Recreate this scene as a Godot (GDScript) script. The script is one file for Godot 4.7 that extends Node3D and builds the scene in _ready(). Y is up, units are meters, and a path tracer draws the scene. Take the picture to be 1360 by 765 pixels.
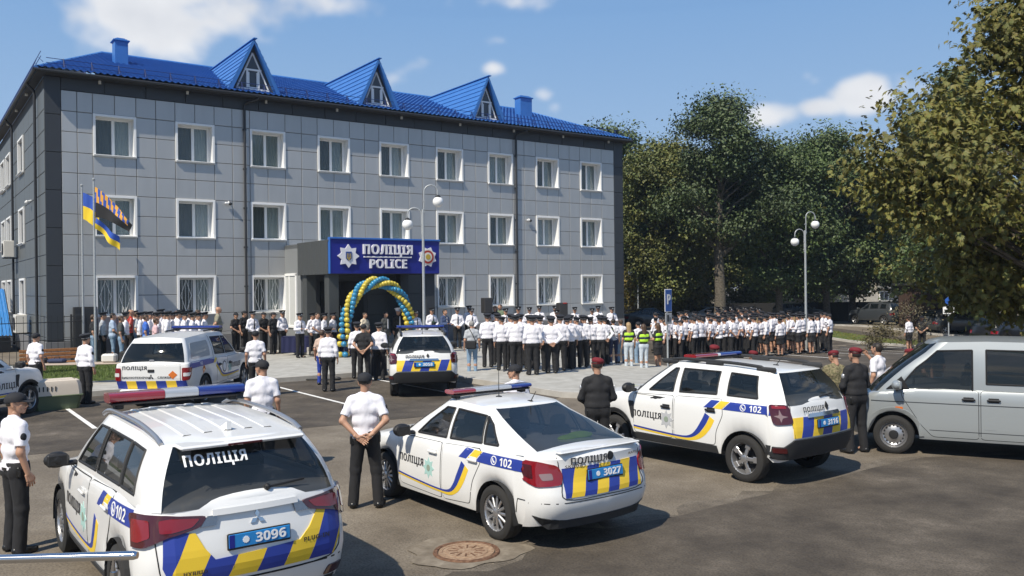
extends Node3D
# A police parade in front of a new three-storey station. y is up, metres, the photographer stands on a landing at the origin.

const EYE := 2.92
const CORNER := Vector3(-18.408, 0.0, -33.92)
const LIFT := Vector3(0, 0.10, 0)                  # the station stands a little above the square      # the near corner of the station
const YAW := 0.61698                                # facade direction
var RNG := RandomNumberGenerator.new()
var M := {}
var taken := {}
var along := Vector3(0.8156, 0, -0.5786)
var outward := Vector3(0.5786, 0, 0.8156)

# ---------------------------------------------------------------- helpers
class B:
	var v := PackedVector3Array()
	var u := PackedVector2Array()
	var c := PackedColorArray()
	var col := Color.WHITE
	var xf := Transform3D()
	func tri(a: Vector3, b: Vector3, d: Vector3) -> void:
		v.push_back(xf * a); v.push_back(xf * d); v.push_back(xf * b)
		c.push_back(col); c.push_back(col); c.push_back(col)
	func quad(a: Vector3, b: Vector3, d: Vector3, e: Vector3) -> void:
		tri(a, b, d); tri(a, d, e)
	func quad_out(a: Vector3, b: Vector3, d: Vector3, e: Vector3, m: Vector3) -> void:
		if (d - a).cross(e - b).dot((a + b + d + e) * 0.25 - m) < 0.0: quad(e, d, b, a)
		else: quad(a, b, d, e)
	func box(m: Vector3, s: Vector3, bev := 0.0, bs := Basis()) -> void:
		var h := s * 0.5
		if bev <= 0.0:
			for ax in 3:
				for sg in [-1.0, 1.0]:
					var p := []
					for k in [[-1, -1], [1, -1], [1, 1], [-1, 1]]:
						var q := Vector3()
						q[ax] = sg * h[ax]; q[(ax + 1) % 3] = k[0] * h[(ax + 1) % 3]; q[(ax + 2) % 3] = k[1] * h[(ax + 2) % 3]
						p.append(m + bs * q)
					quad_out(p[0], p[1], p[2], p[3], m)
			return
		bev = minf(bev, minf(h.x, minf(h.y, h.z)) * 0.9)
		var f := func(sg: Vector3, ax: int) -> Vector3:
			var q := sg * (h - Vector3.ONE * bev)
			q[ax] = sg[ax] * h[ax]
			return m + bs * q
		for ax in 3:
			var a1 := (ax + 1) % 3
			var a2 := (ax + 2) % 3
			for sg in [-1.0, 1.0]:
				var p := []
				for k in [[-1, -1], [1, -1], [1, 1], [-1, 1]]:
					var s3 := Vector3.ONE
					s3[ax] = sg; s3[a1] = k[0]; s3[a2] = k[1]
					p.append(f.call(s3, ax))
				quad_out(p[0], p[1], p[2], p[3], m)
			for s1 in [-1.0, 1.0]:
				for s2 in [-1.0, 1.0]:
					var lo := Vector3.ONE; lo[ax] = -1; lo[a1] = s1; lo[a2] = s2
					var hi := lo; hi[ax] = 1
					quad_out(f.call(lo, a1), f.call(hi, a1), f.call(hi, a2), f.call(lo, a2), m)
		for k in 8:
			var s3 := Vector3(1 if k & 1 else -1, 1 if k & 2 else -1, 1 if k & 4 else -1)
			var t := [f.call(s3, 0), f.call(s3, 1), f.call(s3, 2)]
			if s3.x * s3.y * s3.z > 0: tri(t[0], t[1], t[2])
			else: tri(t[0], t[2], t[1])
	func tube(p: Array, r: Variant, seg := 8, caps := true) -> void:
		var n := p.size()
		var rings := []
		var side := Vector3()
		for i in n:
			var d: Vector3 = (p[mini(i + 1, n - 1)] - p[maxi(i - 1, 0)]).normalized()
			if side == Vector3(): side = (Vector3.UP if absf(d.y) < 0.9 else Vector3.RIGHT)
			side = (side - d * side.dot(d)).normalized()
			var w := d.cross(side)
			var rr: float = r[i] if r is Array else r
			var ring := []
			for k in seg:
				var a := TAU * k / seg
				ring.append(p[i] + (side * cos(a) + w * sin(a)) * rr)
			rings.append(ring)
		for i in n - 1:
			for k in seg:
				var k2 := (k + 1) % seg
				quad(rings[i][k], rings[i][k2], rings[i + 1][k2], rings[i + 1][k])
		if caps:
			for k in range(1, seg - 1):
				tri(rings[0][0], rings[0][k + 1], rings[0][k])
				tri(rings[n - 1][0], rings[n - 1][k], rings[n - 1][k + 1])
	func lathe(pr: Array, seg := 16, at := Vector3(), bs := Basis()) -> void:  # pr: Vector2(radius, height), going up the outside
		for i in pr.size() - 1:
			for k in seg:
				var a := TAU * k / seg
				var b := TAU * (k + 1) / seg
				var p := at + bs * Vector3(pr[i].x * cos(a), pr[i].y, pr[i].x * sin(a))
				var q := at + bs * Vector3(pr[i].x * cos(b), pr[i].y, pr[i].x * sin(b))
				var r := at + bs * Vector3(pr[i + 1].x * cos(b), pr[i + 1].y, pr[i + 1].x * sin(b))
				var s := at + bs * Vector3(pr[i + 1].x * cos(a), pr[i + 1].y, pr[i + 1].x * sin(a))
				if pr[i].x < 1e-5: tri(p, s, r)
				elif pr[i + 1].x < 1e-5: tri(p, s, q)
				else: quad(p, s, r, q)
	func ball(m: Vector3, r: Vector3, seg := 12, rows := 8, bs := Basis()) -> void:
		var pr := []
		for i in rows + 1:
			var a := -PI / 2 + PI * i / rows
			pr.append(Vector2(cos(a) if i > 0 and i < rows else 0.0, sin(a)))
		lathe(pr, seg, m, bs * Basis.from_scale(r))
	func prism(poly: PackedVector2Array, z0: float, z1: float, bs := Basis(), at := Vector3()) -> void:  # poly in xy, pulled along z
		if Geometry2D.is_polygon_clockwise(poly): poly.reverse()
		var ix := Geometry2D.triangulate_polygon(poly)
		var f := func(q: Vector2, z: float) -> Vector3: return at + bs * Vector3(q.x, q.y, z)
		for i in range(0, ix.size(), 3):
			var a := poly[ix[i]]; var b := poly[ix[i + 1]]; var d := poly[ix[i + 2]]
			if (b - a).cross(d - a) < 0.0:
				var e := b; b = d; d = e
			tri(f.call(a, z1), f.call(b, z1), f.call(d, z1))
			tri(f.call(a, z0), f.call(d, z0), f.call(b, z0))
		for i in poly.size():
			var a := poly[i]; var b := poly[(i + 1) % poly.size()]
			quad(f.call(a, z0), f.call(b, z0), f.call(b, z1), f.call(a, z1))
	func grid(rows: Array, flip := false) -> void:  # rows of points
		for i in rows.size() - 1:
			for k in rows[i].size() - 1:
				if flip: quad(rows[i][k], rows[i + 1][k], rows[i + 1][k + 1], rows[i][k + 1])
				else: quad(rows[i][k], rows[i][k + 1], rows[i + 1][k + 1], rows[i + 1][k])
	func add(o: B) -> void:
		for i in o.v.size():
			v.push_back(xf * o.v[i]); c.push_back(o.c[i])
	func mesh(smooth := 0.0) -> ArrayMesh:
		var n := PackedVector3Array()
		var fn := PackedVector3Array()
		n.resize(v.size()); fn.resize(v.size() / 3)
		for i in range(0, v.size(), 3):
			var q := (v[i + 2] - v[i]).cross(v[i + 1] - v[i])
			fn[i / 3] = q
			var w := q.normalized()
			n[i] = w; n[i + 1] = w; n[i + 2] = w
		if smooth > 0.0:
			var lim := cos(deg_to_rad(smooth))
			var near := {}
			for i in v.size():
				var key := Vector3i((v[i] * 2500.0).round())
				if near.has(key): near[key].push_back(i)
				else: near[key] = PackedInt32Array([i])
			for key in near:
				var l: PackedInt32Array = near[key]
				if l.size() == 1: continue
				for i in l:
					var mine := n[i] if false else fn[i / 3].normalized()
					var t := Vector3()
					for j in l:
						var o := fn[j / 3]
						if o.normalized().dot(mine) > lim: t += o
					if t.length_squared() > 0.0: n[i] = t.normalized()
		var a := []
		a.resize(Mesh.ARRAY_MAX)
		a[Mesh.ARRAY_VERTEX] = v; a[Mesh.ARRAY_NORMAL] = n; a[Mesh.ARRAY_COLOR] = c
		if u.size() == v.size(): a[Mesh.ARRAY_TEX_UV] = u
		var m := ArrayMesh.new()
		m.add_surface_from_arrays(Mesh.PRIMITIVE_TRIANGLES, a)
		return m

func numbered(s: String, scope := 0) -> String:
	var key := "%d/%s" % [scope, s]
	var k: int = taken.get(key, 0)
	taken[key] = k + 1
	return s if k == 0 else "%s_%03d" % [s, k]

func thing(called: String, label: String, category: String, at := Vector3(), turn := 0.0, group := "") -> Node3D:
	var o := Node3D.new()
	o.name = numbered(called)
	add_child(o)
	o.position = at; o.rotation.y = turn
	tag(o, label, category, group)
	return o

func tag(o: Node, label: String, category: String, group := "") -> Node:
	o.set_meta("label", label); o.set_meta("category", category)
	if group: o.set_meta("group", group)
	return o

func part(par: Node, called: String, shape: Variant, m: Material, smooth := 0.0) -> MeshInstance3D:
	var o := MeshInstance3D.new()
	o.mesh = shape.mesh(smooth) if shape is B else shape
	o.material_override = m
	o.name = numbered(called, par.get_instance_id() if par != self else 0)
	par.add_child(o)
	return o

func struct(called: String, shape: Variant, m: Material, smooth := 0.0) -> MeshInstance3D:
	var o := part(self, called, shape, m, smooth)
	o.set_meta("kind", "structure")
	return o

func stuff(o: Node) -> Node:
	o.set_meta("kind", "stuff")
	return o

func paint(r: float, g: float, b: float, rough := 0.6, metal := 0.0, spec := 0.5) -> StandardMaterial3D:  # linear base colour
	var m := StandardMaterial3D.new()
	m.albedo_color = Color(r, g, b).linear_to_srgb()
	m.roughness = rough; m.metallic = metal; m.metallic_specular = spec
	return m

func noise_tex(size: int, freq: float, oct: int, ramp: Array, sd: int, kind := FastNoiseLite.TYPE_SIMPLEX_SMOOTH, gain := 0.5) -> NoiseTexture2D:
	var n := FastNoiseLite.new()
	n.seed = sd; n.frequency = freq; n.fractal_octaves = oct; n.noise_type = kind; n.fractal_gain = gain
	var t := NoiseTexture2D.new()
	t.width = size; t.height = size; t.seamless = true; t.noise = n; t.normalize = true
	if ramp.size():
		var g := Gradient.new()
		g.offsets = PackedFloat32Array(); g.colors = PackedColorArray()
		var off := PackedFloat32Array(); var cols := PackedColorArray()
		for r in ramp:
			off.push_back(r[0]); cols.push_back(Color(r[1], r[2], r[3]).linear_to_srgb())
		g.offsets = off; g.colors = cols
		t.color_ramp = g
	return t

func tri_tex(m: StandardMaterial3D, t: Texture2D, scale: float, world := true) -> StandardMaterial3D:
	m.albedo_texture = t
	m.albedo_color = Color.WHITE
	m.uv1_triplanar = true; m.uv1_world_triplanar = world
	m.uv1_scale = Vector3.ONE * scale
	return m

func bump(m: StandardMaterial3D, t: Texture2D, cm: float) -> StandardMaterial3D:
	m.heightmap_enabled = true; m.heightmap_texture = t; m.heightmap_scale = cm
	return m

func hill(x: float, z: float) -> float:  # ground height; z is Godot's (negative ahead)
	var r := Vector3(x, 0, z) - CORNER
	var s := r.dot(along)
	var t := r.dot(outward)
	return -(0.36 * smoothstep(11, 22, s) + 0.25 * smoothstep(30, 38, s)) * smoothstep(3, 11, t) - 0.022 * maxf(0, -z - 52)

func on(x: float, z: float, up := 0.0) -> Vector3:
	return Vector3(x, hill(x, z) + up, z)

func st(s: float, t: float, up := 0.0) -> Vector3:  # a place in front of the facade: s along it, t out from it
	var p := CORNER + along * s + outward * t
	return Vector3(p.x, hill(p.x, p.z) + up, p.z)

func sheet(poly: PackedVector2Array, up: float, cell := 1.0, skirt := 0.0, is_st := true) -> B:  # a ground sheet that follows the ground, poly in (s, t)
	var b := B.new()
	var r := Rect2(poly[0], Vector2())
	for p in poly: r = r.expand(p)
	var nx := int(ceil(r.size.x / cell)); var ny := int(ceil(r.size.y / cell))
	for i in nx:
		for j in ny:
			var o := r.position + Vector2(i, j) * cell
			var sq := PackedVector2Array([o, o + Vector2(cell, 0), o + Vector2(cell, cell), o + Vector2(0, cell)])
			for piece in Geometry2D.intersect_polygons(poly, sq):
				var ix := Geometry2D.triangulate_polygon(piece)
				for k in range(0, ix.size(), 3):
					var q := []
					for e in 3:
						var w: Vector2 = piece[ix[k + e]]
						q.append(st(w.x, w.y, up) if is_st else on(w.x, w.y, up))
					if (q[1] - q[0]).cross(q[2] - q[0]).y < 0: b.tri(q[0], q[2], q[1])
					else: b.tri(q[0], q[1], q[2])
	if skirt > 0.0:
		for i in poly.size():
			var a := poly[i]; var e := poly[(i + 1) % poly.size()]
			var n := int(ceil(a.distance_to(e) / cell))
			for k in n:
				var p := a.lerp(e, float(k) / n); var q := a.lerp(e, float(k + 1) / n)
				var P := st(p.x, p.y, up) if is_st else on(p.x, p.y, up)
				var Q := st(q.x, q.y, up) if is_st else on(q.x, q.y, up)
				b.quad(P, Q, Q - Vector3(0, skirt, 0), P - Vector3(0, skirt, 0))
	return b

func _ready() -> void:
	RNG.seed = 20
	set_stage()
	make_materials()
	make_ground()
	make_station()
	make_surroundings()
	make_vehicles()
	make_people()
	make_small_things()

func set_stage() -> void:
	var cam := Camera3D.new()
	cam.name = "camera"
	cam.fov = 37.1
	cam.near = 0.1; cam.far = 4000.0
	cam.position = Vector3(0, EYE, 0)
	cam.rotation = Vector3(-0.0023, 0, -0.0112)
	add_child(cam)
	var sun := DirectionalLight3D.new()
	sun.name = "sun"
	var el := deg_to_rad(51.0)
	var to_sun := Vector3(-0.563 * cos(el), sin(el), 0.827 * cos(el))
	sun.basis = Basis.looking_at(-to_sun)
	sun.light_color = Color(1.0, 0.965, 0.9)
	sun.light_energy = 1.5
	sun.light_angular_distance = 0.5
	sun.shadow_enabled = true
	add_child(sun)
	var env := Environment.new()
	env.background_mode = Environment.BG_SKY
	env.sky = Sky.new()
	var pm := PanoramaSkyMaterial.new()
	pm.panorama = sky_picture()
	env.sky.sky_material = pm
	env.tonemap_mode = Environment.TONE_MAPPER_LINEAR
	env.tonemap_exposure = 1.24
	env.sdfgi_enabled = true; env.ssao_enabled = true; env.ssil_enabled = true
	env.fog_enabled = true
	env.fog_density = 0.0003
	env.fog_light_color = Color(0.72, 0.8, 0.9)
	var we := WorldEnvironment.new()
	we.name = "environment"
	we.environment = env
	add_child(we)

func sky_picture() -> ImageTexture:
	# clouds: direction (degrees right of the view, degrees up), half sizes, strength; the first are those in the photograph
	var W := 2048
	var H := 1024
	var n := FastNoiseLite.new()
	n.seed = 4; n.frequency = 5.0; n.fractal_octaves = 6; n.fractal_gain = 0.55
	var n2 := FastNoiseLite.new()
	n2.seed = 9; n2.frequency = 1.6; n2.fractal_octaves = 4
	var spots := [
		[-21, 17.6, 7.5, 3.2, 1.0], [-13.5, 18.3, 4.5, 1.8, 0.9], [-32, 18.6, 4, 1.6, 0.6], [-33.5, 11.5, 2.2, 1.4, 0.9], [0, 18.6, 4, 0.9, 0.5], [-1.0, 14.2, 0.9, 0.5, 0.85], [-0.9, 16.0, 0.8, 0.35, 0.6], [2.2, 12.5, 0.7, 0.5, 0.7], [2.9, 11.6, 0.8, 0.45, 0.7],
		[22.3, 11.4, 1.7, 1.15, 1.1], [20, 10.8, 1.6, 0.6, 0.9], [19.2, 12.9, 0.5, 0.35, 0.6], [25.5, 11.9, 1.5, 0.9, 0.8], [16.5, 10.5, 2.2, 0.8, 1.0], [19.6, 12.6, 0.6, 0.4, 0.6], [-8, 13, 4, 1.4, 0.35], [27, 13.5, 2.0, 1.0, 0.5]]
	for k in 46:  # the same fair-weather clouds go on all round the sky
		spots.append([RNG.randf_range(45, 315), RNG.randf_range(7, 50), RNG.randf_range(3, 11), RNG.randf_range(1.2, 3.6), RNG.randf_range(0.5, 1.1)])
	var data := PackedFloat32Array()
	data.resize(W * H * 3)
	var zen := Vector3(0.098, 0.215, 0.47)
	var mid := Vector3(0.20, 0.36, 0.62)
	var hor := Vector3(0.42, 0.56, 0.72)
	var low := Vector3(0.22, 0.21, 0.19)
	var rows := []
	for j in H:
		var el := 90.0 - 180.0 * (j + 0.5) / H
		var near := []
		for s in spots:
			if absf(el - s[1]) < s[3] * 1.9: near.append(s)
		var se := sin(deg_to_rad(el))
		var base: Vector3
		if el < 0: base = hor.lerp(low, smoothstep(0, -0.06, se))
		elif se < 0.3: base = hor.lerp(mid, pow(se / 0.3, 0.85))
		else: base = mid.lerp(zen, smoothstep(0.2, 0.95, se))
		base *= Vector3(0.9, 0.9, 0.9)
		var ce := cos(deg_to_rad(el))
		for i in W:
			var c := base
			if near.size():
				# the first column of the panorama looks along -z; u grows to the right
				var az := 360.0 * (i + 0.5) / W
				var m := 0.0
				for s in near:
					var dx: float = fposmod(az - s[0] + 180.0, 360.0) - 180.0
					dx *= ce
					var dy: float = el - s[1]
					var q: float = 1.0 - (dx * dx / (s[2] * s[2]) + dy * dy / (s[3] * s[3]))
					if q > -2.6: m = maxf(m, (q * 0.42 + 0.45) * s[4])
				if m > 0.0:
					var a := deg_to_rad(az)
					var d := Vector3(sin(a) * ce, se * 1.6, -cos(a) * ce)
					var f := n.get_noise_3dv(d * 1.35) * 0.75 + n2.get_noise_3dv(d * 4.0) * 0.35
					var cov := smoothstep(0.33, 0.88, m + f)
					if cov > 0.0:
						var lit := clampf(0.62 + n.get_noise_3dv(d * 1.1 + Vector3(-0.02, 0.05, 0.02)) * 0.55 - f * 0.25, 0.0, 1.0)
						var white := Vector3(0.50, 0.52, 0.56).lerp(Vector3(0.86, 0.85, 0.84), lit)
						c = c.lerp(white, cov * 0.9)
			var o := (j * W + i) * 3
			data[o] = c.x; data[o + 1] = c.y; data[o + 2] = c.z
	var im := Image.create_from_data(W, H, false, Image.FORMAT_RGBF, data.to_byte_array())
	return ImageTexture.create_from_image(im)

func make_materials() -> void:
	var grit := noise_tex(1024, 0.09, 4, [[0.0, 0.2, 0.2, 0.2], [0.3, 0.6, 0.6, 0.6], [0.5, 0.84, 0.84, 0.84], [0.7, 1.0, 1.0, 1.0], [1.0, 1.0, 1.0, 1.0]], 5, FastNoiseLite.TYPE_SIMPLEX_SMOOTH, 0.7)
	var rough := noise_tex(1024, 0.11, 3, [], 6, FastNoiseLite.TYPE_SIMPLEX_SMOOTH, 0.7)
	M.asphalt = tri_tex(paint(1, 1, 1, 0.93), noise_tex(2048, 0.004, 9, [[0.0, 0.1, 0.079, 0.056], [0.3, 0.155, 0.127, 0.093], [0.55, 0.19, 0.158, 0.118], [0.75, 0.225, 0.19, 0.144], [1.0, 0.29, 0.25, 0.195]], 3, FastNoiseLite.TYPE_SIMPLEX_SMOOTH, 0.68), 0.06)
	M.asphalt_dark = tri_tex(paint(1, 1, 1, 0.9), noise_tex(2048, 0.004, 9, [[0.0, 0.036, 0.028, 0.02], [0.35, 0.07, 0.056, 0.041], [0.6, 0.096, 0.078, 0.058], [0.8, 0.135, 0.111, 0.085], [1.0, 0.2, 0.17, 0.135]], 8, FastNoiseLite.TYPE_SIMPLEX_SMOOTH, 0.68), 0.07)
	M.asphalt_mid = tri_tex(paint(1, 1, 1, 0.92), noise_tex(1024, 0.008, 8, [[0.0, 0.075, 0.06, 0.044], [0.5, 0.13, 0.107, 0.08], [1.0, 0.21, 0.18, 0.14]], 18, FastNoiseLite.TYPE_SIMPLEX_SMOOTH, 0.68), 0.12)
	for m in [M.asphalt, M.asphalt_dark, M.asphalt_mid]:   # stone grain on top of the broad stains
		m.detail_enabled = true
		m.detail_blend_mode = BaseMaterial3D.BLEND_MODE_MUL
		m.detail_albedo = grit
		m.detail_uv_layer = BaseMaterial3D.DETAIL_UV_2
		m.uv2_triplanar = true; m.uv2_world_triplanar = true
		m.uv2_scale = Vector3.ONE * 0.31
		bump(m, rough, 0.8)
	M.concrete = tri_tex(paint(1, 1, 1, 0.9), noise_tex(512, 0.012, 6, [[0.0, 0.3, 0.28, 0.25], [0.5, 0.38, 0.36, 0.325], [1.0, 0.46, 0.44, 0.4]], 11), 0.3)
	M.kerb = tri_tex(paint(1, 1, 1, 0.9), noise_tex(256, 0.02, 5, [[0.0, 0.32, 0.3, 0.27], [1.0, 0.46, 0.44, 0.4]], 12), 0.5)
	M.line = tri_tex(paint(1, 1, 1, 0.8), noise_tex(256, 0.03, 5, [[0.0, 0.45, 0.43, 0.4], [0.35, 0.7, 0.69, 0.66], [1.0, 0.8, 0.79, 0.77]], 13), 0.6)
	M.soil = tri_tex(paint(1, 1, 1, 1), noise_tex(512, 0.01, 6, [[0.0, 0.09, 0.075, 0.05], [0.5, 0.15, 0.125, 0.085], [1.0, 0.22, 0.19, 0.13]], 14), 0.15)
	M.lawn_soil = tri_tex(paint(1, 1, 1, 1), noise_tex(512, 0.02, 6, [[0.0, 0.05, 0.075, 0.018], [0.5, 0.075, 0.11, 0.028], [1.0, 0.12, 0.14, 0.05]], 15), 0.3)
	M.panel = []
	for k in 3:
		var e := 0.46 + 0.011 * k
		M.panel.append(tri_tex(paint(1, 1, 1, 0.5, 0.55), noise_tex(256, 0.01, 4, [[0.0, e * 0.93, e * 0.935, e * 0.93], [1.0, e * 1.03, e * 1.035, e * 1.03]], 20 + k), 0.25))
		M.panel[k].uv1_scale = Vector3(0.9, 0.12, 0.9)
	M.panel_dark = paint(0.036, 0.04, 0.047, 0.5, 0.1)
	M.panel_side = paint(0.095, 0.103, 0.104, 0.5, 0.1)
	M.panel_porch = paint(0.062, 0.067, 0.068, 0.5, 0.1)
	M.panel_hall = paint(0.22, 0.23, 0.235, 0.5, 0.1)
	M.backing = paint(0.075, 0.08, 0.085, 0.8)
	M.white = paint(0.78, 0.78, 0.77, 0.45)
	M.pvc = paint(0.82, 0.82, 0.81, 0.35)
	M.curtain = paint(0.36, 0.395, 0.37, 0.9)
	M.curtain_dim = paint(0.16, 0.19, 0.18, 0.9)
	M.room = paint(0.10, 0.105, 0.10, 0.9)
	M.grille = paint(0.75, 0.75, 0.74, 0.5)
	var gl := paint(0.30, 0.38, 0.38, 0.03)
	gl.transparency = BaseMaterial3D.TRANSPARENCY_ALPHA
	gl.albedo_color.a = 0.25
	M.glass = gl
	M.roof = tri_tex(paint(1, 1, 1, 0.42, 0.0), noise_tex(256, 0.02, 4, [[0.0, 0.022, 0.10, 0.32], [1.0, 0.034, 0.135, 0.41]], 30), 0.2)
	M.roof_flat = tri_tex(paint(1, 1, 1, 0.4), noise_tex(256, 0.015, 5, [[0.0, 0.03, 0.135, 0.40], [1.0, 0.045, 0.17, 0.48]], 32), 0.35)
	M.roof_dark = paint(0.012, 0.05, 0.22, 0.5)
	M.guard = paint(0.012, 0.03, 0.13, 0.5)
	M.gutter = paint(0.02, 0.021, 0.024, 0.5)
	M.soffit = paint(0.03, 0.03, 0.034, 0.6)
	M.sign_blue = paint(0.011, 0.017, 0.21, 0.4)
	M.sign_edge = paint(0.03, 0.13, 0.45, 0.4)
	M.letter = paint(0.7, 0.69, 0.74, 0.45)
	M.steel = paint(0.45, 0.46, 0.47, 0.35, 0.7)
	M.galv = tri_tex(paint(1, 1, 1, 0.5, 0.35), noise_tex(256, 0.04, 4, [[0.0, 0.33, 0.35, 0.36], [1.0, 0.46, 0.48, 0.49]], 31), 1.0)
	M.black = paint(0.012, 0.012, 0.013, 0.55)
	M.black_matt = paint(0.02, 0.02, 0.021, 0.85)
	M.plastic_white = paint(0.62, 0.6, 0.55, 0.5)
	M.gold = paint(0.45, 0.32, 0.05, 0.4)
	M.red = paint(0.35, 0.03, 0.02, 0.4)
	M.blue = paint(0.02, 0.05, 0.3, 0.5)
	M.yellow = paint(0.75, 0.52, 0.02, 0.5)
	M.rust = tri_tex(paint(1, 1, 1, 0.85, 0.15), noise_tex(256, 0.03, 6, [[0.0, 0.06, 0.03, 0.015], [0.5, 0.14, 0.07, 0.04], [1.0, 0.26, 0.16, 0.1]], 33), 2.0)
	M.tan_lid = tri_tex(paint(1, 1, 1, 0.9), noise_tex(256, 0.03, 6, [[0.0, 0.16, 0.09, 0.05], [0.5, 0.27, 0.18, 0.115], [1.0, 0.36, 0.27, 0.19]], 34), 2.0)
	M.cement = tri_tex(paint(1, 1, 1, 0.95), noise_tex(256, 0.015, 6, [[0.0, 0.17, 0.145, 0.11], [0.5, 0.25, 0.215, 0.165], [1.0, 0.36, 0.33, 0.27]], 35), 0.8)
	M.wood = tri_tex(paint(1, 1, 1, 0.6), noise_tex(256, 0.03, 5, [[0.0, 0.2, 0.08, 0.025], [1.0, 0.36, 0.16, 0.05]], 36), 1.2, false)
	M.pavers = tri_tex(paint(1, 1, 1, 0.9), noise_tex(1024, 0.012, 7, [[0.0, 0.27, 0.26, 0.235], [0.4, 0.34, 0.33, 0.3], [0.7, 0.385, 0.375, 0.345], [1.0, 0.47, 0.46, 0.42]], 16, FastNoiseLite.TYPE_SIMPLEX_SMOOTH, 0.6), 0.12)
	M.gable_glass = paint(0.05, 0.055, 0.07, 0.05)
	var cw := paint(0.72, 0.72, 0.71, 0.3)
	cw.clearcoat_enabled = true; cw.clearcoat = 0.6; cw.clearcoat_roughness = 0.04
	M.car_white = cw
	var cs: StandardMaterial3D = cw.duplicate()
	cs.albedo_color = Color(0.33, 0.355, 0.365).linear_to_srgb(); cs.metallic = 0.35; cs.roughness = 0.35
	M.car_silver = cs
	for e in [["car_black", 0.012, 0.013, 0.016], ["car_navy", 0.03, 0.05, 0.08], ["car_grey", 0.2, 0.21, 0.22], ["car_dark", 0.04, 0.045, 0.05]]:
		var q: StandardMaterial3D = cw.duplicate()
		q.albedo_color = Color(e[1], e[2], e[3]).linear_to_srgb()
		M[e[0]] = q
	var cg := paint(0.008, 0.011, 0.012, 0.02)
	cg.transparency = BaseMaterial3D.TRANSPARENCY_ALPHA
	cg.albedo_color.a = 0.72
	M.car_glass = cg
	M.rubber = paint(0.014, 0.014, 0.015, 0.7)
	M.tyre = paint(0.022, 0.021, 0.02, 0.9)
	M.alloy = paint(0.42, 0.42, 0.43, 0.3, 0.75)
	M.cabin = paint(0.02, 0.02, 0.022, 0.8)
	M.cladding = paint(0.022, 0.023, 0.025, 0.65)
	M.chrome = paint(0.62, 0.62, 0.63, 0.12, 1.0)
	M.livery_blue = paint(0.022, 0.045, 0.28, 0.4)
	M.livery_yellow = paint(0.76, 0.52, 0.035, 0.45)
	M.livery_white = paint(0.78, 0.78, 0.78, 0.45)
	M.livery_dark = paint(0.03, 0.03, 0.033, 0.5)
	M.livery_star = paint(0.36, 0.56, 0.52, 0.5)
	M.livery_star_grey = paint(0.42, 0.43, 0.45, 0.5)
	M.livery_crest = paint(0.25, 0.3, 0.24, 0.5)
	M.plate_blue = paint(0.02, 0.21, 0.52, 0.4)
	for e in [["lamp_red", 0.2, 0.006, 0.01], ["lamp_dark_red", 0.055, 0.004, 0.006], ["lamp_smoke", 0.22, 0.15, 0.15], ["lamp_clear", 0.6, 0.6, 0.6], ["bar_blue", 0.012, 0.028, 0.2], ["bar_red", 0.25, 0.012, 0.02], ["lamp_orange", 0.6, 0.15, 0.02]]:
		var q := paint(e[1], e[2], e[3], 0.12)
		q.clearcoat_enabled = true; q.clearcoat = 1.0; q.clearcoat_roughness = 0.03
		M[e[0]] = q
	M.hi_vis = paint(0.42, 0.72, 0.04, 0.7)
	M.canopy_pane = paint(0.35, 0.36, 0.36, 0.08)
	M.bar_silver = paint(0.5, 0.51, 0.53, 0.2, 0.4)
	M.deep_glass = cg.duplicate()
	M.deep_glass.albedo_color.a = 0.95
	M.sand = tri_tex(paint(1, 1, 1, 0.9), noise_tex(256, 0.02, 6, [[0.0, 0.36, 0.32, 0.26], [1.0, 0.52, 0.48, 0.41]], 60), 0.2)
	M.balcony = paint(0.25, 0.25, 0.24, 0.8)
	M.hut = paint(0.05, 0.028, 0.02, 0.85)
	M.shed_roof = tri_tex(paint(1, 1, 1, 0.8), noise_tex(256, 0.01, 6, [[0.0, 0.22, 0.09, 0.04], [0.35, 0.3, 0.2, 0.13], [0.5, 0.42, 0.39, 0.33], [1.0, 0.5, 0.47, 0.4]], 61), 0.3)
	M.globe = paint(0.8, 0.8, 0.79, 0.25)
	M.flag_blue = paint(0.02, 0.075, 0.38, 0.8)
	M.flag_yellow = paint(0.72, 0.5, 0.02, 0.8)
	M.flag_orange = paint(0.7, 0.34, 0.04, 0.8)
	M.balloon_yellow = paint(0.52, 0.41, 0.05, 0.25)
	M.balloon_blue = paint(0.03, 0.2, 0.36, 0.25)
	M.grille_dark = paint(0.03, 0.03, 0.032, 0.7)
	M.parking_blue = paint(0.02, 0.09, 0.36, 0.4)
	M.plate_grey = paint(0.4, 0.41, 0.42, 0.6)
	M.crate_green = paint(0.10, 0.13, 0.07, 0.6)
	M.crate_beige = paint(0.55, 0.48, 0.4, 0.6)
	M.table_top = paint(0.42, 0.34, 0.27, 0.6)
	M.rust_leg = paint(0.1, 0.04, 0.035, 0.6)
	M.awning = paint(0.045, 0.22, 0.55, 0.45)
	M.cloth_navy = paint(0.008, 0.011, 0.055, 0.85)
	M.beige = paint(0.5, 0.37, 0.3, 0.85)
	M.cream = paint(0.6, 0.53, 0.42, 0.85)
	M.grey_tee = paint(0.38, 0.4, 0.43, 0.85)
	M.dark_tee = paint(0.06, 0.065, 0.065, 0.85)
	M.pale_blue = paint(0.33, 0.42, 0.55, 0.85)
	M.bright_blue = paint(0.04, 0.13, 0.5, 0.85)
	M.pink = paint(0.6, 0.4, 0.42, 0.85)
	M.khaki = paint(0.24, 0.23, 0.17, 0.85)
	M.green_cloth = paint(0.01, 0.03, 0.02, 0.85)
	M.green_tee = paint(0.12, 0.16, 0.1, 0.85)
	M.glass_net = gl.duplicate()
	M.glass_net.albedo_color = Color(0.09, 0.11, 0.11).linear_to_srgb()
	M.glass_net.albedo_color.a = 0.48
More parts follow.
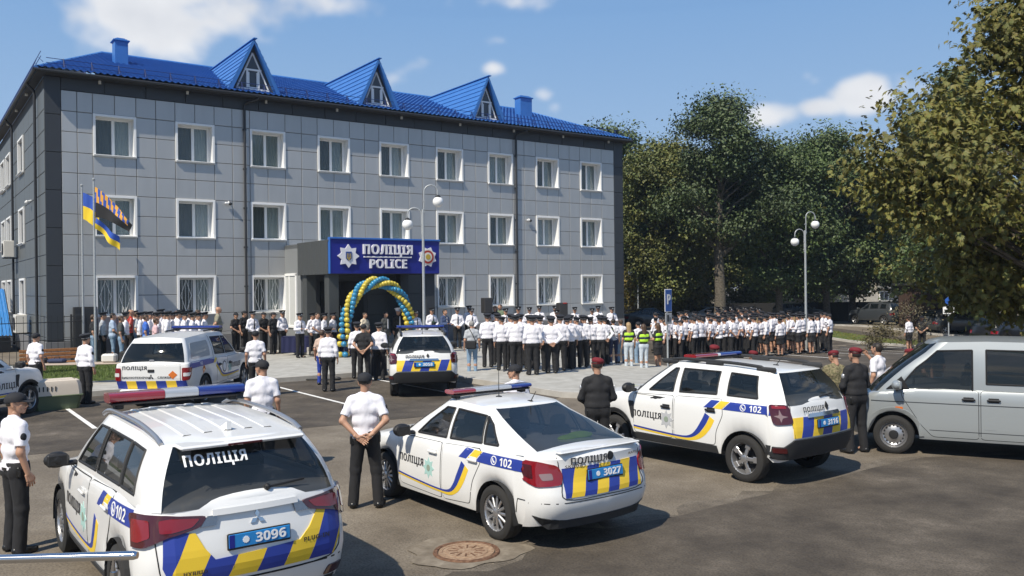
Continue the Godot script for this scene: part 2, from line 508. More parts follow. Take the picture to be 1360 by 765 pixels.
	M.pale_panel = paint(0.5, 0.51, 0.5, 0.6)
	M.trim_metal = paint(0.3, 0.3, 0.31, 0.25, 0.9)
	M.dust = tri_tex(paint(1, 1, 1, 0.95), noise_tex(512, 0.012, 7, [[0.0, 0.1, 0.08, 0.058], [0.4, 0.155, 0.128, 0.094], [0.65, 0.195, 0.164, 0.124], [1.0, 0.26, 0.226, 0.175]], 37, FastNoiseLite.TYPE_SIMPLEX_SMOOTH, 0.65), 0.5)
	M.blind = paint(0.55, 0.57, 0.56, 0.8)

# ---------------------------------------------------------------- the ground
func make_ground() -> void:
	var b := B.new()
	var xs := []
	var zs := []
	for k in range(-32, 49): xs.append(k * 1.5)
	for e in [80.0, 95, 120, 160, 250, 500, 1200, 2500]: xs.append(e)
	for e in [-56.0, -70, -100, -180, -400, -1200, -2500]: xs.push_front(e)
	for k in range(-6, 56): zs.append(-k * 1.5)
	for e in [-90.0, -100, -115, -130, -150, -200, -350, -700, -1500, -2500]: zs.append(e)
	for e in [12.0, 20, 40, 100, 400, 2000]: zs.push_front(e)
	var rows := []
	for z in zs:
		var r := []
		for x in xs: r.append(Vector3(x, maxf(hill(x, z), -3.4) , z))
		rows.append(r)
	b.grid(rows)
	struct("asphalt", b, M.asphalt, 40)
	# the newer, darker layer of asphalt: parking rows in front of the station, and the strip nearest the camera on the right
	struct("parking_asphalt", sheet(PackedVector2Array([Vector2(-12, 12.3), Vector2(8.4, 12.3), Vector2(9.3, 13.5), Vector2(9.3, 20.8), Vector2(7.5, 21.6), Vector2(-3, 20.8), Vector2(-14, 21.6)]), 0.004, 1.5), M.asphalt_dark)
	struct("side_asphalt", sheet(PackedVector2Array([Vector2(18.5, 2), Vector2(46, 2), Vector2(46, 13.9), Vector2(40, 15.5), Vector2(30, 19.5), Vector2(18.5, 21.0)]), 0.004, 1.0), M.asphalt_dark)
	var edge := PackedVector2Array()
	for p in [[-0.9, -8.4], [-0.6, -8.75], [-0.25, -8.8], [0.1, -9.1], [0.2, -9.65], [0.7, -10.0], [1.24, -10.34], [2.1, -10.8], [3.1, -11.6], [4.3, -12.4], [5.6, -13.4], [6.8, -14.2], [9.5, -14.4], [13, -14], [20, -12], [20, 2], [-0.6, 2], [-1.0, -4], [-1.6, -7.4]]:
		edge.push_back(Vector2(p[0] + RNG.randf_range(-0.04, 0.04), p[1] + RNG.randf_range(-0.04, 0.04)))
	var fringe := PackedVector2Array()
	for k in 13:
		for e in 4:
			var q: Vector2 = edge[k].lerp(edge[k + 1], e / 4.0)
			fringe.push_back(q + Vector2(RNG.randf_range(-0.3, -0.02), -RNG.randf_range(0.02, 0.34)))
	for k in range(13, edge.size()): fringe.push_back(edge[k])
	struct("worn_asphalt_edge", sheet(fringe, 0.003, 0.7, 0.0, false), M.asphalt_mid)
	struct("newer_asphalt", sheet(edge, 0.007, 0.7, 0.0, false), M.asphalt_dark)
	var ring := PackedVector2Array()
	for k in 44:
		var a := TAU * k / 44
		ring.push_back(Vector2(-0.55, -9.42) + Vector2(cos(a) * 0.66, -sin(a) * 0.52) * (1.0 + 0.12 * sin(3 * a + 1) + 0.07 * sin(7 * a) + RNG.randf_range(-0.02, 0.02)))
	struct("cement_patch", sheet(ring, 0.011, 0.5, 0.0, false), M.dust)
	# the paved square in front of the entrance, its kerb, and the beds
	var sq := PackedVector2Array([Vector2(4.2, 0.3), Vector2(33, 0.3), Vector2(33, 3.2), Vector2(18.6, 9), Vector2(18.6, 20.3), Vector2(18.0, 21.6), Vector2(16.8, 22.4), Vector2(15.2, 22.7), Vector2(11.6, 22.6), Vector2(10.2, 22.1), Vector2(9.4, 20.8), Vector2(9.4, 13.6), Vector2(8.4, 12.4), Vector2(-2.5, 12.2), Vector2(-2.5, 9.3), Vector2(4.2, 9.3)])
	struct("paved_square", sheet(sq, 0.13, 1.0, 0.2), M.pavers)
	var kerb := B.new()
	var ks := [Vector2(18.6, 9), Vector2(18.6, 20.3), Vector2(18.0, 21.6), Vector2(16.8, 22.4), Vector2(15.2, 22.7), Vector2(11.6, 22.6), Vector2(10.2, 22.1), Vector2(9.4, 20.8), Vector2(9.4, 13.6), Vector2(8.4, 12.4), Vector2(4, 12.3), Vector2(-2.5, 12.2)]
	var path := []
	for i in ks.size() - 1:
		var n := int(ceil(ks[i].distance_to(ks[i + 1]) / 0.8))
		for k in n: path.append(ks[i].lerp(ks[i + 1], float(k) / n))
	path.append(ks[-1])
	var rows2 := [[], [], [], []]
	for i in path.size():
		var d: Vector2 = (path[mini(i + 1, path.size() - 1)] - path[maxi(i - 1, 0)]).normalized()
		var nrm := Vector2(-d.y, d.x) * -1.0
		var o := [path[i] + nrm * 0.075, path[i] + nrm * 0.075, path[i] - nrm * 0.075, path[i] - nrm * 0.075]
		var up := [-0.05, 0.15, 0.15, 0.05]
		for k in 4: rows2[k].append(st(o[k].x, o[k].y, up[k]))
	kerb.grid(rows2)
	struct("kerb", kerb, M.kerb, 30)
	struct("lawn", sheet(PackedVector2Array([Vector2(-14, 1.1), Vector2(4.2, 1.1), Vector2(4.2, 9.2), Vector2(2.2, 9.2), Vector2(-3, 5.9), Vector2(-14, 5.6)]), 0.1, 1.0, 0.12), M.lawn_soil)
	struct("garden_path", sheet(PackedVector2Array([Vector2(-14, 5.7), Vector2(-3, 6.0), Vector2(2.2, 9.2), Vector2(-2.5, 9.3), Vector2(-2.5, 12.2), Vector2(-14, 12.2)]), 0.02, 1.0), M.pavers)
	# white parking lines, perpendicular to the facade
	for s in [-1.33, 1.6, 4.42, 7.6]:
		var a := 13.3
		struct("parking_line", sheet(PackedVector2Array([Vector2(s - 0.05, a), Vector2(s + 0.05, a), Vector2(s + 0.05, a + 5.1), Vector2(s - 0.05, a + 5.1)]), 0.008, 1.0), M.line)
	for k in 6:
		var s := 25.6 + k * 2.6
		struct("parking_line", sheet(PackedVector2Array([Vector2(s - 0.05, 11.2), Vector2(s + 0.05, 11.2), Vector2(s + 0.05, 16.4), Vector2(s - 0.05, 16.4)]), 0.008, 1.0), M.line)
	# across the side street on the right: kerb, grass strip, road and far verge
	struct("grass_strip", sheet(PackedVector2Array([Vector2(39.6, -6), Vector2(42.5, -6), Vector2(43, 12), Vector2(34, 40), Vector2(31.5, 39), Vector2(39.9, 12)]), 0.11, 1.5, 0.16), M.lawn_soil)
	struct("street_kerb", sheet(PackedVector2Array([Vector2(39.4, -6), Vector2(39.6, -6), Vector2(39.9, 12), Vector2(31.5, 39), Vector2(31.2, 39), Vector2(39.7, 12)]), 0.13, 1.5, 0.2), M.kerb)
	struct("far_verge", sheet(PackedVector2Array([Vector2(50, -60), Vector2(120, -60), Vector2(120, 60), Vector2(44, 60), Vector2(50, 14)]), 0.02, 3.0), M.soil)
	struct("far_kerb", sheet(PackedVector2Array([Vector2(49.7, -60), Vector2(50.1, -60), Vector2(50.1, 14), Vector2(44, 60), Vector2(43.7, 60), Vector2(49.7, 14)]), 0.13, 3.0, 0.2), M.kerb)
	struct("woodland_floor", sheet(PackedVector2Array([Vector2(34, -2), Vector2(39, -3), Vector2(49, -60), Vector2(-20, -140), Vector2(-60, -40), Vector2(30, -24)]), 0.02, 3.0), M.soil)

# ---------------------------------------------------------------- the station
var station: Node3D
var WX := []            # left edges of the nine window bays
const WW := 1.652
const WH := 1.736
const TOPS := [3.435, 6.735, 10.035]
const ROWH := 0.825

func panel_shape(w: float, h: float, cache: Dictionary) -> ArrayMesh:
	var key := "%.2f/%.2f" % [w, h]
	if not cache.has(key):
		var b := B.new()
		var g := 0.009
		var e := 0.012
		var x0 := g; var x1 := w - g; var y0 := g; var y1 := h - g
		var o := [Vector3(x0, y0, -0.05), Vector3(x1, y0, -0.05), Vector3(x1, y1, -0.05), Vector3(x0, y1, -0.05)]
		var m := [Vector3(x0, y0, -e), Vector3(x1, y0, -e), Vector3(x1, y1, -e), Vector3(x0, y1, -e)]
		var f := [Vector3(x0 + e, y0 + e, 0), Vector3(x1 - e, y0 + e, 0), Vector3(x1 - e, y1 - e, 0), Vector3(x0 + e, y1 - e, 0)]
		b.quad(f[0], f[1], f[2], f[3])
		for k in 4:
			var j := (k + 1) % 4
			b.quad(m[k], m[j], f[j], f[k])
			b.quad(o[k], o[j], m[j], m[k])
		cache[key] = b.mesh()
	return cache[key]

func make_station() -> void:
	for k in 9: WX.append(1.748 + 3.2174 * k)
	station = thing("police_station", "three storey grey panelled station building with a blue metal roof and gabled dormers", "building", CORNER + LIFT, YAW)
	var wall := B.new()
	# backing behind the panels, with the window holes left open
	var xs := [0.0]
	for x in WX: xs.append_array([x + 0.06, x + WW - 0.06])
	xs.append(30.86)
	var ys := [0.0]
	for t in TOPS: ys.append_array([t - WH + 0.06, t - 0.06])
	ys.append(11.38)
	for i in xs.size() - 1:
		for j in ys.size() - 1:
			if i % 2 == 1 and j % 2 == 1: continue
			wall.quad(Vector3(xs[i], ys[j], -0.045), Vector3(xs[i + 1], ys[j], -0.045), Vector3(xs[i + 1], ys[j + 1], -0.045), Vector3(xs[i], ys[j + 1], -0.045))
	wall.box(Vector3(30.66, 5.75, -8.1), Vector3(0.4, 11.36, 16.1))
	wall.box(Vector3(15.4, 5.75, -16), Vector3(30.4, 11.5, 0.3))
	wall.box(Vector3(0.26, 5.75, -11.4), Vector3(0.4, 11.3, 21.6))
	wall.box(Vector3(15.4, 5.75, -4.3), Vector3(30.0, 11.4, 0.2))
	for y in [0.4, 4.3, 7.6, 11.2]: wall.box(Vector3(15.4, y, -2.2), Vector3(30.2, 0.2, 4.2))
	for x in WX: wall.box(Vector3(x - 0.75, 5.75, -2.2), Vector3(0.15, 11.4, 4.0))
	var W := part(station, "wall", wall, M.backing)
	var cache := {}
	var count := 0
	var rest := B.new()
	var cols := [0.6, 1.174]
	for x in WX: cols.append_array([x, x + WW / 2, x + WW, x + WW + (3.2174 - WW) / 2])
	cols.remove_at(cols.size() - 1)
	cols.append(30.13)
	var lines := []
	for k in 13: lines.append(10.86 - ROWH * k)
	lines.append(0.80)
	for i in cols.size() - 1:
		for j in lines.size() - 1:
			var hi: float = lines[j]; var lo: float = lines[j + 1]
			var inside := false
			for x in WX:
				if cols[i] > x - 0.01 and cols[i] < x + WW - 0.1:
					for t in TOPS:
						if hi < t + 0.02 and lo > t - WH - 0.1: inside = true
			if cols[i] > 9.8 and cols[i] < 16.6 and hi < 4.3: continue
			if inside: continue
			var w: float = cols[i + 1] - cols[i]
			var shape := panel_shape(w, hi - lo, cache)
			count += 1
			var p := part(W, "panel", shape, M.panel[RNG.randi() % 3])
			p.position = Vector3(cols[i], lo, 0)
	# dark band under the eaves and the two dark corner strips
	var fx := 0.6
	while fx < 30.0:
		var w := minf(1.6, 30.13 - fx)
		var p := part(W, "dark_panel", panel_shape(w, 0.52, cache), M.panel_dark)
		p.position = Vector3(fx, 10.86, 0.004)
		fx += w
	for x in [0.0, 30.13]:
		for k in 7:
			var w := 0.6 if x == 0.0 else 0.73
			var lo := 0.8 + k * 1.51
			var p := part(W, "dark_panel", panel_shape(w, 1.51, cache), M.panel_dark)
			p.position = Vector3(x, lo, 0.004)
	var pl := B.new()
	pl.box(Vector3(15.4, 0.39, -0.01), Vector3(30.9, 0.8, 0.08), 0.01)
	pl.box(Vector3(0.04, 0.39, -11), Vector3(0.1, 0.8, 22), 0.01)
	part(station, "plinth", pl, paint(0.15, 0.15, 0.155, 0.8))
	# side facade, seen at a sharp angle: rows of graphite cassettes with windows between
	var side_win := [[6.9, 9.0], [12.8, 14.9], [15.8, 17.9]]
	var scols := [0.0, 1.7, 3.4, 5.1, 6.9, 9.0, 10.9, 12.8, 14.9, 15.8, 17.9, 20.0, 22.0]
	var q := Basis(Vector3.UP, -PI / 2)
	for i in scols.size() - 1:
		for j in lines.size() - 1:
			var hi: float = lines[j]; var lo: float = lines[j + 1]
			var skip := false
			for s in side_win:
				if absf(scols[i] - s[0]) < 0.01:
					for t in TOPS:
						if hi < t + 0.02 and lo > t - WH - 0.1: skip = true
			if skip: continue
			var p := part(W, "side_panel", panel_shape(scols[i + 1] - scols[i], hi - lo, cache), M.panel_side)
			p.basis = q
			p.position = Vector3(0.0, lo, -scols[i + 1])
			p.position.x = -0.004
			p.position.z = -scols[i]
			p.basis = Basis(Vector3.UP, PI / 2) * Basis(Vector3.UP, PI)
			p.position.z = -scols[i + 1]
	make_windows(side_win)
	make_roof()
	make_porch()
	make_pipes()

func window_frame(wide: float, lit: bool) -> Array:   # shapes of one window, lower left corner of the opening trim at the origin
	var tr := B.new()
	var d := 0.44
	var a := 0.10
	tr.box(Vector3(a / 2, WH / 2, 0.012), Vector3(a, WH, 0.07), 0.006)
	tr.box(Vector3(wide - a / 2, WH / 2, 0.012), Vector3(a, WH, 0.07), 0.006)
	tr.box(Vector3(wide / 2, WH - a / 2, 0.012), Vector3(wide - 2 * a, a, 0.07), 0.006)
	# reveals
	tr.box(Vector3(a - 0.01, WH / 2, -d / 2 - 0.02), Vector3(0.02, WH - 0.1, d))
	tr.box(Vector3(wide - a + 0.01, WH / 2, -d / 2 - 0.02), Vector3(0.02, WH - 0.1, d))
	tr.box(Vector3(wide / 2, WH - a + 0.01, -d / 2 - 0.02), Vector3(wide - 2 * a, 0.02, d))
	var sill := B.new()
	sill.box(Vector3(wide / 2, 0.06, -d / 2 + 0.05), Vector3(wide - 0.02, 0.03, d + 0.16), 0.008)
	sill.box(Vector3(wide / 2, 0.03, 0.03), Vector3(wide, 0.06, 0.1), 0.008)
	var fr := B.new()
	var z := -d + 0.02
	var x0 := a; var x1 := wide - a; var y0 := 0.075; var y1 := WH - a
	var f := 0.07
	fr.box(Vector3(x0 + f / 2, (y0 + y1) / 2, z), Vector3(f, y1 - y0, 0.07), 0.008)
	fr.box(Vector3(x1 - f / 2, (y0 + y1) / 2, z), Vector3(f, y1 - y0, 0.07), 0.008)
	fr.box(Vector3((x0 + x1) / 2, y1 - f / 2, z), Vector3(x1 - x0 - 2 * f, f, 0.07), 0.008)
	fr.box(Vector3((x0 + x1) / 2, y0 + f / 2, z), Vector3(x1 - x0 - 2 * f, f, 0.07), 0.008)
	fr.box(Vector3((x0 + x1) / 2, (y0 + y1) / 2, z + 0.008), Vector3(0.12, y1 - y0 - 2 * f, 0.075), 0.008)
	# the opening sash on the right has a rim of its own
	var m := (x0 + x1) / 2
	fr.box(Vector3(x1 - f - 0.025, (y0 + y1) / 2, z + 0.012), Vector3(0.05, y1 - y0 - 2 * f, 0.08), 0.008)
	var pane := B.new()
	pane.box(Vector3((x0 + f + m - 0.06) / 2, (y0 + y1) / 2, z - 0.01), Vector3(m - 0.06 - x0 - f, y1 - y0 - 2 * f, 0.006))
	var pane2 := B.new()
	pane2.box(Vector3((x1 - f + m + 0.01) / 2, (y0 + y1) / 2, z - 0.01), Vector3(x1 - f - 0.05 - m - 0.06, y1 - y0 - 2 * f, 0.006))
	return [tr.mesh(), sill.mesh(), fr.mesh(), pane.mesh(), pane2.mesh()]

func curtain_shape(x0: float, x1: float, z: float, sd: int) -> B:
	var b := B.new()
	var r := RandomNumberGenerator.new(); r.seed = sd
	var n := int((x1 - x0) / 0.025)
	var rows := [[], []]
	var ph := r.randf() * 6.0
	for i in n + 1:
		var x := x0 + (x1 - x0) * i / n
		var w := sin(x * 46 + ph + 1.3 * sin(x * 9.0 + ph)) * 0.035
		rows[0].append(Vector3(x, 0.08, z + w)); rows[1].append(Vector3(x, WH - 0.12, z + w))
	b.grid(rows)
	return b

func make_windows(side_win: Array) -> void:
	var sh := window_frame(WW, false)
	var gr := B.new()
	for k in 11:
		var x := 0.16 + k * (WW - 0.32) / 10.0
		gr.tube([Vector3(x, 0.11, -0.32), Vector3(x, WH - 0.14, -0.32)], 0.009, 6)
	for y in [0.14, WH - 0.17]: gr.box(Vector3(WW / 2, y, -0.32), Vector3(WW - 0.24, 0.025, 0.02))
	for sx in [0.45, WW - 0.45]:
		for e in [[-0.22, 0], [0.22, 0]]:
			gr.tube([Vector3(sx, 0.16, -0.3), Vector3(sx + e[0], WH * 0.5, -0.3), Vector3(sx, WH - 0.2, -0.3)], 0.011, 6)
	var grm := gr.mesh()
	var back := B.new()
	back.box(Vector3(WW / 2, WH / 2, -1.6), Vector3(WW + 1.0, WH + 0.6, 0.02))
	for f in 3:
		for k in 9:
			if f == 0 and (k == 3 or k == 4): continue
			var w := part(station, "window", sh[0], M.white)
			w.position = Vector3(WX[k], TOPS[f] - WH, 0)
			part(w, "sill", sh[1], M.white)
			part(w, "frame", sh[2], M.pvc)
			part(w, "pane", sh[3], M.glass_net if (f * 9 + k) % 4 else M.glass)
			part(w, "pane", sh[4], M.glass)
			var sd := f * 9 + k
			var dim: bool = (f == 2 and k == 3) or (f == 1 and k == 0)
			var m: Material = M.curtain_dim if dim or (sd * 7) % 5 == 0 else M.curtain
			if sd % 6 == 4: m = M.blind
			match (sd * 5) % 5:
				4: pass
				0: part(w, "curtain", curtain_shape(0.12, WW - 0.12, -0.62, sd), m, 60)
				1: part(w, "curtain", curtain_shape(WW * 0.45, WW - 0.12, -0.62, sd), m, 60)
				2:
					part(w, "curtain", curtain_shape(0.12, WW * 0.36, -0.62, sd), m, 60)
					part(w, "curtain", curtain_shape(WW * 0.6, WW - 0.12, -0.62, sd + 40), m, 60)
				3: part(w, "curtain", curtain_shape(0.12, WW * 0.8, -0.62, sd), m, 60)
			if f == 0: part(w, "window_grille", grm, M.grille)
	var sh2 := window_frame(2.1, false)
	for s in side_win:
		for f in 3:
			var w := part(station, "side_window", sh2[0], M.white)
			w.basis = Basis(Vector3.UP, -PI / 2)
			w.position = Vector3(-0.03, TOPS[f] - WH, -s[1])
			part(w, "sill", sh2[1], M.white)
			part(w, "frame", sh2[2], M.pvc)
			part(w, "pane", sh2[3], M.glass)
			part(w, "pane", sh2[4], M.glass)

func slope_y(z: float) -> float:  # height of the front roof slope, z out from the facade
	return 11.49 + (0.46 - z) * (14.5 - 11.49) / 8.46

func make_roof() -> void:
	# front slope in pressed metal tile: waves along the eave, a step every 0.35 m up the slope
	var b := B.new()
	var e0 := Vector3(-0.32, 11.49, 0.46); var e1 := Vector3(31.12, 11.49, 0.46)
	var r0 := Vector3(3.5, 14.5, -8.0); var r1 := Vector3(28.95, 14.5, -8.0)
	var nrm := (e1 - e0).cross(r0 - e0).normalized()
	var steps := 24
	var N := 1000
	var rows := []
	for j in steps:
		for h in 2:
			var f := (j + (0.02 if h == 0 else 0.98)) / float(steps)
			var a := e0.lerp(r0, f); var c := e1.lerp(r1, f)
			var lift := 0.085 if h == 0 else 0.005
			var r := []
			var n := N
			for i in n + 1:
				var x := -0.32 + 31.44 * i / n
				x = clampf(x, a.x, c.x)
				var wave := 0.05 * (1.0 - pow(absf(sin(PI * x / 0.25)), 2.0)) 
				r.append(Vector3(x, a.y, a.z) + nrm * (lift + wave))
			rows.append(r)
	b.grid(rows)
	var roof := part(station, "roof", b, M.roof, 25)
	var o := B.new()
	# left hip and the wing behind it, right hip, back slope
	var wing0 := Vector3(-0.32, 11.49, -22); var wing1 := Vector3(3.5, 14.5, -22)
	o.quad(e0, r0, wing1, wing0)
	o.tri(e1, Vector3(31.12, 11.49, -16.6), r1)
	o.quad(r0, r1, Vector3(31.12, 11.49, -16.6), Vector3(3.5, 11.49, -16.6))
	part(roof, "rear_slope", o, M.roof_flat)
	var rc := B.new()
	rc.tube([e0 + Vector3(0, 0.03, 0), r0 + Vector3(0, 0.06, 0)], 0.09, 8)
	rc.tube([e1 + Vector3(0, 0.03, 0), r1 + Vector3(0, 0.06, 0)], 0.09, 8)
	rc.tube([r0 + Vector3(0, 0.05, 0), r1 + Vector3(0, 0.05, 0)], 0.11, 8)
	part(roof, "ridge_cap", rc, M.roof_flat, 50)
	# eaves: soffit, fascia, half-round gutter
	var so := B.new()
	so.box(Vector3(15.4, 11.38, 0.22), Vector3(31.4, 0.03, 0.48))
	so.box(Vector3(-0.15, 11.38, -11), Vector3(0.32, 0.03, 22.0))
	so.box(Vector3(31.0, 11.38, -8), Vector3(0.28, 0.03, 16.0))
	part(station, "soffit", so, M.soffit)
	var gu := B.new()
	gu.tube([Vector3(-0.38, 11.44, 0.51), Vector3(31.18, 11.44, 0.51)], 0.075, 8)
	gu.tube([Vector3(-0.38, 11.44, 0.51), Vector3(-0.38, 11.44, -22)], 0.075, 8)
	part(station, "gutter", gu, M.gutter, 50)
	# snow guard: A-shaped brackets and two rails
	var k := 0
	var x := 0.72
	var br := B.new()
	br.tube([Vector3(0, 0, 0.16), Vector3(0, 0.42, 0)], 0.016, 5)
	br.tube([Vector3(0, 0, -0.18), Vector3(0, 0.42, 0)], 0.016, 5)
	br.tube([Vector3(0.10, 0.0, 0.1), Vector3(0, 0.42, 0)], 0.012, 5)
	var brm := br.mesh(50)
	var rails := B.new()
	for y in [0.22, 0.41]: rails.tube([Vector3(0.1, slope_y(-0.05) + y, -0.05), Vector3(31.1, slope_y(-0.05) + y, -0.05)], 0.014, 5)
	var g := part(station, "snow_guard", rails, M.guard, 50)
	while x < 31.0:
		var p := part(g, "bracket", brm, M.guard)
		p.position = Vector3(x, slope_y(-0.05) + 0.02, -0.05)
		x += 1.02
	var rs := B.new()
	for y in [0.22, 0.41]: rs.tube([Vector3(-0.1, 11.86 + y, 0.1), Vector3(-0.1, 11.86 + y, -22)], 0.014, 5)
	for i in 20: rs.tube([Vector3(-0.28, 11.8, -0.9 - i * 1.05), Vector3(-0.1, 12.28, -0.9 - i * 1.05), Vector3(0.1, 12.1, -0.9 - i * 1.05)], 0.014, 5)
	part(station, "side_snow_guard", rs, M.guard, 50)
	# chimneys
	for c in [[3.42, 14.31, -4.6], [26.4, 14.4, -4.6]]:
		var ch := B.new()
		var w := 0.58 if c[0] < 10 else 0.9
		ch.box(Vector3(c[0] + w / 2, (c[1] + 13.0) / 2, c[2]), Vector3(w, c[1] - 13.0, 0.6), 0.015)
		ch.box(Vector3(c[0] + w / 2, c[1] + 0.03, c[2]), Vector3(w + 0.14, 0.05, 0.74), 0.01)
		for i in 3: ch.box(Vector3(c[0] + w / 2, c[1] + 0.03, c[2]), Vector3(w + 0.1 - 0.16 * i, 0.08 + 0.1 * i, 0.7 - 0.16 * i), 0.01)
		part(roof, "chimney", ch, M.roof_flat)
	# gabled dormers
	for d in [[7.44, 9.47, 8.5], [13.72, 15.62, 14.78], [20.24, 22.12, 21.16]]:
		var z := -0.30
		var base := 11.8; var apex := 13.98
		var xa: float = d[0] + 0.02; var xb: float = d[1] - 0.02
		var xm: float = (xa + xb) / 2
		# where the level ridge meets the slope: far behind the main ridge, so it stops against it
		var zr := 0.46 - (apex - 11.49) * 8.46 / (14.5 - 11.49)
		var zb := 0.46 - (base - 11.49) * 8.46 / (14.5 - 11.49)
		var ro := B.new()
		var A := Vector3(xa - 0.22, base - 0.1, z + 0.28); var Z := Vector3(xb + 0.22, base - 0.1, z + 0.28); var T := Vector3(xm, apex + 0.14, z + 0.28)
		var Tb := Vector3(xm, apex + 0.14, zr - 0.4)
		var Ab := Vector3(xa - 0.22, base - 0.1, zb + 0.2); var Zb := Vector3(xb + 0.22, base - 0.1, zb + 0.2)
		for s in [0, 1]:
			var P := A if s == 0 else Z
			var Pb := Ab if s == 0 else Zb
			var nn := (T - P).cross(Tb - T).normalized()
			if nn.y < 0: nn = -nn
			var seams := 9
			for e in seams:   # long tile courses parallel to the ridge
				var f0 := float(e) / seams; var f1 := float(e + 1) / seams
				var p0 := P.lerp(T, f0); var p1 := P.lerp(T, f1)
				var b0 := Pb.lerp(Tb, f0); var b1 := Pb.lerp(Tb, f1)
				ro.quad_out(p0 + nn * 0.03, b0 + nn * 0.03, b1, p1, Vector3(xm, base - 2, z))
				ro.quad_out(p0 + nn * 0.03, b0 + nn * 0.03, b0, p0, Vector3(xm, apex, z))
		var dr := part(station, "dormer", ro, M.roof_flat)
		var bb := B.new()
		for s in [0, 1]:
			var P := A if s == 0 else Z
			var dir := (T - P).normalized()
			var inn := Vector3(dir.y, -dir.x, 0) * (1.0 if s == 0 else -1.0)
			var w := 0.17
			var q := [P, P + inn * w, T + inn * w - dir * 0.0, T]
			q[2] = Vector3(xm, T.y - w / absf(inn.x) * 1.0, T.z)
			bb.quad_out(q[0] + Vector3(0, 0, 0.03), q[1] + Vector3(0, 0, 0.03), q[2] + Vector3(0, 0, 0.03), q[3] + Vector3(0, 0, 0.03), Vector3(xm, base, z - 3))
			bb.quad_out(q[1] + Vector3(0, 0, 0.03), q[2] + Vector3(0, 0, 0.03), q[2] - Vector3(0, 0, 0.3), q[1] - Vector3(0, 0, 0.3), P + Vector3(0, -1, 0))
			bb.quad_out(q[0] + Vector3(0, 0, 0.03), q[3] + Vector3(0, 0, 0.03), q[3] - Vector3(0, 0, 0.3), q[0] - Vector3(0, 0, 0.3), Vector3(xm, base, z))
		bb.box(Vector3(xm, apex + 0.14, (zr + z) / 2), Vector3(0.18, 0.05, z - zr + 0.9), 0.01)
		part(dr, "barge_board", bb, M.roof_flat)
		var wl := B.new()
		wl.tri(Vector3(xa, base, z - 0.05), Vector3(xb, base, z - 0.05), Vector3(xm, apex, z - 0.05))
		part(dr, "gable_wall", wl, M.backing)
		var fr := B.new()
		var up := (apex - base) / (xm - xa)
		var hh := 0.62
		var inset := 0.24
		var x0: float = xa + inset; var x1: float = xb - inset
		fr.box(Vector3(xm, base + 0.1, z), Vector3(x1 - x0, 0.1, 0.08), 0.01)
		for sg in [-1.0, 1.0]:
			var foot: float = x0 if sg < 0 else x1
			fr.tube([Vector3(foot, base + 0.08, z), Vector3(xm, base + 0.1 + (xm - x0) * up, z)], 0.04, 4)
			fr.box(Vector3(xm + sg * 0.26, base + 0.5, z + 0.012), Vector3(0.09, 0.86, 0.08), 0.01)
			fr.box(Vector3(xm + sg * 0.19, base + 0.5, z + 0.018), Vector3(0.05, 0.72, 0.08), 0.01)
		fr.box(Vector3(xm, base + 0.97, z + 0.016), Vector3((x1 - x0) * 0.52, 0.08, 0.08), 0.01)
		fr.box(Vector3(xm, base + 0.16, z + 0.02), Vector3(0.42, 0.06, 0.08), 0.01)
		part(dr, "gable_window_frame", fr, M.pvc)
		var gp := B.new()
		gp.prism(PackedVector2Array([Vector2(x0, base + 0.1), Vector2(x1, base + 0.1), Vector2(xm, base + (xm - x0) * up)]), z - 0.02, z - 0.01)
		part(dr, "gable_pane", gp, M.gable_glass)

func make_pipes() -> void:
	# downpipes, eave lamps
	for s in [7.93, 22.88]:
		var b := B.new()
		b.tube([Vector3(s + 0.55, 11.40, 0.50), Vector3(s + 0.5, 11.32, 0.46), Vector3(s + 0.05, 11.12, 0.12), Vector3(s, 10.98, 0.1), Vector3(s, 0.3, 0.1), Vector3(s, 0.16, 0.2)], 0.055, 10)
		for k in 6: b.box(Vector3(s, 1.2 + k * 1.75, 0.06), Vector3(0.16, 0.05, 0.12), 0.01)
		part(station, "downpipe", b, M.gutter, 50)
	for t in [1.9, 11.0]:
		var b := B.new()
		b.tube([Vector3(-0.38, 11.42, -t), Vector3(-0.36, 11.3, -t), Vector3(-0.15, 11.1, -t), Vector3(-0.12, 10.9, -t), Vector3(-0.12, 0.2, -t)], 0.055, 10)
		part(station, "downpipe", b, M.gutter, 50)
	for k in 9:
		var b := B.new()
		b.box(Vector3(2.0 + k * 3.45, 11.32, 0.16), Vector3(0.1, 0.1, 0.1), 0.02)
		b.lathe([Vector2(0, 11.23), Vector2(0.06, 11.23), Vector2(0.05, 11.28), Vector2(0.0, 11.28)], 10, Vector3(2.0 + k * 3.45, 0, 0.16))
		part(station, "eave_lamp", b, M.plastic_white)
	for k in 3:
		var b := B.new()
		b.box(Vector3(-0.18, 11.32, -4.0 - k * 4.0), Vector3(0.12, 0.12, 0.12), 0.02)
		part(station, "eave_lamp", b, M.plastic_white)

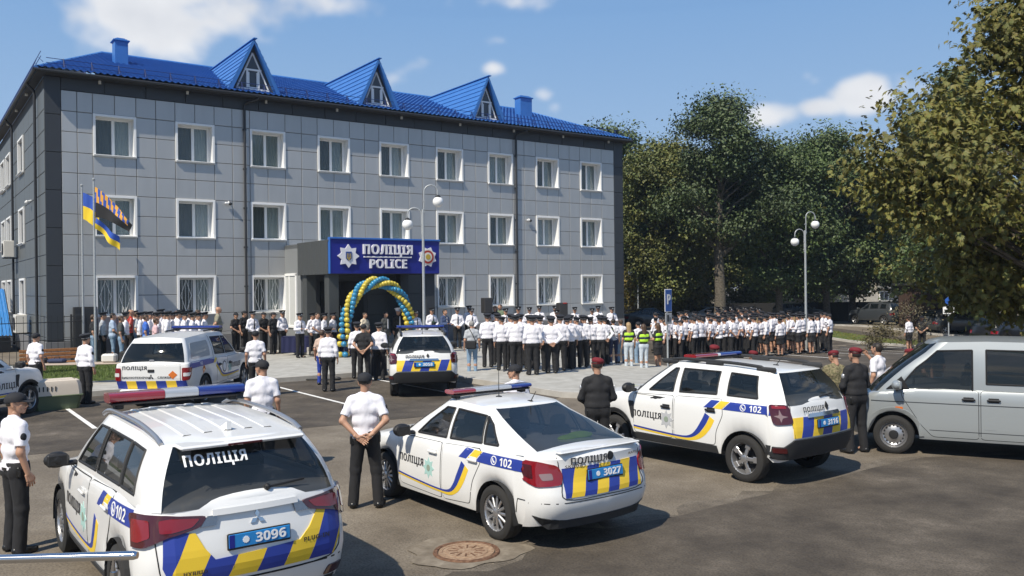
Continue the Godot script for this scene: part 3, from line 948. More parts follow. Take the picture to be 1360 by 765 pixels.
func make_porch() -> void:
	# hall in front of the wall, the canopy box on columns, the dark doors
	var hall := B.new()
	var x0 := 9.75; var x1 := 16.3
	hall.box(Vector3(x0 + 0.1, 2.45, 0.95), Vector3(0.2, 4.7, 1.9), 0.01)
	hall.box(Vector3(x1 - 0.1, 2.45, 0.95), Vector3(0.2, 4.7, 1.9), 0.01)
	hall.box(Vector3((x0 + x1) / 2, 4.70, 0.95), Vector3(x1 - x0, 0.2, 1.9), 0.01)
	part(station, "entrance_hall", hall, M.panel_hall)
	var sw := B.new()
	for z in [0.12, 1.42]: sw.box(Vector3(x0 - 0.02, 2.3, z), Vector3(0.08, 2.4, 0.12), 0.01)
	sw.box(Vector3(x0 - 0.02, 3.44, 0.77), Vector3(0.08, 0.12, 1.42), 0.01)
	sw.box(Vector3(x0 - 0.02, 1.1, 0.77), Vector3(0.08, 0.12, 1.42), 0.01)
	sw.box(Vector3(x0 - 0.02, 2.3, 0.62), Vector3(0.07, 2.3, 0.08), 0.01)
	var sdoor := part(station, "side_door", sw, M.white)
	var sdp := B.new()
	sdp.box(Vector3(x0 - 0.01, 2.3, 0.77), Vector3(0.03, 2.3, 1.3), 0.005)
	part(sdoor, "door_leaf", sdp, M.pale_panel)
	var can := B.new()
	var z0 := 1.9; var z1 := 5.2
	for k in 8:
		var a := z0 + (z1 - z0) * k / 8.0; var e := z0 + (z1 - z0) * (k + 1) / 8.0
		can.box(Vector3(9.66, 4.10, (a + e) / 2), Vector3(0.1, 1.42, e - a - 0.02), 0.01)
		can.box(Vector3(14.84, 4.10, (a + e) / 2), Vector3(0.1, 1.42, e - a - 0.02), 0.01)
	can.box(Vector3(12.27, 3.46, (z0 + z1) / 2), Vector3(5.05, 0.1, z1 - z0))
	can.box(Vector3(12.27, 4.78, (z0 + z1) / 2), Vector3(5.3, 0.08, z1 - z0 + 0.1), 0.01)
	can.box(Vector3(12.27, 4.1, z1 - 0.06), Vector3(5.05, 1.4, 0.08))
	part(station, "canopy", can, M.panel_porch)
	for p in [[9.95, 2.4], [9.95, 4.8], [14.55, 2.4], [14.55, 4.8]]:
		var co := B.new()
		co.box(Vector3(p[0], 1.75, p[1]), Vector3(0.45, 3.4, 0.45), 0.015)
		for y in [1.1, 2.3]: co.box(Vector3(p[0], y, p[1]), Vector3(0.43, 0.02, 0.43))
		part(station, "canopy_column", co, M.panel_porch if p[0] < 12 else M.panel_dark)
	var bk := B.new()
	bk.box(Vector3(13.0, 2.3, 1.75), Vector3(6.2, 4.4, 0.1))
	part(station, "entrance_wall", bk, M.backing)
	for k in 3:
		for j in 3:
			var p := part(station, "entrance_panel", panel_shape(1.0, 0.95, {}), M.panel_porch)
			p.position = Vector3(13.0 + k * 1.0, 0.6 + j * 0.95, 1.83)
	var dk := B.new()
	dk.box(Vector3(11.75, 1.75, 1.84), Vector3(2.1, 2.7, 0.06), 0.01)
	for x in [11.72, 11.78]: dk.box(Vector3(x, 1.75, 1.9), Vector3(0.05, 2.6, 0.05), 0.01)
	var dd := part(station, "entrance_door", dk, M.black)
	var hd := B.new()
	hd.tube([Vector3(11.6, 1.5, 1.93), Vector3(11.6, 1.5, 1.98), Vector3(11.6, 2.0, 1.98), Vector3(11.6, 2.0, 1.93)], 0.015, 6)
	part(dd, "handle", hd, M.steel, 50)
	var fl := B.new()
	for k in 4: fl.box(Vector3(12.4, 0.13 + 0.15 * k, 2.9 - 0.17 * k), Vector3(6.6, 0.15, 3.4 - 0.3 * k), 0.01)
	part(station, "entrance_step", fl, M.concrete)
	make_sign()

func star(points: int, r0: float, r1: float) -> PackedVector2Array:
	var p := PackedVector2Array()
	for k in points * 2:
		var a := PI / 2 + PI * k / points
		p.push_back(Vector2(cos(a), sin(a)) * (r0 if k % 2 == 0 else r1))
	return p

func text_mesh(s: String, px: float, depth := 0.01, bold := 700) -> TextMesh:
	var t := TextMesh.new()
	var f := SystemFont.new()
	f.font_names = PackedStringArray(["Droid Sans"])
	f.font_weight = bold
	t.font = f
	t.text = s
	t.font_size = 64
	t.pixel_size = px / 64.0
	t.depth = depth
	t.horizontal_alignment = HORIZONTAL_ALIGNMENT_CENTER
	t.vertical_alignment = VERTICAL_ALIGNMENT_CENTER
	return t

func make_sign() -> void:
	var at := CORNER + LIFT + along * 12.27 + outward * 5.27
	var s := thing("police_sign", "blue sign over the entrance with white raised lettering and two star badges", "sign", at, YAW)
	var b := B.new()
	b.box(Vector3(0, 4.13, -0.04), Vector3(5.17, 1.44, 0.16), 0.01)
	part(s, "board", b, M.sign_blue)
	var e := B.new()
	e.box(Vector3(0, 4.88, -0.02), Vector3(5.23, 0.07, 0.24), 0.01)
	e.box(Vector3(-2.6, 4.13, -0.04), Vector3(0.05, 1.44, 0.2), 0.01)
	part(s, "edge_trim", e, M.sign_edge)
	for l in [["ПОЛІЦІЯ", 4.43, 0.57, 1.0], ["POLICE", 3.82, 0.53, 1.0]]:
		var t := part(s, "lettering", text_mesh(l[0], l[2], 0.1, 700), M.letter)
		t.position = Vector3(0.03, l[1], 0.09)
		t.scale = Vector3(0.99, 1, 1)
		t.name = numbered("lettering", s.get_instance_id())
	var ln := B.new()
	ln.box(Vector3(0.03, 4.115, 0.08), Vector3(2.28, 0.055, 0.05), 0.008)
	part(s, "rule", ln, M.letter)
	var st1 := B.new()
	st1.prism(star(8, 0.49, 0.34), 0.05, 0.11, Basis(), Vector3(-1.8, 4.14, 0))
	var e1 := part(s, "star_badge", st1, M.letter)
	var sh := B.new()
	sh.prism(PackedVector2Array([Vector2(-0.13, 0.18), Vector2(0.13, 0.18), Vector2(0.13, -0.1), Vector2(0.0, -0.2), Vector2(-0.13, -0.1)]), 0.11, 0.135, Basis(), Vector3(-1.8, 4.14, 0))
	part(e1, "shield", sh, paint(0.02, 0.06, 0.25, 0.5))
	var tr := B.new()
	for x in [-0.075, 0.0, 0.075]: tr.box(Vector3(-1.8 + x, 4.14, 0.14), Vector3(0.024, 0.22, 0.015))
	tr.box(Vector3(-1.8, 4.06, 0.14), Vector3(0.15, 0.025, 0.014))
	tr.box(Vector3(-1.8, 4.0, 0.14), Vector3(0.05, 0.08, 0.013))
	part(e1, "trident", tr, M.gold)
	var st2 := B.new()
	st2.prism(star(8, 0.46, 0.35), 0.05, 0.1, Basis(Vector3(0, 0, 1), PI / 8), Vector3(1.96, 4.14, 0))
	var e2 := part(s, "star_badge", st2, M.letter)
	for r in [[0.34, 0.0, M.plastic_white], [0.29, 0.012, M.red], [0.2, 0.024, M.plastic_white], [0.12, 0.036, M.gold]]:
		var d := B.new()
		d.prism(star(24, r[0], r[0]), 0.1, 0.115 + r[1], Basis(), Vector3(1.96, 4.14, 0))
		part(e2, "badge_ring", d, r[2])

# ---------------------------------------------------------------- vehicles
# A body is two grids of points for its right half (mirrored for the left): the lower body from sill to shoulder and the
# greenhouse from shoulder to roof edge; each row runs from the middle of the rear, round the corner, along the side, to the front.
class Shell:
	var low := []      # rows of Vector3, x forward, y up, z to the right
	var top := []
	var d := {}
	func point(g: Array, arc: float, y: float, sg: float) -> Vector3:
		var prev := Vector3()
		for j in g.size():
			var row: Array = g[j]
			var left := absf(arc)
			var q: Vector3 = row[row.size() - 1]
			for k in row.size() - 1:
				var l: float = row[k].distance_to(row[k + 1])
				if left <= l:
					q = row[k].lerp(row[k + 1], left / maxf(l, 1e-6)); break
				left -= l
			if q.y >= y or j == g.size() - 1:
				if j == 0: q = q
				else:
					var f := clampf((y - prev.y) / maxf(q.y - prev.y, 1e-5), 0.0, 1.25)
					q = prev.lerp(q, f)
				return Vector3(q.x, y, q.z * sg)
			prev = q
		return prev
	func side(g: Array, x: float, y: float, sg: float) -> Vector3:
		var prev := Vector3()
		for j in g.size():
			var row: Array = g[j]
			var q: Vector3 = row[0]
			for k in range(2, row.size() - 1):
				if row[k].x <= x and x <= row[k + 1].x and row[k].z > 0.3:
					q = row[k].lerp(row[k + 1], (x - row[k].x) / maxf(row[k + 1].x - row[k].x, 1e-6)); break
			if q.y >= y or j == g.size() - 1:
				if j > 0:
					var f := clampf((y - prev.y) / maxf(q.y - prev.y, 1e-5), 0.0, 1.2)
					q = prev.lerp(q, f)
				return Vector3(x, y, q.z * sg)
			prev = q
		return prev

func half_row(y: Callable, xr: float, xf: float, w: float, cr: Vector2, cf: Vector2, xs: Array, bulge: float, taper: float) -> Array:
	# xs: side stations as given for the widest row; shifted towards this row's own ends
	var r := []
	for k in 6:
		var z := (w - cr.y) * k / 6.0
		r.append(Vector2(xr + bulge * (z / w) * (z / w), z))
	for k in 6:
		var a := PI / 2 * k / 5.0
		r.append(Vector2(xr + bulge * pow((w - cr.y) / w, 2) + cr.x * (1 - cos(a)), w - cr.y + cr.y * sin(a)))
	var s0: float = r[-1].x
	var s1 := xf - cf.x
	var m := (s0 + s1) / 2; var hl := (s1 - s0) / 2
	for x in xs:
		var t := clampf(x, s0 + 0.01, s1 - 0.01)
		r.append(Vector2(t, w - taper * pow(absf((t - m) / hl), 3.0)))
	var we := w - taper
	for k in 6:
		var a := PI / 2 * (5 - k) / 5.0
		r.append(Vector2(xf - cf.x * (1 - cos(a)), we - cf.y + cf.y * sin(a)))
	for k in range(5, -1, -1):
		var z := (we - cf.y) * k / 6.0
		r.append(Vector2(xf + 0.10 * (1 - pow(z / (we - cf.y), 2)) if true else xf, z))
	for k in 12:   # ease the start of the side into its taper
		pass
	var out := []
	for p in r: out.append(Vector3(p.x, y.call(p.x, p.y), p.y))
	return out

func curve(pts: Array, x: float) -> float:  # smooth curve through (x, y) pairs, x growing
	if x <= pts[0][0]: return pts[0][1]
	for k in pts.size() - 1:
		if x <= pts[k + 1][0]:
			var f: float = (x - pts[k][0]) / (pts[k + 1][0] - pts[k][0])
			return lerpf(pts[k][1], pts[k + 1][1], f * f * (3 - 2 * f) * 0.5 + f * 0.5)
	return pts[-1][1]

func car_shell(d: Dictionary) -> Shell:
	var s := Shell.new()
	s.d = d
	var xs := []
	var x: float = d.xr + 0.3
	while x < d.xf - 0.3:
		xs.append(x); x += 0.14
	for ax in d.axles:
		for k in 19: xs.append(ax + d.arch * cos(PI * k / 18.0))
	xs.sort()
	var keep := [xs[0]]
	for e in xs:
		if e - keep[-1] > 0.006: keep.append(e)
	xs = keep
	s.d.xs = xs
	var bottom := func(px: float, pz: float) -> float:
		var yb: float = curve(d.sill, px)
		if pz > d.w * 0.75:
			for ax in d.axles:
				var q: float = (px - ax) / d.arch
				if absf(q) < 1.0: yb = maxf(yb, d.wheel + d.arch * sqrt(1.0 - q * q))
		return yb
	for r in d.rows:   # [fraction, width factor, rear inset, front inset]
		var yf := func(px: float, pz: float) -> float:
			var b: float = bottom.call(px, pz)
			var t: float = curve(d.shoulder, px)
			return lerpf(minf(b, t - 0.02), t, r[0])
		s.low.append(half_row(yf, d.xr + r[2], d.xf - r[3], d.w * r[1], d.cr, d.cf, xs, d.get("bulge", 0.06), d.get("taper", 0.05)))
	# greenhouse: keys are [x at the shoulder, x at the roof]
	var g: Dictionary = d.cabin
	var n := 6
	for j in n + 1:
		var f := float(j) / n
		var bow := sin(PI * f) * float(g.get("bow", 0.02))
		var xr := lerpf(g.xr[0], g.xr[1], f) - bow * 1.0
		var xf := lerpf(g.xf[0], g.xf[1], f) + bow * 0.8
		var w := lerpf(g.w[0], g.w[1], f) + bow
		var yf := func(px: float, pz: float) -> float:
			var lo: float = curve(d.shoulder, clampf(px, g.xr[0], g.xf[0])) - 0.03
			var hi: float = curve(g.roof, px) - 0.0
			return lerpf(lo, hi, f)
		var cr := Vector2(g.cr[0], g.cr[1]) * lerpf(1.0, 0.8, f)
		var cf := Vector2(g.cf[0], g.cf[1]) * lerpf(1.0, 0.8, f)
		var kx := []
		for k in g.keys: kx.append(lerpf(k[0], k[1], f))
		s.top.append(half_row(yf, xr, xf, w, cr, cf, kx, g.get("bulge", 0.05), 0.0))
	return s

func lid(b: B, row: Array, crown: float, cr_f := 1.0) -> void:  # closes a shell over its top row with a domed surface
	var n := 9
	var lines := []
	for k in row.size():
		var r := []
		for i in n + 1:
			var u := -1.0 + 2.0 * i / n
			var p: Vector3 = row[k]
			r.append(Vector3(p.x, p.y + crown * (1 - u * u) * clampf(p.z / 0.5, 0, 1), p.z * u))
		lines.append(r)
	b.grid(lines)

func both(b: B, g: Array, j0: int, j1: int, k0: int, k1: int) -> void:  # a piece of a grid and its mirror image
	for j in range(j0, j1):
		for k in range(k0, k1):
			var p: Vector3 = g[j][k]; var q: Vector3 = g[j][k + 1]; var r: Vector3 = g[j + 1][k + 1]; var t: Vector3 = g[j + 1][k]
			b.quad(p, q, r, t)
			var m := Vector3(1, 1, -1)
			b.quad(p * m, t * m, r * m, q * m)

func one(b: B, g: Array, j0: int, j1: int, k0: int, k1: int, sg: float) -> void:
	var m := Vector3(1, 1, sg)
	for j in range(j0, j1):
		for k in range(k0, k1):
			if sg > 0: b.quad(g[j][k], g[j][k + 1], g[j + 1][k + 1], g[j + 1][k])
			else: b.quad(g[j][k] * m, g[j + 1][k] * m, g[j + 1][k + 1] * m, g[j][k + 1] * m)

func cover(s: Shell, g: Array, poly: PackedVector2Array, off: float, sg: float, how := "side", cell := 0.09) -> B:
	# a thin shape lying on the body: poly in (x, y) on a side, or (arc from the middle of the rear, y) when how is "rear"
	var b := B.new()
	var r := Rect2(poly[0], Vector2())
	for p in poly: r = r.expand(p)
	var place := func(p: Vector2, o: float) -> Vector3:
		var q: Vector3
		var t: Vector3
		var e := 0.02
		if how == "side":
			q = s.side(g, p.x, p.y, sg)
			var dx: Vector3 = s.side(g, p.x + e, p.y, sg) - s.side(g, p.x - e, p.y, sg)
			var dy: Vector3 = s.side(g, p.x, p.y + e, sg) - s.side(g, p.x, p.y - e, sg)
			t = dx.cross(dy)
			if t.z * sg < 0: t = -t
		else:
			var sgn := sg if how == "wrap" else (1.0 if p.x >= 0 else -1.0)
			q = s.point(g, p.x, p.y, sgn)
			var da: Vector3 = s.point(g, absf(p.x) + e, p.y, sgn) - s.point(g, maxf(absf(p.x) - e, 0.0), p.y, sgn)
			var dy: Vector3 = s.point(g, p.x, p.y + e, sgn) - s.point(g, p.x, p.y - e, sgn)
			t = da.cross(dy)
			if t.dot(Vector3(q.x, 0, q.z * 0.6)) < 0: t = -t
		return q + t.normalized() * o
	var nx := int(ceil(r.size.x / cell)); var ny := int(ceil(r.size.y / cell))
	for i in nx:
		for j in ny:
			var o := r.position + Vector2(i, j) * cell
			var sq := PackedVector2Array([o, o + Vector2(cell, 0), o + Vector2(cell, cell), o + Vector2(0, cell)])
			for piece in Geometry2D.intersect_polygons(poly, sq):
				var ix := Geometry2D.triangulate_polygon(piece)
				for k in range(0, ix.size(), 3):
					var q := [place.call(piece[ix[k]], off), place.call(piece[ix[k + 1]], off), place.call(piece[ix[k + 2]], off)]
					var m: Vector3 = (q[0] + q[1] + q[2]) / 3.0
					var n: Vector3 = (q[1] - q[0]).cross(q[2] - q[0])
					var out := Vector3(0, 0, sg) if how == "side" else Vector3(m.x, 0, m.z * 0.6)
					if n.dot(out) < 0: b.tri(q[0], q[2], q[1])
					else: b.tri(q[0], q[1], q[2])
	if off > 0.004:
		for i in poly.size():
			var a := poly[i]; var e := poly[(i + 1) % poly.size()]
			var n := maxi(1, int(ceil(a.distance_to(e) / cell)))
			for k in n:
				var p := a.lerp(e, float(k) / n); var q := a.lerp(e, float(k + 1) / n)
				b.quad(place.call(p, off), place.call(q, off), place.call(q, -0.004), place.call(p, -0.004))
	return b

func script_on(s: Shell, g: Array, text: String, size: float, at: Vector2, off: float, sg: float, how := "side", stretch := 1.0, bold := 700) -> B:
	var b := B.new()
	var t := text_mesh(text, size, 0.0, bold)
	var arr := t.get_mesh_arrays()
	var v: PackedVector3Array = arr[Mesh.ARRAY_VERTEX]
	var ix: PackedInt32Array = arr[Mesh.ARRAY_INDEX] if arr[Mesh.ARRAY_INDEX] != null else PackedInt32Array()
	var n := ix.size() if ix.size() else v.size()
	var q := []
	for k in n:
		var p := v[ix[k]] if ix.size() else v[k]
		var w: Vector3
		if how == "side":
			w = s.side(g, at.x + p.x * stretch * (1.0 if sg > 0 else -1.0), at.y + p.y, sg)
			w.z += off * sg
		else:
			var c := at.x + p.x * stretch
			w = s.point(g, c, at.y + p.y, 1.0 if c >= 0 else -1.0)
			w.x -= off
		q.append(w)
	for k in range(0, q.size() - 2, 3):
		var nn: Vector3 = (q[k + 1] - q[k]).cross(q[k + 2] - q[k])
		var out := Vector3(0, 0, sg) if how == "side" else Vector3(-1, 0, 0)
		if nn.dot(out) < 0: b.tri(q[k], q[k + 2], q[k + 1])
		else: b.tri(q[k], q[k + 1], q[k + 2])
	return b

func pv(a: Array) -> PackedVector2Array:
	var p := PackedVector2Array()
	for e in a: p.push_back(Vector2(e[0], e[1]))
	return p

func round_poly(p: PackedVector2Array, r: float) -> PackedVector2Array:
	var o := PackedVector2Array()
	var n := p.size()
	for i in n:
		var a := p[(i + n - 1) % n]; var c := p[i]; var e := p[(i + 1) % n]
		var u := (a - c).limit_length(r); var w := (e - c).limit_length(r)
		for k in 4:
			var f := k / 3.0
			o.push_back((c + u).lerp(c, f).lerp(c.lerp(c + w, f), f))
	return o

var wheel_shapes := {}
func wheel(kind: String, r: float) -> Array:
	var key := "%s%.2f" % [kind, r]
	if wheel_shapes.has(key): return wheel_shapes[key]
	var bs := Basis(Vector3(1, 0, 0), PI / 2)   # y becomes z: the outer face looks along +z
	var t := B.new()
	var w := 0.11
	var rim := r * 0.66
	t.lathe([Vector2(rim, -w * 0.92), Vector2(r * 0.88, -w), Vector2(r * 0.97, -w * 0.85), Vector2(r, -w * 0.6), Vector2(r, -w * 0.25), Vector2(r * 0.985, -w * 0.22), Vector2(r * 0.985, -w * 0.16), Vector2(r, -w * 0.13), Vector2(r, w * 0.13), Vector2(r * 0.985, w * 0.16), Vector2(r * 0.985, w * 0.22), Vector2(r, w * 0.25), Vector2(r, w * 0.6), Vector2(r * 0.97, w * 0.85), Vector2(r * 0.88, w), Vector2(r * 0.8, w * 1.03), Vector2(rim * 1.03, w * 0.95), Vector2(rim, w * 0.85)], 36, Vector3(), bs)
	var m := B.new()
	m.lathe([Vector2(rim * 0.93, -w * 0.8), Vector2(rim * 0.93, w * 0.6), Vector2(rim, w * 0.86), Vector2(rim * 1.04, w * 0.93), Vector2(rim * 1.04, w * 0.8)], 32, Vector3(), bs)
	var h := B.new()
	var hub := B.new()
	h.lathe([Vector2(0, -0.02), Vector2(rim * 0.93, -0.02)], 24, Vector3(), bs)   # dark back plate with the brake
	var n := 5
	match kind:
		"five": n = 5
		"cover": n = 12
		"steel": n = 16
		"star": n = 6
	if kind == "steel":
		m.lathe([Vector2(rim * 0.96, w * 0.35), Vector2(rim * 0.82, w * 0.62), Vector2(rim * 0.7, w * 0.5), Vector2(rim * 0.4, w * 0.75), Vector2(rim * 0.0, w * 0.8)], 32, Vector3(), bs)
		for k in n:
			var a := TAU * k / n
			hub.box(Vector3(cos(a), sin(a), 0) * rim * 0.72 + Vector3(0, 0, w * 0.57), Vector3(rim * 0.1, rim * 0.13, 0.012), 0.0, Basis(Vector3(0, 0, 1), a))
		hub.lathe([Vector2(rim * 0.36, w * 0.76), Vector2(rim * 0.3, w * 1.0), Vector2(0, w * 1.04)], 20, Vector3(), bs)
	else:
		for k in n:
			var a := TAU * k / n
			var wd := rim * (0.16 if n == 12 else 0.24)
			var q := Basis(Vector3(0, 0, 1), a)
			m.box(q * Vector3(rim * 0.56, 0, w * 0.58), Vector3(rim * 0.82, wd, 0.028), 0.008, q * Basis(Vector3(0, 1, 0), 0.12))
			if n <= 6: m.box(q * Vector3(rim * 0.8, 0, w * 0.62), Vector3(rim * 0.3, wd * 1.7, 0.024), 0.008, q)
		m.lathe([Vector2(rim * 0.24, w * 0.5), Vector2(rim * 0.23, w * 0.85), Vector2(rim * 0.15, w * 0.93), Vector2(0, w * 0.94)], 20, Vector3(), bs)
		for k in 5:
			var a := TAU * (k + 0.5) / 5
			hub.lathe([Vector2(0.012, w * 0.8), Vector2(0.012, w * 0.9), Vector2(0, w * 0.9)], 6, Vector3(cos(a), sin(a), 0) * rim * 0.3, bs)
	wheel_shapes[key] = [t.mesh(40), m.mesh(35), h.mesh(), hub.mesh(35)]
	return wheel_shapes[key]

func car(called: String, label: String, category: String, d: Dictionary, at: Vector3, heading: float, group := "") -> Array:
	var th := thing(called, label, category, at, PI / 2 - deg_to_rad(heading), group)
	var s := car_shell(d)
	var low := s.low; var top := s.top
	var g: Dictionary = d.cabin
	var nk: int = low[0].size()
	var b := B.new()
	both(b, low, 0, low.size() - 1, 0, nk - 1)
	lid(b, low[-1], d.get("crown", 0.05))
	# roof and pillars
	var rows: int = top.size() - 1
	var base := 11     # first side column (after the rear middle and corner)
	var nt: int = top[0].size()
	var front := base + (g.keys as Array).size()
	var glassy := {}   # column -> [row from, row to, name]
	for q in g.glass:  # [key from, key to, row from, row to]
		for k in range(base + 1 + q[0], base + 1 + q[1]): glassy[k] = [q[2], q[3]]
	for k in range(0, g.get("rear_cols", 9)): glassy[k] = g.rear_rows
	for k in range(nt - 1 - int(g.get("front_cols", 10)), nt - 1): glassy[k] = g.front_rows
	for k in nt - 1:
		if glassy.has(k):
			both(b, top, 0, glassy[k][0], k, k + 1)
			both(b, top, glassy[k][1], rows, k, k + 1)
		else:
			both(b, top, 0, rows, k, k + 1)
	lid(b, top[rows], g.get("crown", 0.06))
	var pm: Material = d.paint
	var body := part(th, "body", b, pm, 38)
	var win := func(called2: String, k0: int, k1: int, sg: float) -> void:
		var w := B.new()
		var r: Array = glassy[k0]
		one(w, top, r[0], r[1], k0, k1, sg)
		var o := part(th, called2, w, M.car_glass, 60)
		# rubber seal round the pane
		var lp := []
		var m := Vector3(1, 1, sg)
		for k in range(k0, k1 + 1): lp.append(top[r[0]][k] * m)
		for j in range(r[0], r[1] + 1): lp.append(top[j][k1] * m)
		for k in range(k1, k0 - 1, -1): lp.append(top[r[1]][k] * m)
		for j in range(r[1], r[0] - 1, -1): lp.append(top[j][k0] * m)
		var sl := B.new()
		sl.tube(lp, 0.014, 5, false)
		part(o, "seal", sl, M.rubber, 50)
	for sg in [-1.0, 1.0]:
		for q in g.glass: win.call("side_window", base + 1 + q[0], base + 1 + q[1], sg)
	var rw := B.new()
	both(rw, top, g.rear_rows[0], g.rear_rows[1], 0, g.get("rear_cols", 9))
	var rear_glass := part(th, "rear_window", rw, M.car_glass, 60)
	var fw := B.new()
	both(fw, top, g.front_rows[0], g.front_rows[1], nt - 1 - int(g.get("front_cols", 10)), nt - 1)
	part(th, "windscreen", fw, M.car_glass, 60)
	# underbody, wheel housings, cabin tub and seats
	var u := B.new()
	var sb: float = curve(d.sill, 0.0)
	u.box(Vector3((d.xf + d.xr) / 2, sb + 0.12, 0), Vector3(d.xf - d.xr - 0.5, 0.2, d.w * 2 - 0.56))
	for ax in d.axles:
		for sg in [-1.0, 1.0]:
			var r0 := []; var r1 := []; var r2 := []
			for k in 17:
				var a := PI * k / 16.0
				var p := Vector3(ax + (d.arch + 0.0) * cos(a), d.wheel + (d.arch + 0.0) * sin(a), 0)
				if k == 0 or k == 16: p.y = sb
				r0.append(p + Vector3(0, 0, sg * (d.w - 0.015))); r1.append(p + Vector3(0, 0, sg * (d.w - 0.34)))
				r2.append(Vector3(ax, d.wheel, sg * (d.w - 0.34)))
			u.grid([r0, r1]); u.grid([r1, r2])
	part(th, "underbody", u, M.black_matt)
	var tub := B.new()
	var y0: float = curve(d.shoulder, 0.0)
	tub.box(Vector3((g.xf[0] + g.xr[0]) / 2, y0 - 0.28, 0), Vector3(g.xf[0] - g.xr[0] - 0.3, 0.4, d.w * 2 - 0.3))
	tub.box(Vector3(g.xf[0] - 0.35, y0 - 0.02, 0), Vector3(0.45, 0.16, d.w * 2 - 0.4), 0.05)
	tub.tube([Vector3(g.xf[0] - 0.72, y0 - 0.0, -0.56), Vector3(g.xf[0] - 0.72, y0 + 0.09, -0.40), Vector3(g.xf[0] - 0.72, y0 + 0.09, -0.32), Vector3(g.xf[0] - 0.72, y0 - 0.02, -0.2), Vector3(g.xf[0] - 0.72, y0 - 0.13, -0.32), Vector3(g.xf[0] - 0.72, y0 - 0.1, -0.5), Vector3(g.xf[0] - 0.72, y0, -0.56)], 0.016, 6)
	for row in d.get("seats", [0.1, -0.75]):
		for z in [-0.36, 0.36]:
			tub.box(Vector3(row - 0.12, y0 - 0.02, z), Vector3(0.14, 0.44, 0.46), 0.06, Basis(Vector3(0, 0, 1), 0.18))
			tub.box(Vector3(row - 0.17, y0 + 0.26, z), Vector3(0.1, 0.16, 0.24), 0.04, Basis(Vector3(0, 0, 1), 0.12))
	part(th, "seats", tub, M.cabin)
	# wheels
	var ws := wheel(d.rim, d.wheel)
	for ax in d.axles:
		for sg in [-1.0, 1.0]:
			var w := part(th, "wheel", ws[0], M.tyre)
			w.position = Vector3(ax, d.wheel, sg * (d.w - 0.125))
			if sg < 0: w.rotation.y = PI
			var o := part(w, "rim", ws[1], d.get("rim_paint", M.alloy))
			stuff(part(w, "wheel_nuts", ws[3], M.steel if d.rim != "steel" else M.black))
			part(w, "brake", ws[2], M.black_matt)
	# mirrors
	for sg in [-1.0, 1.0]:
		var mb := B.new()
		var mx: float = g.keys[g.keys.size() - 2][0] - 0.02
		var my: float = curve(d.shoulder, mx) + 0.09
		var mz: float = s.side(low, mx, my - 0.15, sg).z
		mb.ball(Vector3(mx, my, mz + sg * 0.15), Vector3(0.085, 0.085, 0.125), 12, 8)
		mb.box(Vector3(mx - 0.055, my, mz + sg * 0.15), Vector3(0.04, 0.13, 0.2), 0.03)
		mb.box(Vector3(mx + 0.02, my - 0.05, mz + sg * 0.02), Vector3(0.09, 0.05, 0.16), 0.02)
		part(th, "wing_mirror", mb, d.get("mirror", M.black), 40)
	return [th, s, rear_glass]

func doors(th: Node3D, s: Shell, spec: Array, sides: Array, pm: Material) -> void:  # spec: polygons in (x, y)
	for sg in sides:
		for q in spec:
			var p := round_poly(pv(q.poly), 0.05)
			var big := Geometry2D.offset_polygon(p, 0.009, Geometry2D.JOIN_ROUND)[0]
			part(th, "door_gap", cover(s, s.low, big, 0.0015, sg), M.rubber)
			var dr := part(th, "door" if not q.has("name") else q.name, cover(s, s.low, p, 0.0035, sg), pm, 30)
			if q.has("handle"):
				var h := B.new()
				var c := s.side(s.low, q.handle[0], q.handle[1], sg)
				h.box(c + Vector3(0, 0, sg * 0.03), Vector3(0.2, 0.035, 0.025), 0.012)
				h.box(c + Vector3(0, 0.0, sg * 0.006), Vector3(0.15, 0.075, 0.01), 0.005)
				part(dr, "handle", h, q.get("hm", M.black), 40)

func ribbon(path: Array, w: Array, side0: float, side1: float) -> PackedVector2Array:  # strip along a path between two offsets, in units of w
	var l := PackedVector2Array(); var r := PackedVector2Array()
	for i in path.size():
		var a := Vector2(path[maxi(i - 1, 0)][0], path[maxi(i - 1, 0)][1]); var e := Vector2(path[mini(i + 1, path.size() - 1)][0], path[mini(i + 1, path.size() - 1)][1])
		var d := (e - a).normalized()
		var n := Vector2(-d.y, d.x)
		var c := Vector2(path[i][0], path[i][1])
		l.push_back(c + n * w[i] * side0); r.push_back(c + n * w[i] * side1)
	r.reverse()
	l.append_array(r)
	return l

func spline(p: Array, n := 6) -> Array:
	var o := []
	for i in p.size() - 1:
		var a := Vector2(p[maxi(i - 1, 0)][0], p[maxi(i - 1, 0)][1]); var b := Vector2(p[i][0], p[i][1]); var c := Vector2(p[i + 1][0], p[i + 1][1]); var e := Vector2(p[mini(i + 2, p.size() - 1)][0], p[mini(i + 2, p.size() - 1)][1])
		for k in n: o.append(b.cubic_interpolate(c, a, e, float(k) / n))
	o.append(Vector2(p[-1][0], p[-1][1]))
	var r := []
	for q in o: r.append([q.x, q.y])
	return r

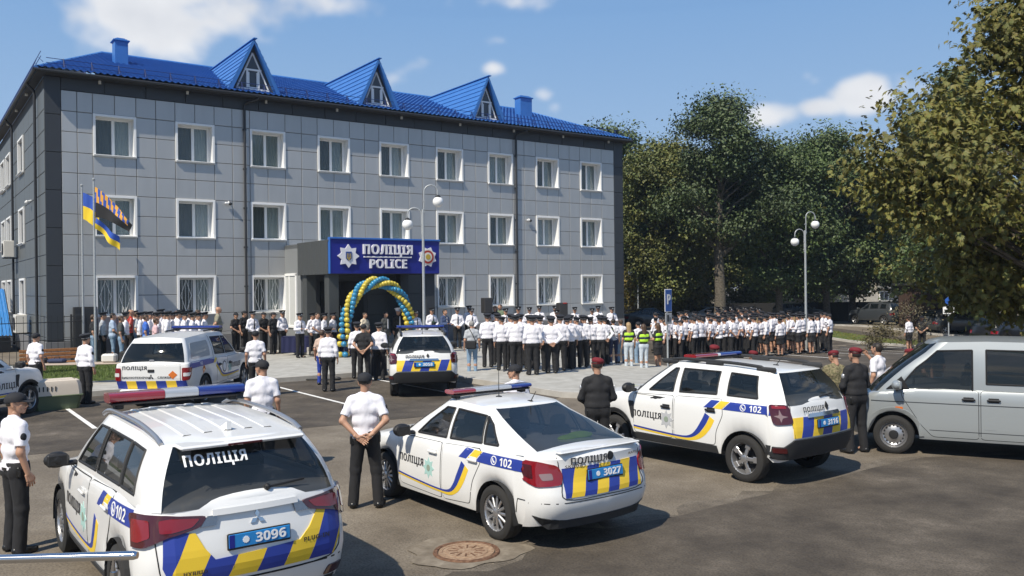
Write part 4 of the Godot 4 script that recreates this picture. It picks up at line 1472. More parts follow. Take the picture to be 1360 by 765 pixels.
func livery(th: Node3D, s: Shell, sides: Array, L: Dictionary) -> void:
	# the force's side markings: a stripe that runs low along the doors and turns up, a slashed band above with the number, the word and star on the front door
	for sg in sides:
		var path := spline(L.path)
		var w := []
		for i in path.size(): w.append(lerpf(L.w0, L.w1, smoothstep(0.35, 0.85, float(i) / path.size())))
		part(th, "blue_stripe", cover(s, s.low, ribbon(path, w, 0.0, -1.0 if true else 1.0), 0.0055, sg), M.livery_blue)
		part(th, "yellow_stripe", cover(s, s.low, ribbon(path, w, 1.05, 0.05), 0.0055, sg), M.livery_yellow)
		var y0: float = L.band[0]; var y1: float = L.band[1]; var x0: float = L.band_x[0]; var x1: float = L.band_x[1]
		var k: float = (y1 - y0) * 1.1
		part(th, "blue_slash", cover(s, s.low, pv([[x0, y0], [x0 - 0.16, y0], [x0 - 0.16 - k, y1], [x0 - k, y1]]), 0.0055, sg), M.livery_blue)
		part(th, "yellow_slash", cover(s, s.low, pv([[x0 - 0.18, y0], [x0 - 0.34, y0], [x0 - 0.34 - k, y1], [x0 - 0.18 - k, y1]]), 0.0055, sg), M.livery_yellow)
		part(th, "blue_band", cover(s, s.low, pv([[x0 - 0.36, y0], [x1, y0], [x1, y1], [x0 - 0.36 - k, y1]]), 0.0055, sg), M.livery_blue)
		var dx := -1.0 if sg < 0 else 1.0
		if L.has("number"):
			var nx: float = L.number
			part(th, "number_lettering", script_on(s, s.low, "102", (y1 - y0) * 1.0, Vector2(nx - 0.09, (y0 + y1) / 2), 0.008, sg, "side", 1.05), M.livery_white)
			var c := Vector2(nx + 0.12, (y0 + y1) / 2)
			var ring := PackedVector2Array(); var hole := PackedVector2Array()
			for i in 16:
				var a := TAU * i / 15.0
				ring.push_back(c + Vector2(cos(a), sin(a)) * (y1 - y0) * 0.42)
			for i in 16:
				var a := TAU * (15 - i) / 15.0
				ring.push_back(c + Vector2(cos(a), sin(a)) * (y1 - y0) * 0.33)
			var h := part(th, "phone_symbol", cover(s, s.low, ring, 0.008, sg, "side", 0.05), M.livery_white)
			var rr := (y1 - y0) * 0.2
			part(h, "receiver", cover(s, s.low, pv([[c.x + rr, c.y + rr], [c.x + rr * 0.5, c.y + rr * 0.9], [c.x + rr * 0.35, c.y + rr * 0.1], [c.x - rr * 0.9, c.y - rr * 0.55], [c.x - rr * 0.7, c.y - rr * 1.05], [c.x + rr * 0.2, c.y - rr * 0.9], [c.x + rr * 1.1, c.y + rr * 0.1]]), 0.008, sg, "side", 0.05), M.livery_white)
		part(th, "side_lettering", script_on(s, s.low, "ПОЛІЦІЯ", L.word[2], Vector2(L.word[0], L.word[1]), 0.008, sg, "side", 1.12), M.livery_dark)
		var sp := star(8, L.star[2], L.star[2] * 0.62)
		for i in sp.size(): sp[i] += Vector2(L.star[0], L.star[1])
		var bd := part(th, "door_star", cover(s, s.low, sp, 0.0065, sg, "side", 0.1), L.get("star_paint", M.livery_star))
		var sc := star(16, L.star[2] * 0.3, L.star[2] * 0.3)
		for i in sc.size(): sc[i] += Vector2(L.star[0], L.star[1])
		part(bd, "star_centre", cover(s, s.low, sc, 0.0095, sg, "side", 0.1), M.livery_crest)

func hatch_stripes(th: Node3D, s: Shell, y0: float, y1: float, half: float, first_yellow: bool, slant: float, w: float, n: int) -> void:
	# alternating blue and yellow stripes across the tail, leaning outwards from the middle
	var whole := pv([[-half, y0], [half, y0], [half, y1], [-half, y1]])
	for k in n:
		var a := -half - slant + (2 * half + slant * 2) * k / n
		var e := -half - slant + (2 * half + slant * 2) * (k + 1) / n
		var q := pv([[a, y0], [e, y0], [e + slant, y1], [a + slant, y1]])
		for piece in Geometry2D.intersect_polygons(q, whole):
			part(th, "tail_stripe", cover(s, s.low, piece, 0.009, 1, "rear", 0.05), M.livery_yellow if (k % 2 == 0) == first_yellow else M.livery_blue)

func plate(th: Node3D, s: Shell, y: float, digits: String, off := 0.03, tilt := 0.0) -> void:
	var p := s.point(s.low, 0.0, y, 1)
	var n := Node3D.new()
	n.name = numbered("number_plate", th.get_instance_id()); th.add_child(n)
	n.position = p - Vector3(off, 0, 0)
	n.rotation = Vector3(0, -PI / 2, 0)
	n.basis = Basis(Vector3(0, 1, 0), -PI / 2) * Basis(Vector3(1, 0, 0), tilt)
	var b := B.new()
	b.box(Vector3(0, 0, -0.012), Vector3(0.54, 0.135, 0.02), 0.008)
	part(n, "plate_frame", b, M.black)
	var f := B.new()
	f.box(Vector3(0, 0.004, 0.002), Vector3(0.52, 0.108, 0.012), 0.004)
	part(n, "plate_face", f, M.plate_blue)
	var e := B.new()
	e.box(Vector3(-0.235, 0.004, 0.006), Vector3(0.045, 0.104, 0.008), 0.002)
	part(n, "plate_edge", e, M.sign_blue)
	var t := part(n, "plate_number", text_mesh(digits, 0.105, 0.004, 700), M.livery_white)
	t.position = Vector3(0.09, 0.004, 0.012)
	t.scale = Vector3(1.15, 1, 1)
	var e2 := B.new()
	e2.prism(star(12, 0.03, 0.024), 0.008, 0.012, Basis(), Vector3(-0.12, 0.004, 0))
	part(n, "plate_crest", e2, M.livery_white)

func light_bar(th: Node3D, at: Vector3, length: float, size: Vector2, cols: Array, foot := 0.06) -> void:
	# cols: materials from the left end to the right end
	var hold := Node3D.new()
	hold.name = "light_bar"; th.add_child(hold)
	hold.position = at
	var base := B.new()
	base.box(Vector3(0, -size.y * 0.5 - 0.012, 0), Vector3(size.x * 0.9, 0.025, length * 0.97), 0.01)
	for z in [-length * 0.42, length * 0.42]:
		base.box(Vector3(0, -size.y * 0.5 - foot * 0.5 - 0.01, z), Vector3(size.x * 0.5, foot, 0.08), 0.01)
	part(hold, "bar_base", base, M.black)
	var n := cols.size()
	var z0 := -length / 2
	for k in n:
		var wz: float = length * cols[k][1]
		var b := B.new()
		var prof := []
		for i in 14:
			var a := TAU * i / 14.0
			var cx := signf(cos(a)) * pow(absf(cos(a)), 0.55); var sy := signf(sin(a)) * pow(absf(sin(a)), 0.6)
			prof.append(Vector2(cx * size.x * 0.5, sy * size.y * 0.5))
		var r := []
		for zz in [z0 + 0.002, z0 + wz - 0.002]:
			var ring := []
			for q in prof: ring.append(Vector3(q.x, q.y, zz))
			ring.append(ring[0])
			r.append(ring)
		b.grid(r)
		for e in [0, 1]:
			for i in range(1, 13):
				if e == 0: b.tri(r[e][0], r[e][i + 1], r[e][i])
				else: b.tri(r[e][0], r[e][i], r[e][i + 1])
		part(hold, "lamp_section", b, cols[k][0], 40)
		z0 += wz

func lamp_on(th: Node3D, s: Shell, called: String, poly: Array, sides: Array, m: Material, off := 0.02, how := "wrap", g := []) -> MeshInstance3D:
	var o: MeshInstance3D
	for sg in sides: o = part(th, called, cover(s, s.low if g.is_empty() else g, round_poly(pv(poly), 0.03), off, sg, how, 0.05), m, 35)
	return o

func shut_line(th: Node3D, s: Shell, path: Array, how := "rear", sg := 1.0, w := 0.008) -> void:
	var ws := []
	for p in path: ws.append(w)
	part(th, "shut_line", cover(s, s.low, ribbon(path, ws, -0.5, 0.5), 0.0065, sg, how, 0.08), M.rubber)

const ROWS_CAR := [[0.0, 0.955, 0.10, 0.10], [0.14, 0.985, 0.035, 0.04], [0.34, 1.0, 0.0, 0.0], [0.52, 1.0, 0.01, 0.02], [0.68, 0.995, 0.04, 0.06], [0.84, 0.985, 0.07, 0.1], [0.95, 0.965, 0.085, 0.13], [1.0, 0.93, 0.11, 0.16]]

func spec_crossover() -> Dictionary:   # the big white one in the foreground
	return {"xf": 2.33, "xr": -2.35, "w": 0.905, "axles": [1.41, -1.26], "arch": 0.41, "wheel": 0.352, "rim": "five", "paint": M.car_white,
		"sill": [[-2.4, 0.42], [-2.0, 0.30], [1.9, 0.28], [2.4, 0.35]], "shoulder": [[-2.4, 1.17], [-1.8, 1.165], [0.0, 1.10], [1.1, 1.06], [1.9, 0.95], [2.35, 0.84]],
		"rows": ROWS_CAR, "cr": Vector2(0.34, 0.36), "cf": Vector2(0.5, 0.45), "bulge": 0.12, "taper": 0.07, "crown": 0.06, "mirror": M.black,
		"cabin": {"xr": [-2.24, -1.92], "xf": [1.28, 0.42], "w": [0.84, 0.64], "cr": [0.30, 0.26], "cf": [0.5, 0.30], "roof": [[-1.95, 1.60], [-1.0, 1.655], [0.0, 1.665], [0.6, 1.62]], "crown": 0.035, "bow": 0.03,
			"keys": [[-1.72, -1.50], [-1.25, -1.12], [-1.2, -1.08], [-0.28, -0.26], [-0.2, -0.2], [0.72, 0.05], [0.8, 0.1]],
			"glass": [[0, 1, 1, 5], [2, 3, 1, 5], [4, 5, 1, 5]], "rear_rows": [0, 6], "front_rows": [0, 6], "rear_cols": 8, "front_cols": 9}}

func spec_saloon() -> Dictionary:
	return {"xf": 2.22, "xr": -2.26, "w": 0.853, "axles": [1.36, -1.24], "arch": 0.365, "wheel": 0.315, "rim": "cover", "paint": M.car_white,
		"sill": [[-2.3, 0.36], [-1.7, 0.26], [1.6, 0.22], [2.25, 0.26]], "shoulder": [[-2.3, 1.06], [-1.9, 1.075], [-1.3, 1.04], [0.0, 0.965], [1.15, 0.945], [1.8, 0.85], [2.25, 0.72]],
		"rows": [[0.0, 0.95, 0.12, 0.08], [0.14, 0.985, 0.03, 0.03], [0.3, 1.0, 0.0, 0.0], [0.46, 1.0, 0.01, 0.02], [0.62, 0.995, 0.05, 0.06], [0.8, 0.985, 0.075, 0.1], [0.95, 0.96, 0.07, 0.14], [1.0, 0.92, 0.10, 0.18]], "cr": Vector2(0.36, 0.34), "cf": Vector2(0.5, 0.42), "bulge": 0.13, "taper": 0.06, "crown": 0.045, "mirror": M.black,
		"cabin": {"xr": [-2.02, -0.86], "xf": [1.18, 0.28], "w": [0.78, 0.56], "cr": [0.22, 0.24], "cf": [0.45, 0.28], "roof": [[-1.0, 1.42], [-0.5, 1.46], [0.0, 1.47], [0.5, 1.43]], "crown": 0.03, "bow": 0.03,
			"keys": [[-1.32, -0.86], [-0.98, -0.84], [-0.93, -0.80], [-0.22, -0.2], [-0.13, -0.13], [0.66, 0.02], [0.74, 0.06]],
			"glass": [[0, 1, 1, 5], [2, 3, 1, 5], [4, 5, 1, 5]], "rear_rows": [0, 6], "front_rows": [0, 6], "rear_cols": 8, "front_cols": 9}, "seats": [0.05, -0.8]}

func spec_suv() -> Dictionary:
	return {"xf": 2.16, "xr": -2.16, "w": 0.90, "axles": [1.33, -1.345], "arch": 0.405, "wheel": 0.345, "rim": "five", "paint": M.car_white,
		"sill": [[-2.2, 0.50], [-1.9, 0.36], [1.7, 0.33], [2.2, 0.40]], "shoulder": [[-2.2, 1.20], [-1.0, 1.19], [0.0, 1.15], [1.05, 1.12], [1.7, 1.05], [2.2, 0.95]],
		"rows": ROWS_CAR, "cr": Vector2(0.28, 0.30), "cf": Vector2(0.42, 0.42), "bulge": 0.09, "taper": 0.045, "crown": 0.06,
		"cabin": {"xr": [-2.06, -1.78], "xf": [1.10, 0.34], "w": [0.83, 0.61], "cr": [0.24, 0.24], "cf": [0.42, 0.28], "roof": [[-1.9, 1.60], [-0.9, 1.65], [0.0, 1.66], [0.5, 1.62]], "crown": 0.03, "bow": 0.03,
			"keys": [[-1.58, -1.44], [-1.02, -0.98], [-0.82, -0.78], [-0.08, -0.06], [0.06, 0.04], [0.88, 0.36], [0.94, 0.40]],
			"glass": [[0, 1, 1, 5], [2, 3, 1, 5], [4, 5, 1, 5]], "rear_rows": [0, 6], "front_rows": [0, 6], "rear_cols": 8, "front_cols": 9}, "seats": [0.2, -0.65]}

func spec_pickup() -> Dictionary:
	return {"xf": 2.62, "xr": -2.62, "w": 0.90, "axles": [1.55, -1.45], "arch": 0.43, "wheel": 0.38, "rim": "star", "paint": M.car_white,
		"sill": [[-2.7, 0.62], [-2.1, 0.52], [-1.0, 0.42], [2.0, 0.42], [2.7, 0.5]], "shoulder": [[-2.7, 1.16], [-0.9, 1.16], [0.2, 1.12], [1.3, 1.12], [2.0, 1.06], [2.7, 0.95]],
		"rows": [[0.0, 0.97, 0.06, 0.10], [0.14, 0.99, 0.02, 0.03], [0.34, 1.0, 0.0, 0.0], [0.55, 1.0, 0.0, 0.02], [0.75, 0.995, 0.0, 0.06], [0.9, 0.985, 0.0, 0.1], [0.97, 0.975, 0.01, 0.13], [1.0, 0.95, 0.03, 0.16]], "cr": Vector2(0.10, 0.10), "cf": Vector2(0.5, 0.45), "bulge": 0.03, "taper": 0.03, "crown": 0.04, "mirror": M.black,
		"cabin": {"xr": [-2.60, -2.26], "xf": [1.35, 0.62], "w": [0.84, 0.62], "cr": [0.16, 0.16], "cf": [0.42, 0.3], "roof": [[-2.4, 1.72], [-1.0, 1.79], [0.2, 1.77], [0.7, 1.72]], "crown": 0.035, "bow": 0.03,
			"keys": [[-0.72, -0.68], [-0.66, -0.62], [0.08, 0.06], [0.16, 0.14], [1.05, 0.62], [1.12, 0.68]],
			"glass": [[1, 2, 1, 5], [3, 4, 1, 5]], "rear_rows": [0, 5], "front_rows": [0, 6], "rear_cols": 8, "front_cols": 9}, "seats": [0.25, -0.45]}

func spec_van() -> Dictionary:
	return {"xf": 2.34, "xr": -2.44, "w": 0.95, "axles": [1.55, -1.45], "arch": 0.40, "wheel": 0.325, "rim": "steel", "rim_paint": M.alloy, "paint": M.car_silver,
		"sill": [[-2.5, 0.42], [-2.0, 0.30], [1.9, 0.28], [2.5, 0.32]], "shoulder": [[-2.5, 1.13], [1.2, 1.13], [1.75, 1.06], [2.1, 0.98], [2.5, 0.86]],
		"rows": [[0.0, 0.97, 0.05, 0.08], [0.1, 0.995, 0.01, 0.02], [0.3, 1.0, 0.0, 0.0], [0.55, 1.0, 0.0, 0.02], [0.78, 0.998, 0.0, 0.06], [0.92, 0.985, 0.0, 0.1], [1.0, 0.955, 0.01, 0.18]], "cr": Vector2(0.16, 0.16), "cf": Vector2(0.45, 0.42), "bulge": 0.03, "taper": 0.03, "crown": 0.05, "mirror": M.car_silver,
		"cabin": {"xr": [-2.42, -2.34], "xf": [1.98, 1.0], "w": [0.905, 0.77], "cr": [0.14, 0.16], "cf": [0.35, 0.25], "roof": [[-2.4, 1.89], [0.0, 1.925], [0.8, 1.90], [1.1, 1.84]], "crown": 0.05, "bow": 0.03,
			"keys": [[-2.22, -2.18], [-1.2, -1.2], [-1.05, -1.05], [0.16, 0.16], [0.36, 0.36], [1.5, 0.88], [1.58, 0.95]],
			"glass": [[0, 1, 1, 5], [2, 3, 1, 5], [4, 5, 0, 5]], "rear_rows": [1, 5], "front_rows": [0, 6], "rear_cols": 8, "front_cols": 9}, "seats": [0.6, -0.6]}

func make_vehicles() -> void:
	foreground_crossover()
	saloon_car()
	suv_cars()
	pickup()
	silver_van()
	far_cars()

func foreground_crossover() -> void:
	var r := car("police_crossover", "white police crossover nearest the camera, red, silver and blue bar on its ribbed roof", "car", spec_crossover(), on(-3.53, -9.0), -37.0)
	var th: Node3D = r[0]; var s: Shell = r[1]
	doors(th, s, [
		{"poly": [[1.02, 0.36], [0.98, 1.05], [-0.18, 1.09], [-0.18, 0.33]], "handle": [0.02, 0.94], "hm": M.car_white},
		{"poly": [[-0.22, 0.33], [-0.22, 1.09], [-1.16, 1.135], [-1.12, 0.90], [-0.92, 0.66], [-0.80, 0.36]], "handle": [-0.98, 0.98], "hm": M.car_white}], [-1.0, 1.0], M.car_white)
	livery(th, s, [-1.0], {"path": [[1.0, 0.50], [0.5, 0.47], [-0.1, 0.45], [-0.38, 0.48], [-0.52, 0.62], [-0.60, 0.80]], "w0": 0.025, "w1": 0.09, "band": [0.94, 1.09], "band_x": [-0.60, -2.02], "number": -1.35, "word": [0.50, 0.74, 0.16], "star": [-0.02, 0.70, 0.15]})
	# tail: bumper, lamps, chrome strips, striped hatch, plate
	# the stripes run in a bowl below the plate and up towards the lamps
	var bowl := pv([[-0.74, 1.0], [-0.76, 0.72], [-0.70, 0.58], [0.70, 0.58], [0.78, 0.74], [0.80, 1.0], [0.56, 1.0], [0.46, 0.86], [0.36, 0.77], [-0.36, 0.74], [-0.44, 0.84], [-0.50, 0.96]])
	for k in 9:
		var a := -0.98 + 0.235 * k
		for piece in Geometry2D.intersect_polygons(pv([[a, 0.55], [a + 0.235, 0.55], [a + 0.46, 1.02], [a + 0.225, 1.02]]), bowl):
			part(th, "tail_stripe", cover(s, s.low, piece, 0.011, 1, "rear", 0.05), M.livery_blue if k % 2 == 0 else M.livery_yellow)
	part(th, "bumper_lip", cover(s, s.low, pv([[-0.78, 0.36], [0.78, 0.36], [0.70, 0.30], [-0.7, 0.30]]), 0.012, 1, "rear"), M.cladding)
	part(th, "bumper_seam", cover(s, s.low, pv([[-0.9, 0.535], [0.9, 0.535], [0.9, 0.55], [-0.9, 0.55]]), 0.002, 1, "rear"), M.rubber)
	for sg in [-1.0, 1.0]:
		var o := part(th, "tail_lamp", cover(s, s.low, round_poly(pv([[0.40, 1.085], [0.46, 1.0], [0.70, 0.95], [0.90, 0.87], [1.26, 0.86], [1.38, 1.06], [1.0, 1.12], [0.7, 1.115]]), 0.04), 0.025, sg, "wrap", 0.05), M.lamp_dark_red, 35)
		part(o, "lamp_lens", cover(s, s.low, round_poly(pv([[0.46, 1.07], [0.52, 1.01], [0.68, 0.98], [0.76, 0.98], [0.76, 1.08], [0.66, 1.09]]), 0.02), 0.03, sg, "wrap", 0.05), M.lamp_red, 35)
		part(o, "lamp_lens", cover(s, s.low, round_poly(pv([[0.84, 0.95], [0.95, 0.91], [1.22, 0.91], [1.28, 1.03], [1.0, 1.08], [0.84, 1.08]]), 0.02), 0.03, sg, "wrap", 0.05), M.lamp_red, 35)
		part(th, "chrome_strip", cover(s, s.low, pv([[0.34, 1.0], [0.46, 1.0], [0.40, 1.08], [0.32, 1.08]]), 0.022, sg, "wrap", 0.05), M.trim_metal, 35)
		part(th, "rear_reflector", cover(s, s.low, round_poly(pv([[0.62, 0.38], [0.86, 0.38], [0.86, 0.47], [0.66, 0.47]]), 0.02), 0.012, sg, "wrap", 0.05), M.lamp_dark_red, 35)
	part(th, "tailgate_ledge", cover(s, s.low, pv([[-0.36, 1.075], [0.36, 1.075], [0.36, 1.12], [-0.36, 1.12]]), 0.03, 1, "rear"), M.car_white, 35)
	plate(th, s, 0.86, "3096", 0.025, -0.06)
	for k in 3:   # three-pointed maker's mark
		var a := PI / 2 + TAU * k / 3.0
		var e := Vector2(cos(a), sin(a)); var n := Vector2(-e.y, e.x)
		var c := Vector2(0, 1.01)
		var q := PackedVector2Array([c, c + e * 0.035 + n * 0.02, c + e * 0.07, c + e * 0.035 - n * 0.02])
		part(th, "maker_mark", cover(s, s.low, q, 0.012, 1, "rear", 0.2), M.chrome)
	var g := s.top
	var tx := part(th, "window_lettering", script_on(s, g, "ПОЛІЦІЯ", 0.115, Vector2(-0.25, 1.495), 0.010, 1, "rear", 1.1), M.livery_white)
	part(th, "model_lettering", script_on(s, s.low, "HYBRID", 0.04, Vector2(-0.52, 0.66), 0.016, 1, "rear", 1.3), M.livery_dark)
	part(th, "model_lettering", script_on(s, s.low, "PLUG-IN", 0.05, Vector2(0.52, 0.76), 0.016, 1, "rear", 1.3), M.livery_dark)
	shut_line(th, s, spline([[-0.82, 1.12], [-0.80, 0.80], [-0.74, 0.60], [-0.5, 0.545], [0.0, 0.54], [0.5, 0.545], [0.74, 0.60], [0.80, 0.80], [0.82, 1.12]], 4))
	part(th, "fuel_flap", cover(s, s.low, round_poly(pv([[-1.52, 0.84], [-1.34, 0.84], [-1.34, 0.68], [-1.52, 0.68]]), 0.05), 0.004, -1), M.car_white, 30)
	part(th, "door_sill_trim", cover(s, s.low, pv([[0.95, 0.36], [-0.82, 0.36], [-0.82, 0.30], [0.95, 0.30]]), 0.016, -1), M.cladding, 35)
	# spoiler lip with its third brake lamp, wiper, rails, fin, ribs on the roof
	var sp := B.new()
	var p0 := s.point(g, 0.0, 1.585, 1)
	sp.box(p0 + Vector3(0.02, 0.02, 0), Vector3(0.24, 0.035, 1.08), 0.015)
	part(th, "spoiler", sp, M.car_white, 40)
	var bl := B.new()
	bl.box(p0 + Vector3(-0.10, 0.015, 0), Vector3(0.02, 0.02, 0.3), 0.005)
	part(th, "brake_lamp", bl, M.lamp_dark_red)
	var wp := B.new()
	var a0 := s.point(g, 0.12, 1.235, 1) - Vector3(0.02, 0, 0); var a1 := s.point(g, 0.46, 1.255, 1) - Vector3(0.02, 0, 0)
	wp.tube([a0, a0.lerp(a1, 0.4) - Vector3(0.012, 0, 0), a1], 0.011, 6)
	wp.ball(a0, Vector3.ONE * 0.03, 8, 6)
	part(th, "rear_wiper", wp, M.black, 40)
	for sg in [-1.0, 1.0]:
		var rl := B.new()
		var pts := []
		for k in 15:
			var x := -1.75 + 2.15 * k / 14.0
			var y: float = curve(s.d.cabin.roof, x)
			var lift := 0.055 * sin(PI * clampf(k / 14.0, 0, 1)) ** 0.35 if k > 0 and k < 14 else 0.0
			pts.append(Vector3(x, y + 0.005 + lift, sg * 0.62))
		rl.tube(pts, 0.022, 8)
		part(th, "roof_rail", rl, M.alloy, 50)
	var fin := B.new()
	fin.prism(pv([[0.0, 0.0], [0.2, 0.0], [0.0, 0.075]]), -0.02, 0.02, Basis(), Vector3(-1.62, 1.66, 0))
	part(th, "antenna_fin", fin, M.car_white)
	var rb := B.new()
	for k in 5:
		var z := -0.36 + 0.18 * k
		var rr := []
		for i in 12:
			var x := -1.6 + 1.85 * i / 11.0
			var y: float = curve(s.d.cabin.roof, x) + 0.035 * (1 - pow(z / 0.6, 2)) 
			rr.append([Vector3(x, y - 0.002, z - 0.045), Vector3(x, y + 0.008, z - 0.03), Vector3(x, y + 0.008, z + 0.03), Vector3(x, y - 0.002, z + 0.045)])
		rb.grid(rr)
	part(th, "roof_rib", rb, M.car_white, 30)
	light_bar(th, Vector3(0.0, 1.845, 0), 1.36, Vector2(0.27, 0.10), [[M.bar_red, 0.39], [M.bar_silver, 0.25], [M.bar_blue, 0.36]], 0.06)

func saloon_car() -> void:
	var r := car("police_saloon", "white police saloon in the middle of the front row, slim light bar and plate 3027", "car", spec_saloon(), on(-0.314, -11.35), -37.0)
	var th: Node3D = r[0]; var s: Shell = r[1]
	doors(th, s, [
		{"poly": [[0.92, 0.30], [0.90, 0.935], [-0.11, 0.955], [-0.11, 0.28]], "handle": [0.06, 0.83], "hm": M.car_white},
		{"poly": [[-0.15, 0.28], [-0.15, 0.955], [-0.96, 1.0], [-0.98, 0.86], [-0.82, 0.62], [-0.74, 0.33]], "handle": [-0.83, 0.86], "hm": M.car_white}], [-1.0, 1.0], M.car_white)
	livery(th, s, [-1.0], {"path": [[0.95, 0.43], [0.5, 0.40], [0.0, 0.375], [-0.3, 0.385], [-0.46, 0.47], [-0.57, 0.61], [-0.66, 0.77]], "w0": 0.022, "w1": 0.085, "band": [0.855, 0.98], "band_x": [-0.52, -1.93], "number": -1.36, "word": [0.60, 0.655, 0.135], "star": [0.16, 0.61, 0.135]})
	hatch_stripes(th, s, 0.62, 0.93, 0.57, false, 0.10, 0.2, 8)
	part(th, "bumper_insert", cover(s, s.low, pv([[-0.95, 0.43], [-0.5, 0.36], [0.5, 0.36], [0.95, 0.43], [0.7, 0.27], [-0.7, 0.27]]), 0.01, 1, "rear"), M.cladding)
	part(th, "bumper_seam", cover(s, s.low, pv([[-0.85, 0.565], [0.85, 0.565], [0.85, 0.575], [-0.85, 0.575]]), 0.002, 1, "rear"), M.rubber)
	for sg in [-1.0, 1.0]:
		var o := part(th, "tail_lamp", cover(s, s.low, round_poly(pv([[0.60, 0.76], [0.88, 0.74], [1.08, 0.82], [1.12, 1.02], [0.82, 1.01], [0.62, 0.97], [0.57, 0.87]]), 0.04), 0.018, sg, "wrap", 0.05), M.lamp_red, 35)
		part(o, "lamp_lens", cover(s, s.low, round_poly(pv([[0.68, 0.82], [0.80, 0.81], [0.83, 0.88], [0.69, 0.89]]), 0.02), 0.022, sg, "wrap", 0.05), M.lamp_smoke, 35)
		part(o, "lamp_lens", cover(s, s.low, round_poly(pv([[0.9, 0.82], [1.03, 0.85], [1.05, 0.97], [0.9, 0.97]]), 0.02), 0.022, sg, "wrap", 0.05), M.lamp_dark_red, 35)
	plate(th, s, 0.83, "3027", 0.02, -0.1)
	part(th, "tail_lettering", script_on(s, s.low, "ПОЛІЦІЯ", 0.105, Vector2(-0.22, 1.0), 0.028, 1, "rear", 1.15), M.livery_dark)
	var bd := star(14, 0.045, 0.045)
	for i in bd.size(): bd[i] += Vector2(0.10, 1.0)
	part(th, "maker_badge", cover(s, s.low, bd, 0.012, 1, "rear", 0.2), M.black)
	part(th, "model_lettering", script_on(s, s.low, "SKODA", 0.045, Vector2(-0.42, 0.945), 0.014, 1, "rear", 1.6), M.chrome)
	part(th, "model_lettering", script_on(s, s.low, "RAPID", 0.04, Vector2(0.50, 0.985), 0.014, 1, "rear", 1.6), M.chrome)
	var lip := B.new()
	for sg in [-1.0, 1.0]: pass
	lip.box(s.point(s.low, 0.0, 1.06, 1) + Vector3(0.06, 0.04, 0), Vector3(0.12, 0.02, 1.2), 0.009)
	part(th, "boot_lip", lip, M.car_white, 40)
	var an := B.new()
	an.tube([Vector3(-0.75, 1.46, 0.1), Vector3(-0.86, 1.60, 0.1)], [0.008, 0.004], 6)
	an.box(Vector3(-0.74, 1.465, 0.1), Vector3(0.09, 0.025, 0.05), 0.01)
	an.tube([Vector3(-0.28, 1.47, -0.05), Vector3(-0.28, 1.86, -0.05)], [0.006, 0.003], 6)
	an.lathe([Vector2(0.05, 1.47), Vector2(0.04, 1.50), Vector2(0, 1.51)], 10, Vector3(-0.28, 0, -0.05))
	part(th, "antenna", an, M.black, 40)
	light_bar(th, Vector3(0.0, 1.575, 0), 1.26, Vector2(0.22, 0.055), [[M.bar_red, 0.27], [M.bar_silver, 0.46], [M.bar_blue, 0.27]], 0.055)
	shut_line(th, s, spline([[-0.62, 1.05], [-0.59, 0.80], [-0.57, 0.61], [0.0, 0.6], [0.57, 0.61], [0.59, 0.80], [0.62, 1.05]], 4))
	shut_line(th, s, [[-1.9, 0.56], [-1.66, 0.56], [-1.62, 0.40]], "side", -1.0)
	# a high-visibility vest left on the parcel shelf
	var v := B.new()
	v.ball(Vector3(-1.42, 1.10, 0.32), Vector3(0.11, 0.05, 0.2), 10, 6)
	v.ball(Vector3(-1.45, 1.10, 0.12), Vector3(0.09, 0.035, 0.16), 10, 6)
	var ve := thing("reflective_vest", "lime reflective vest lying behind the rear window of the saloon", "vest", th.position, th.rotation.y)
	part(ve, "folded_cloth", v, M.hi_vis, 60)

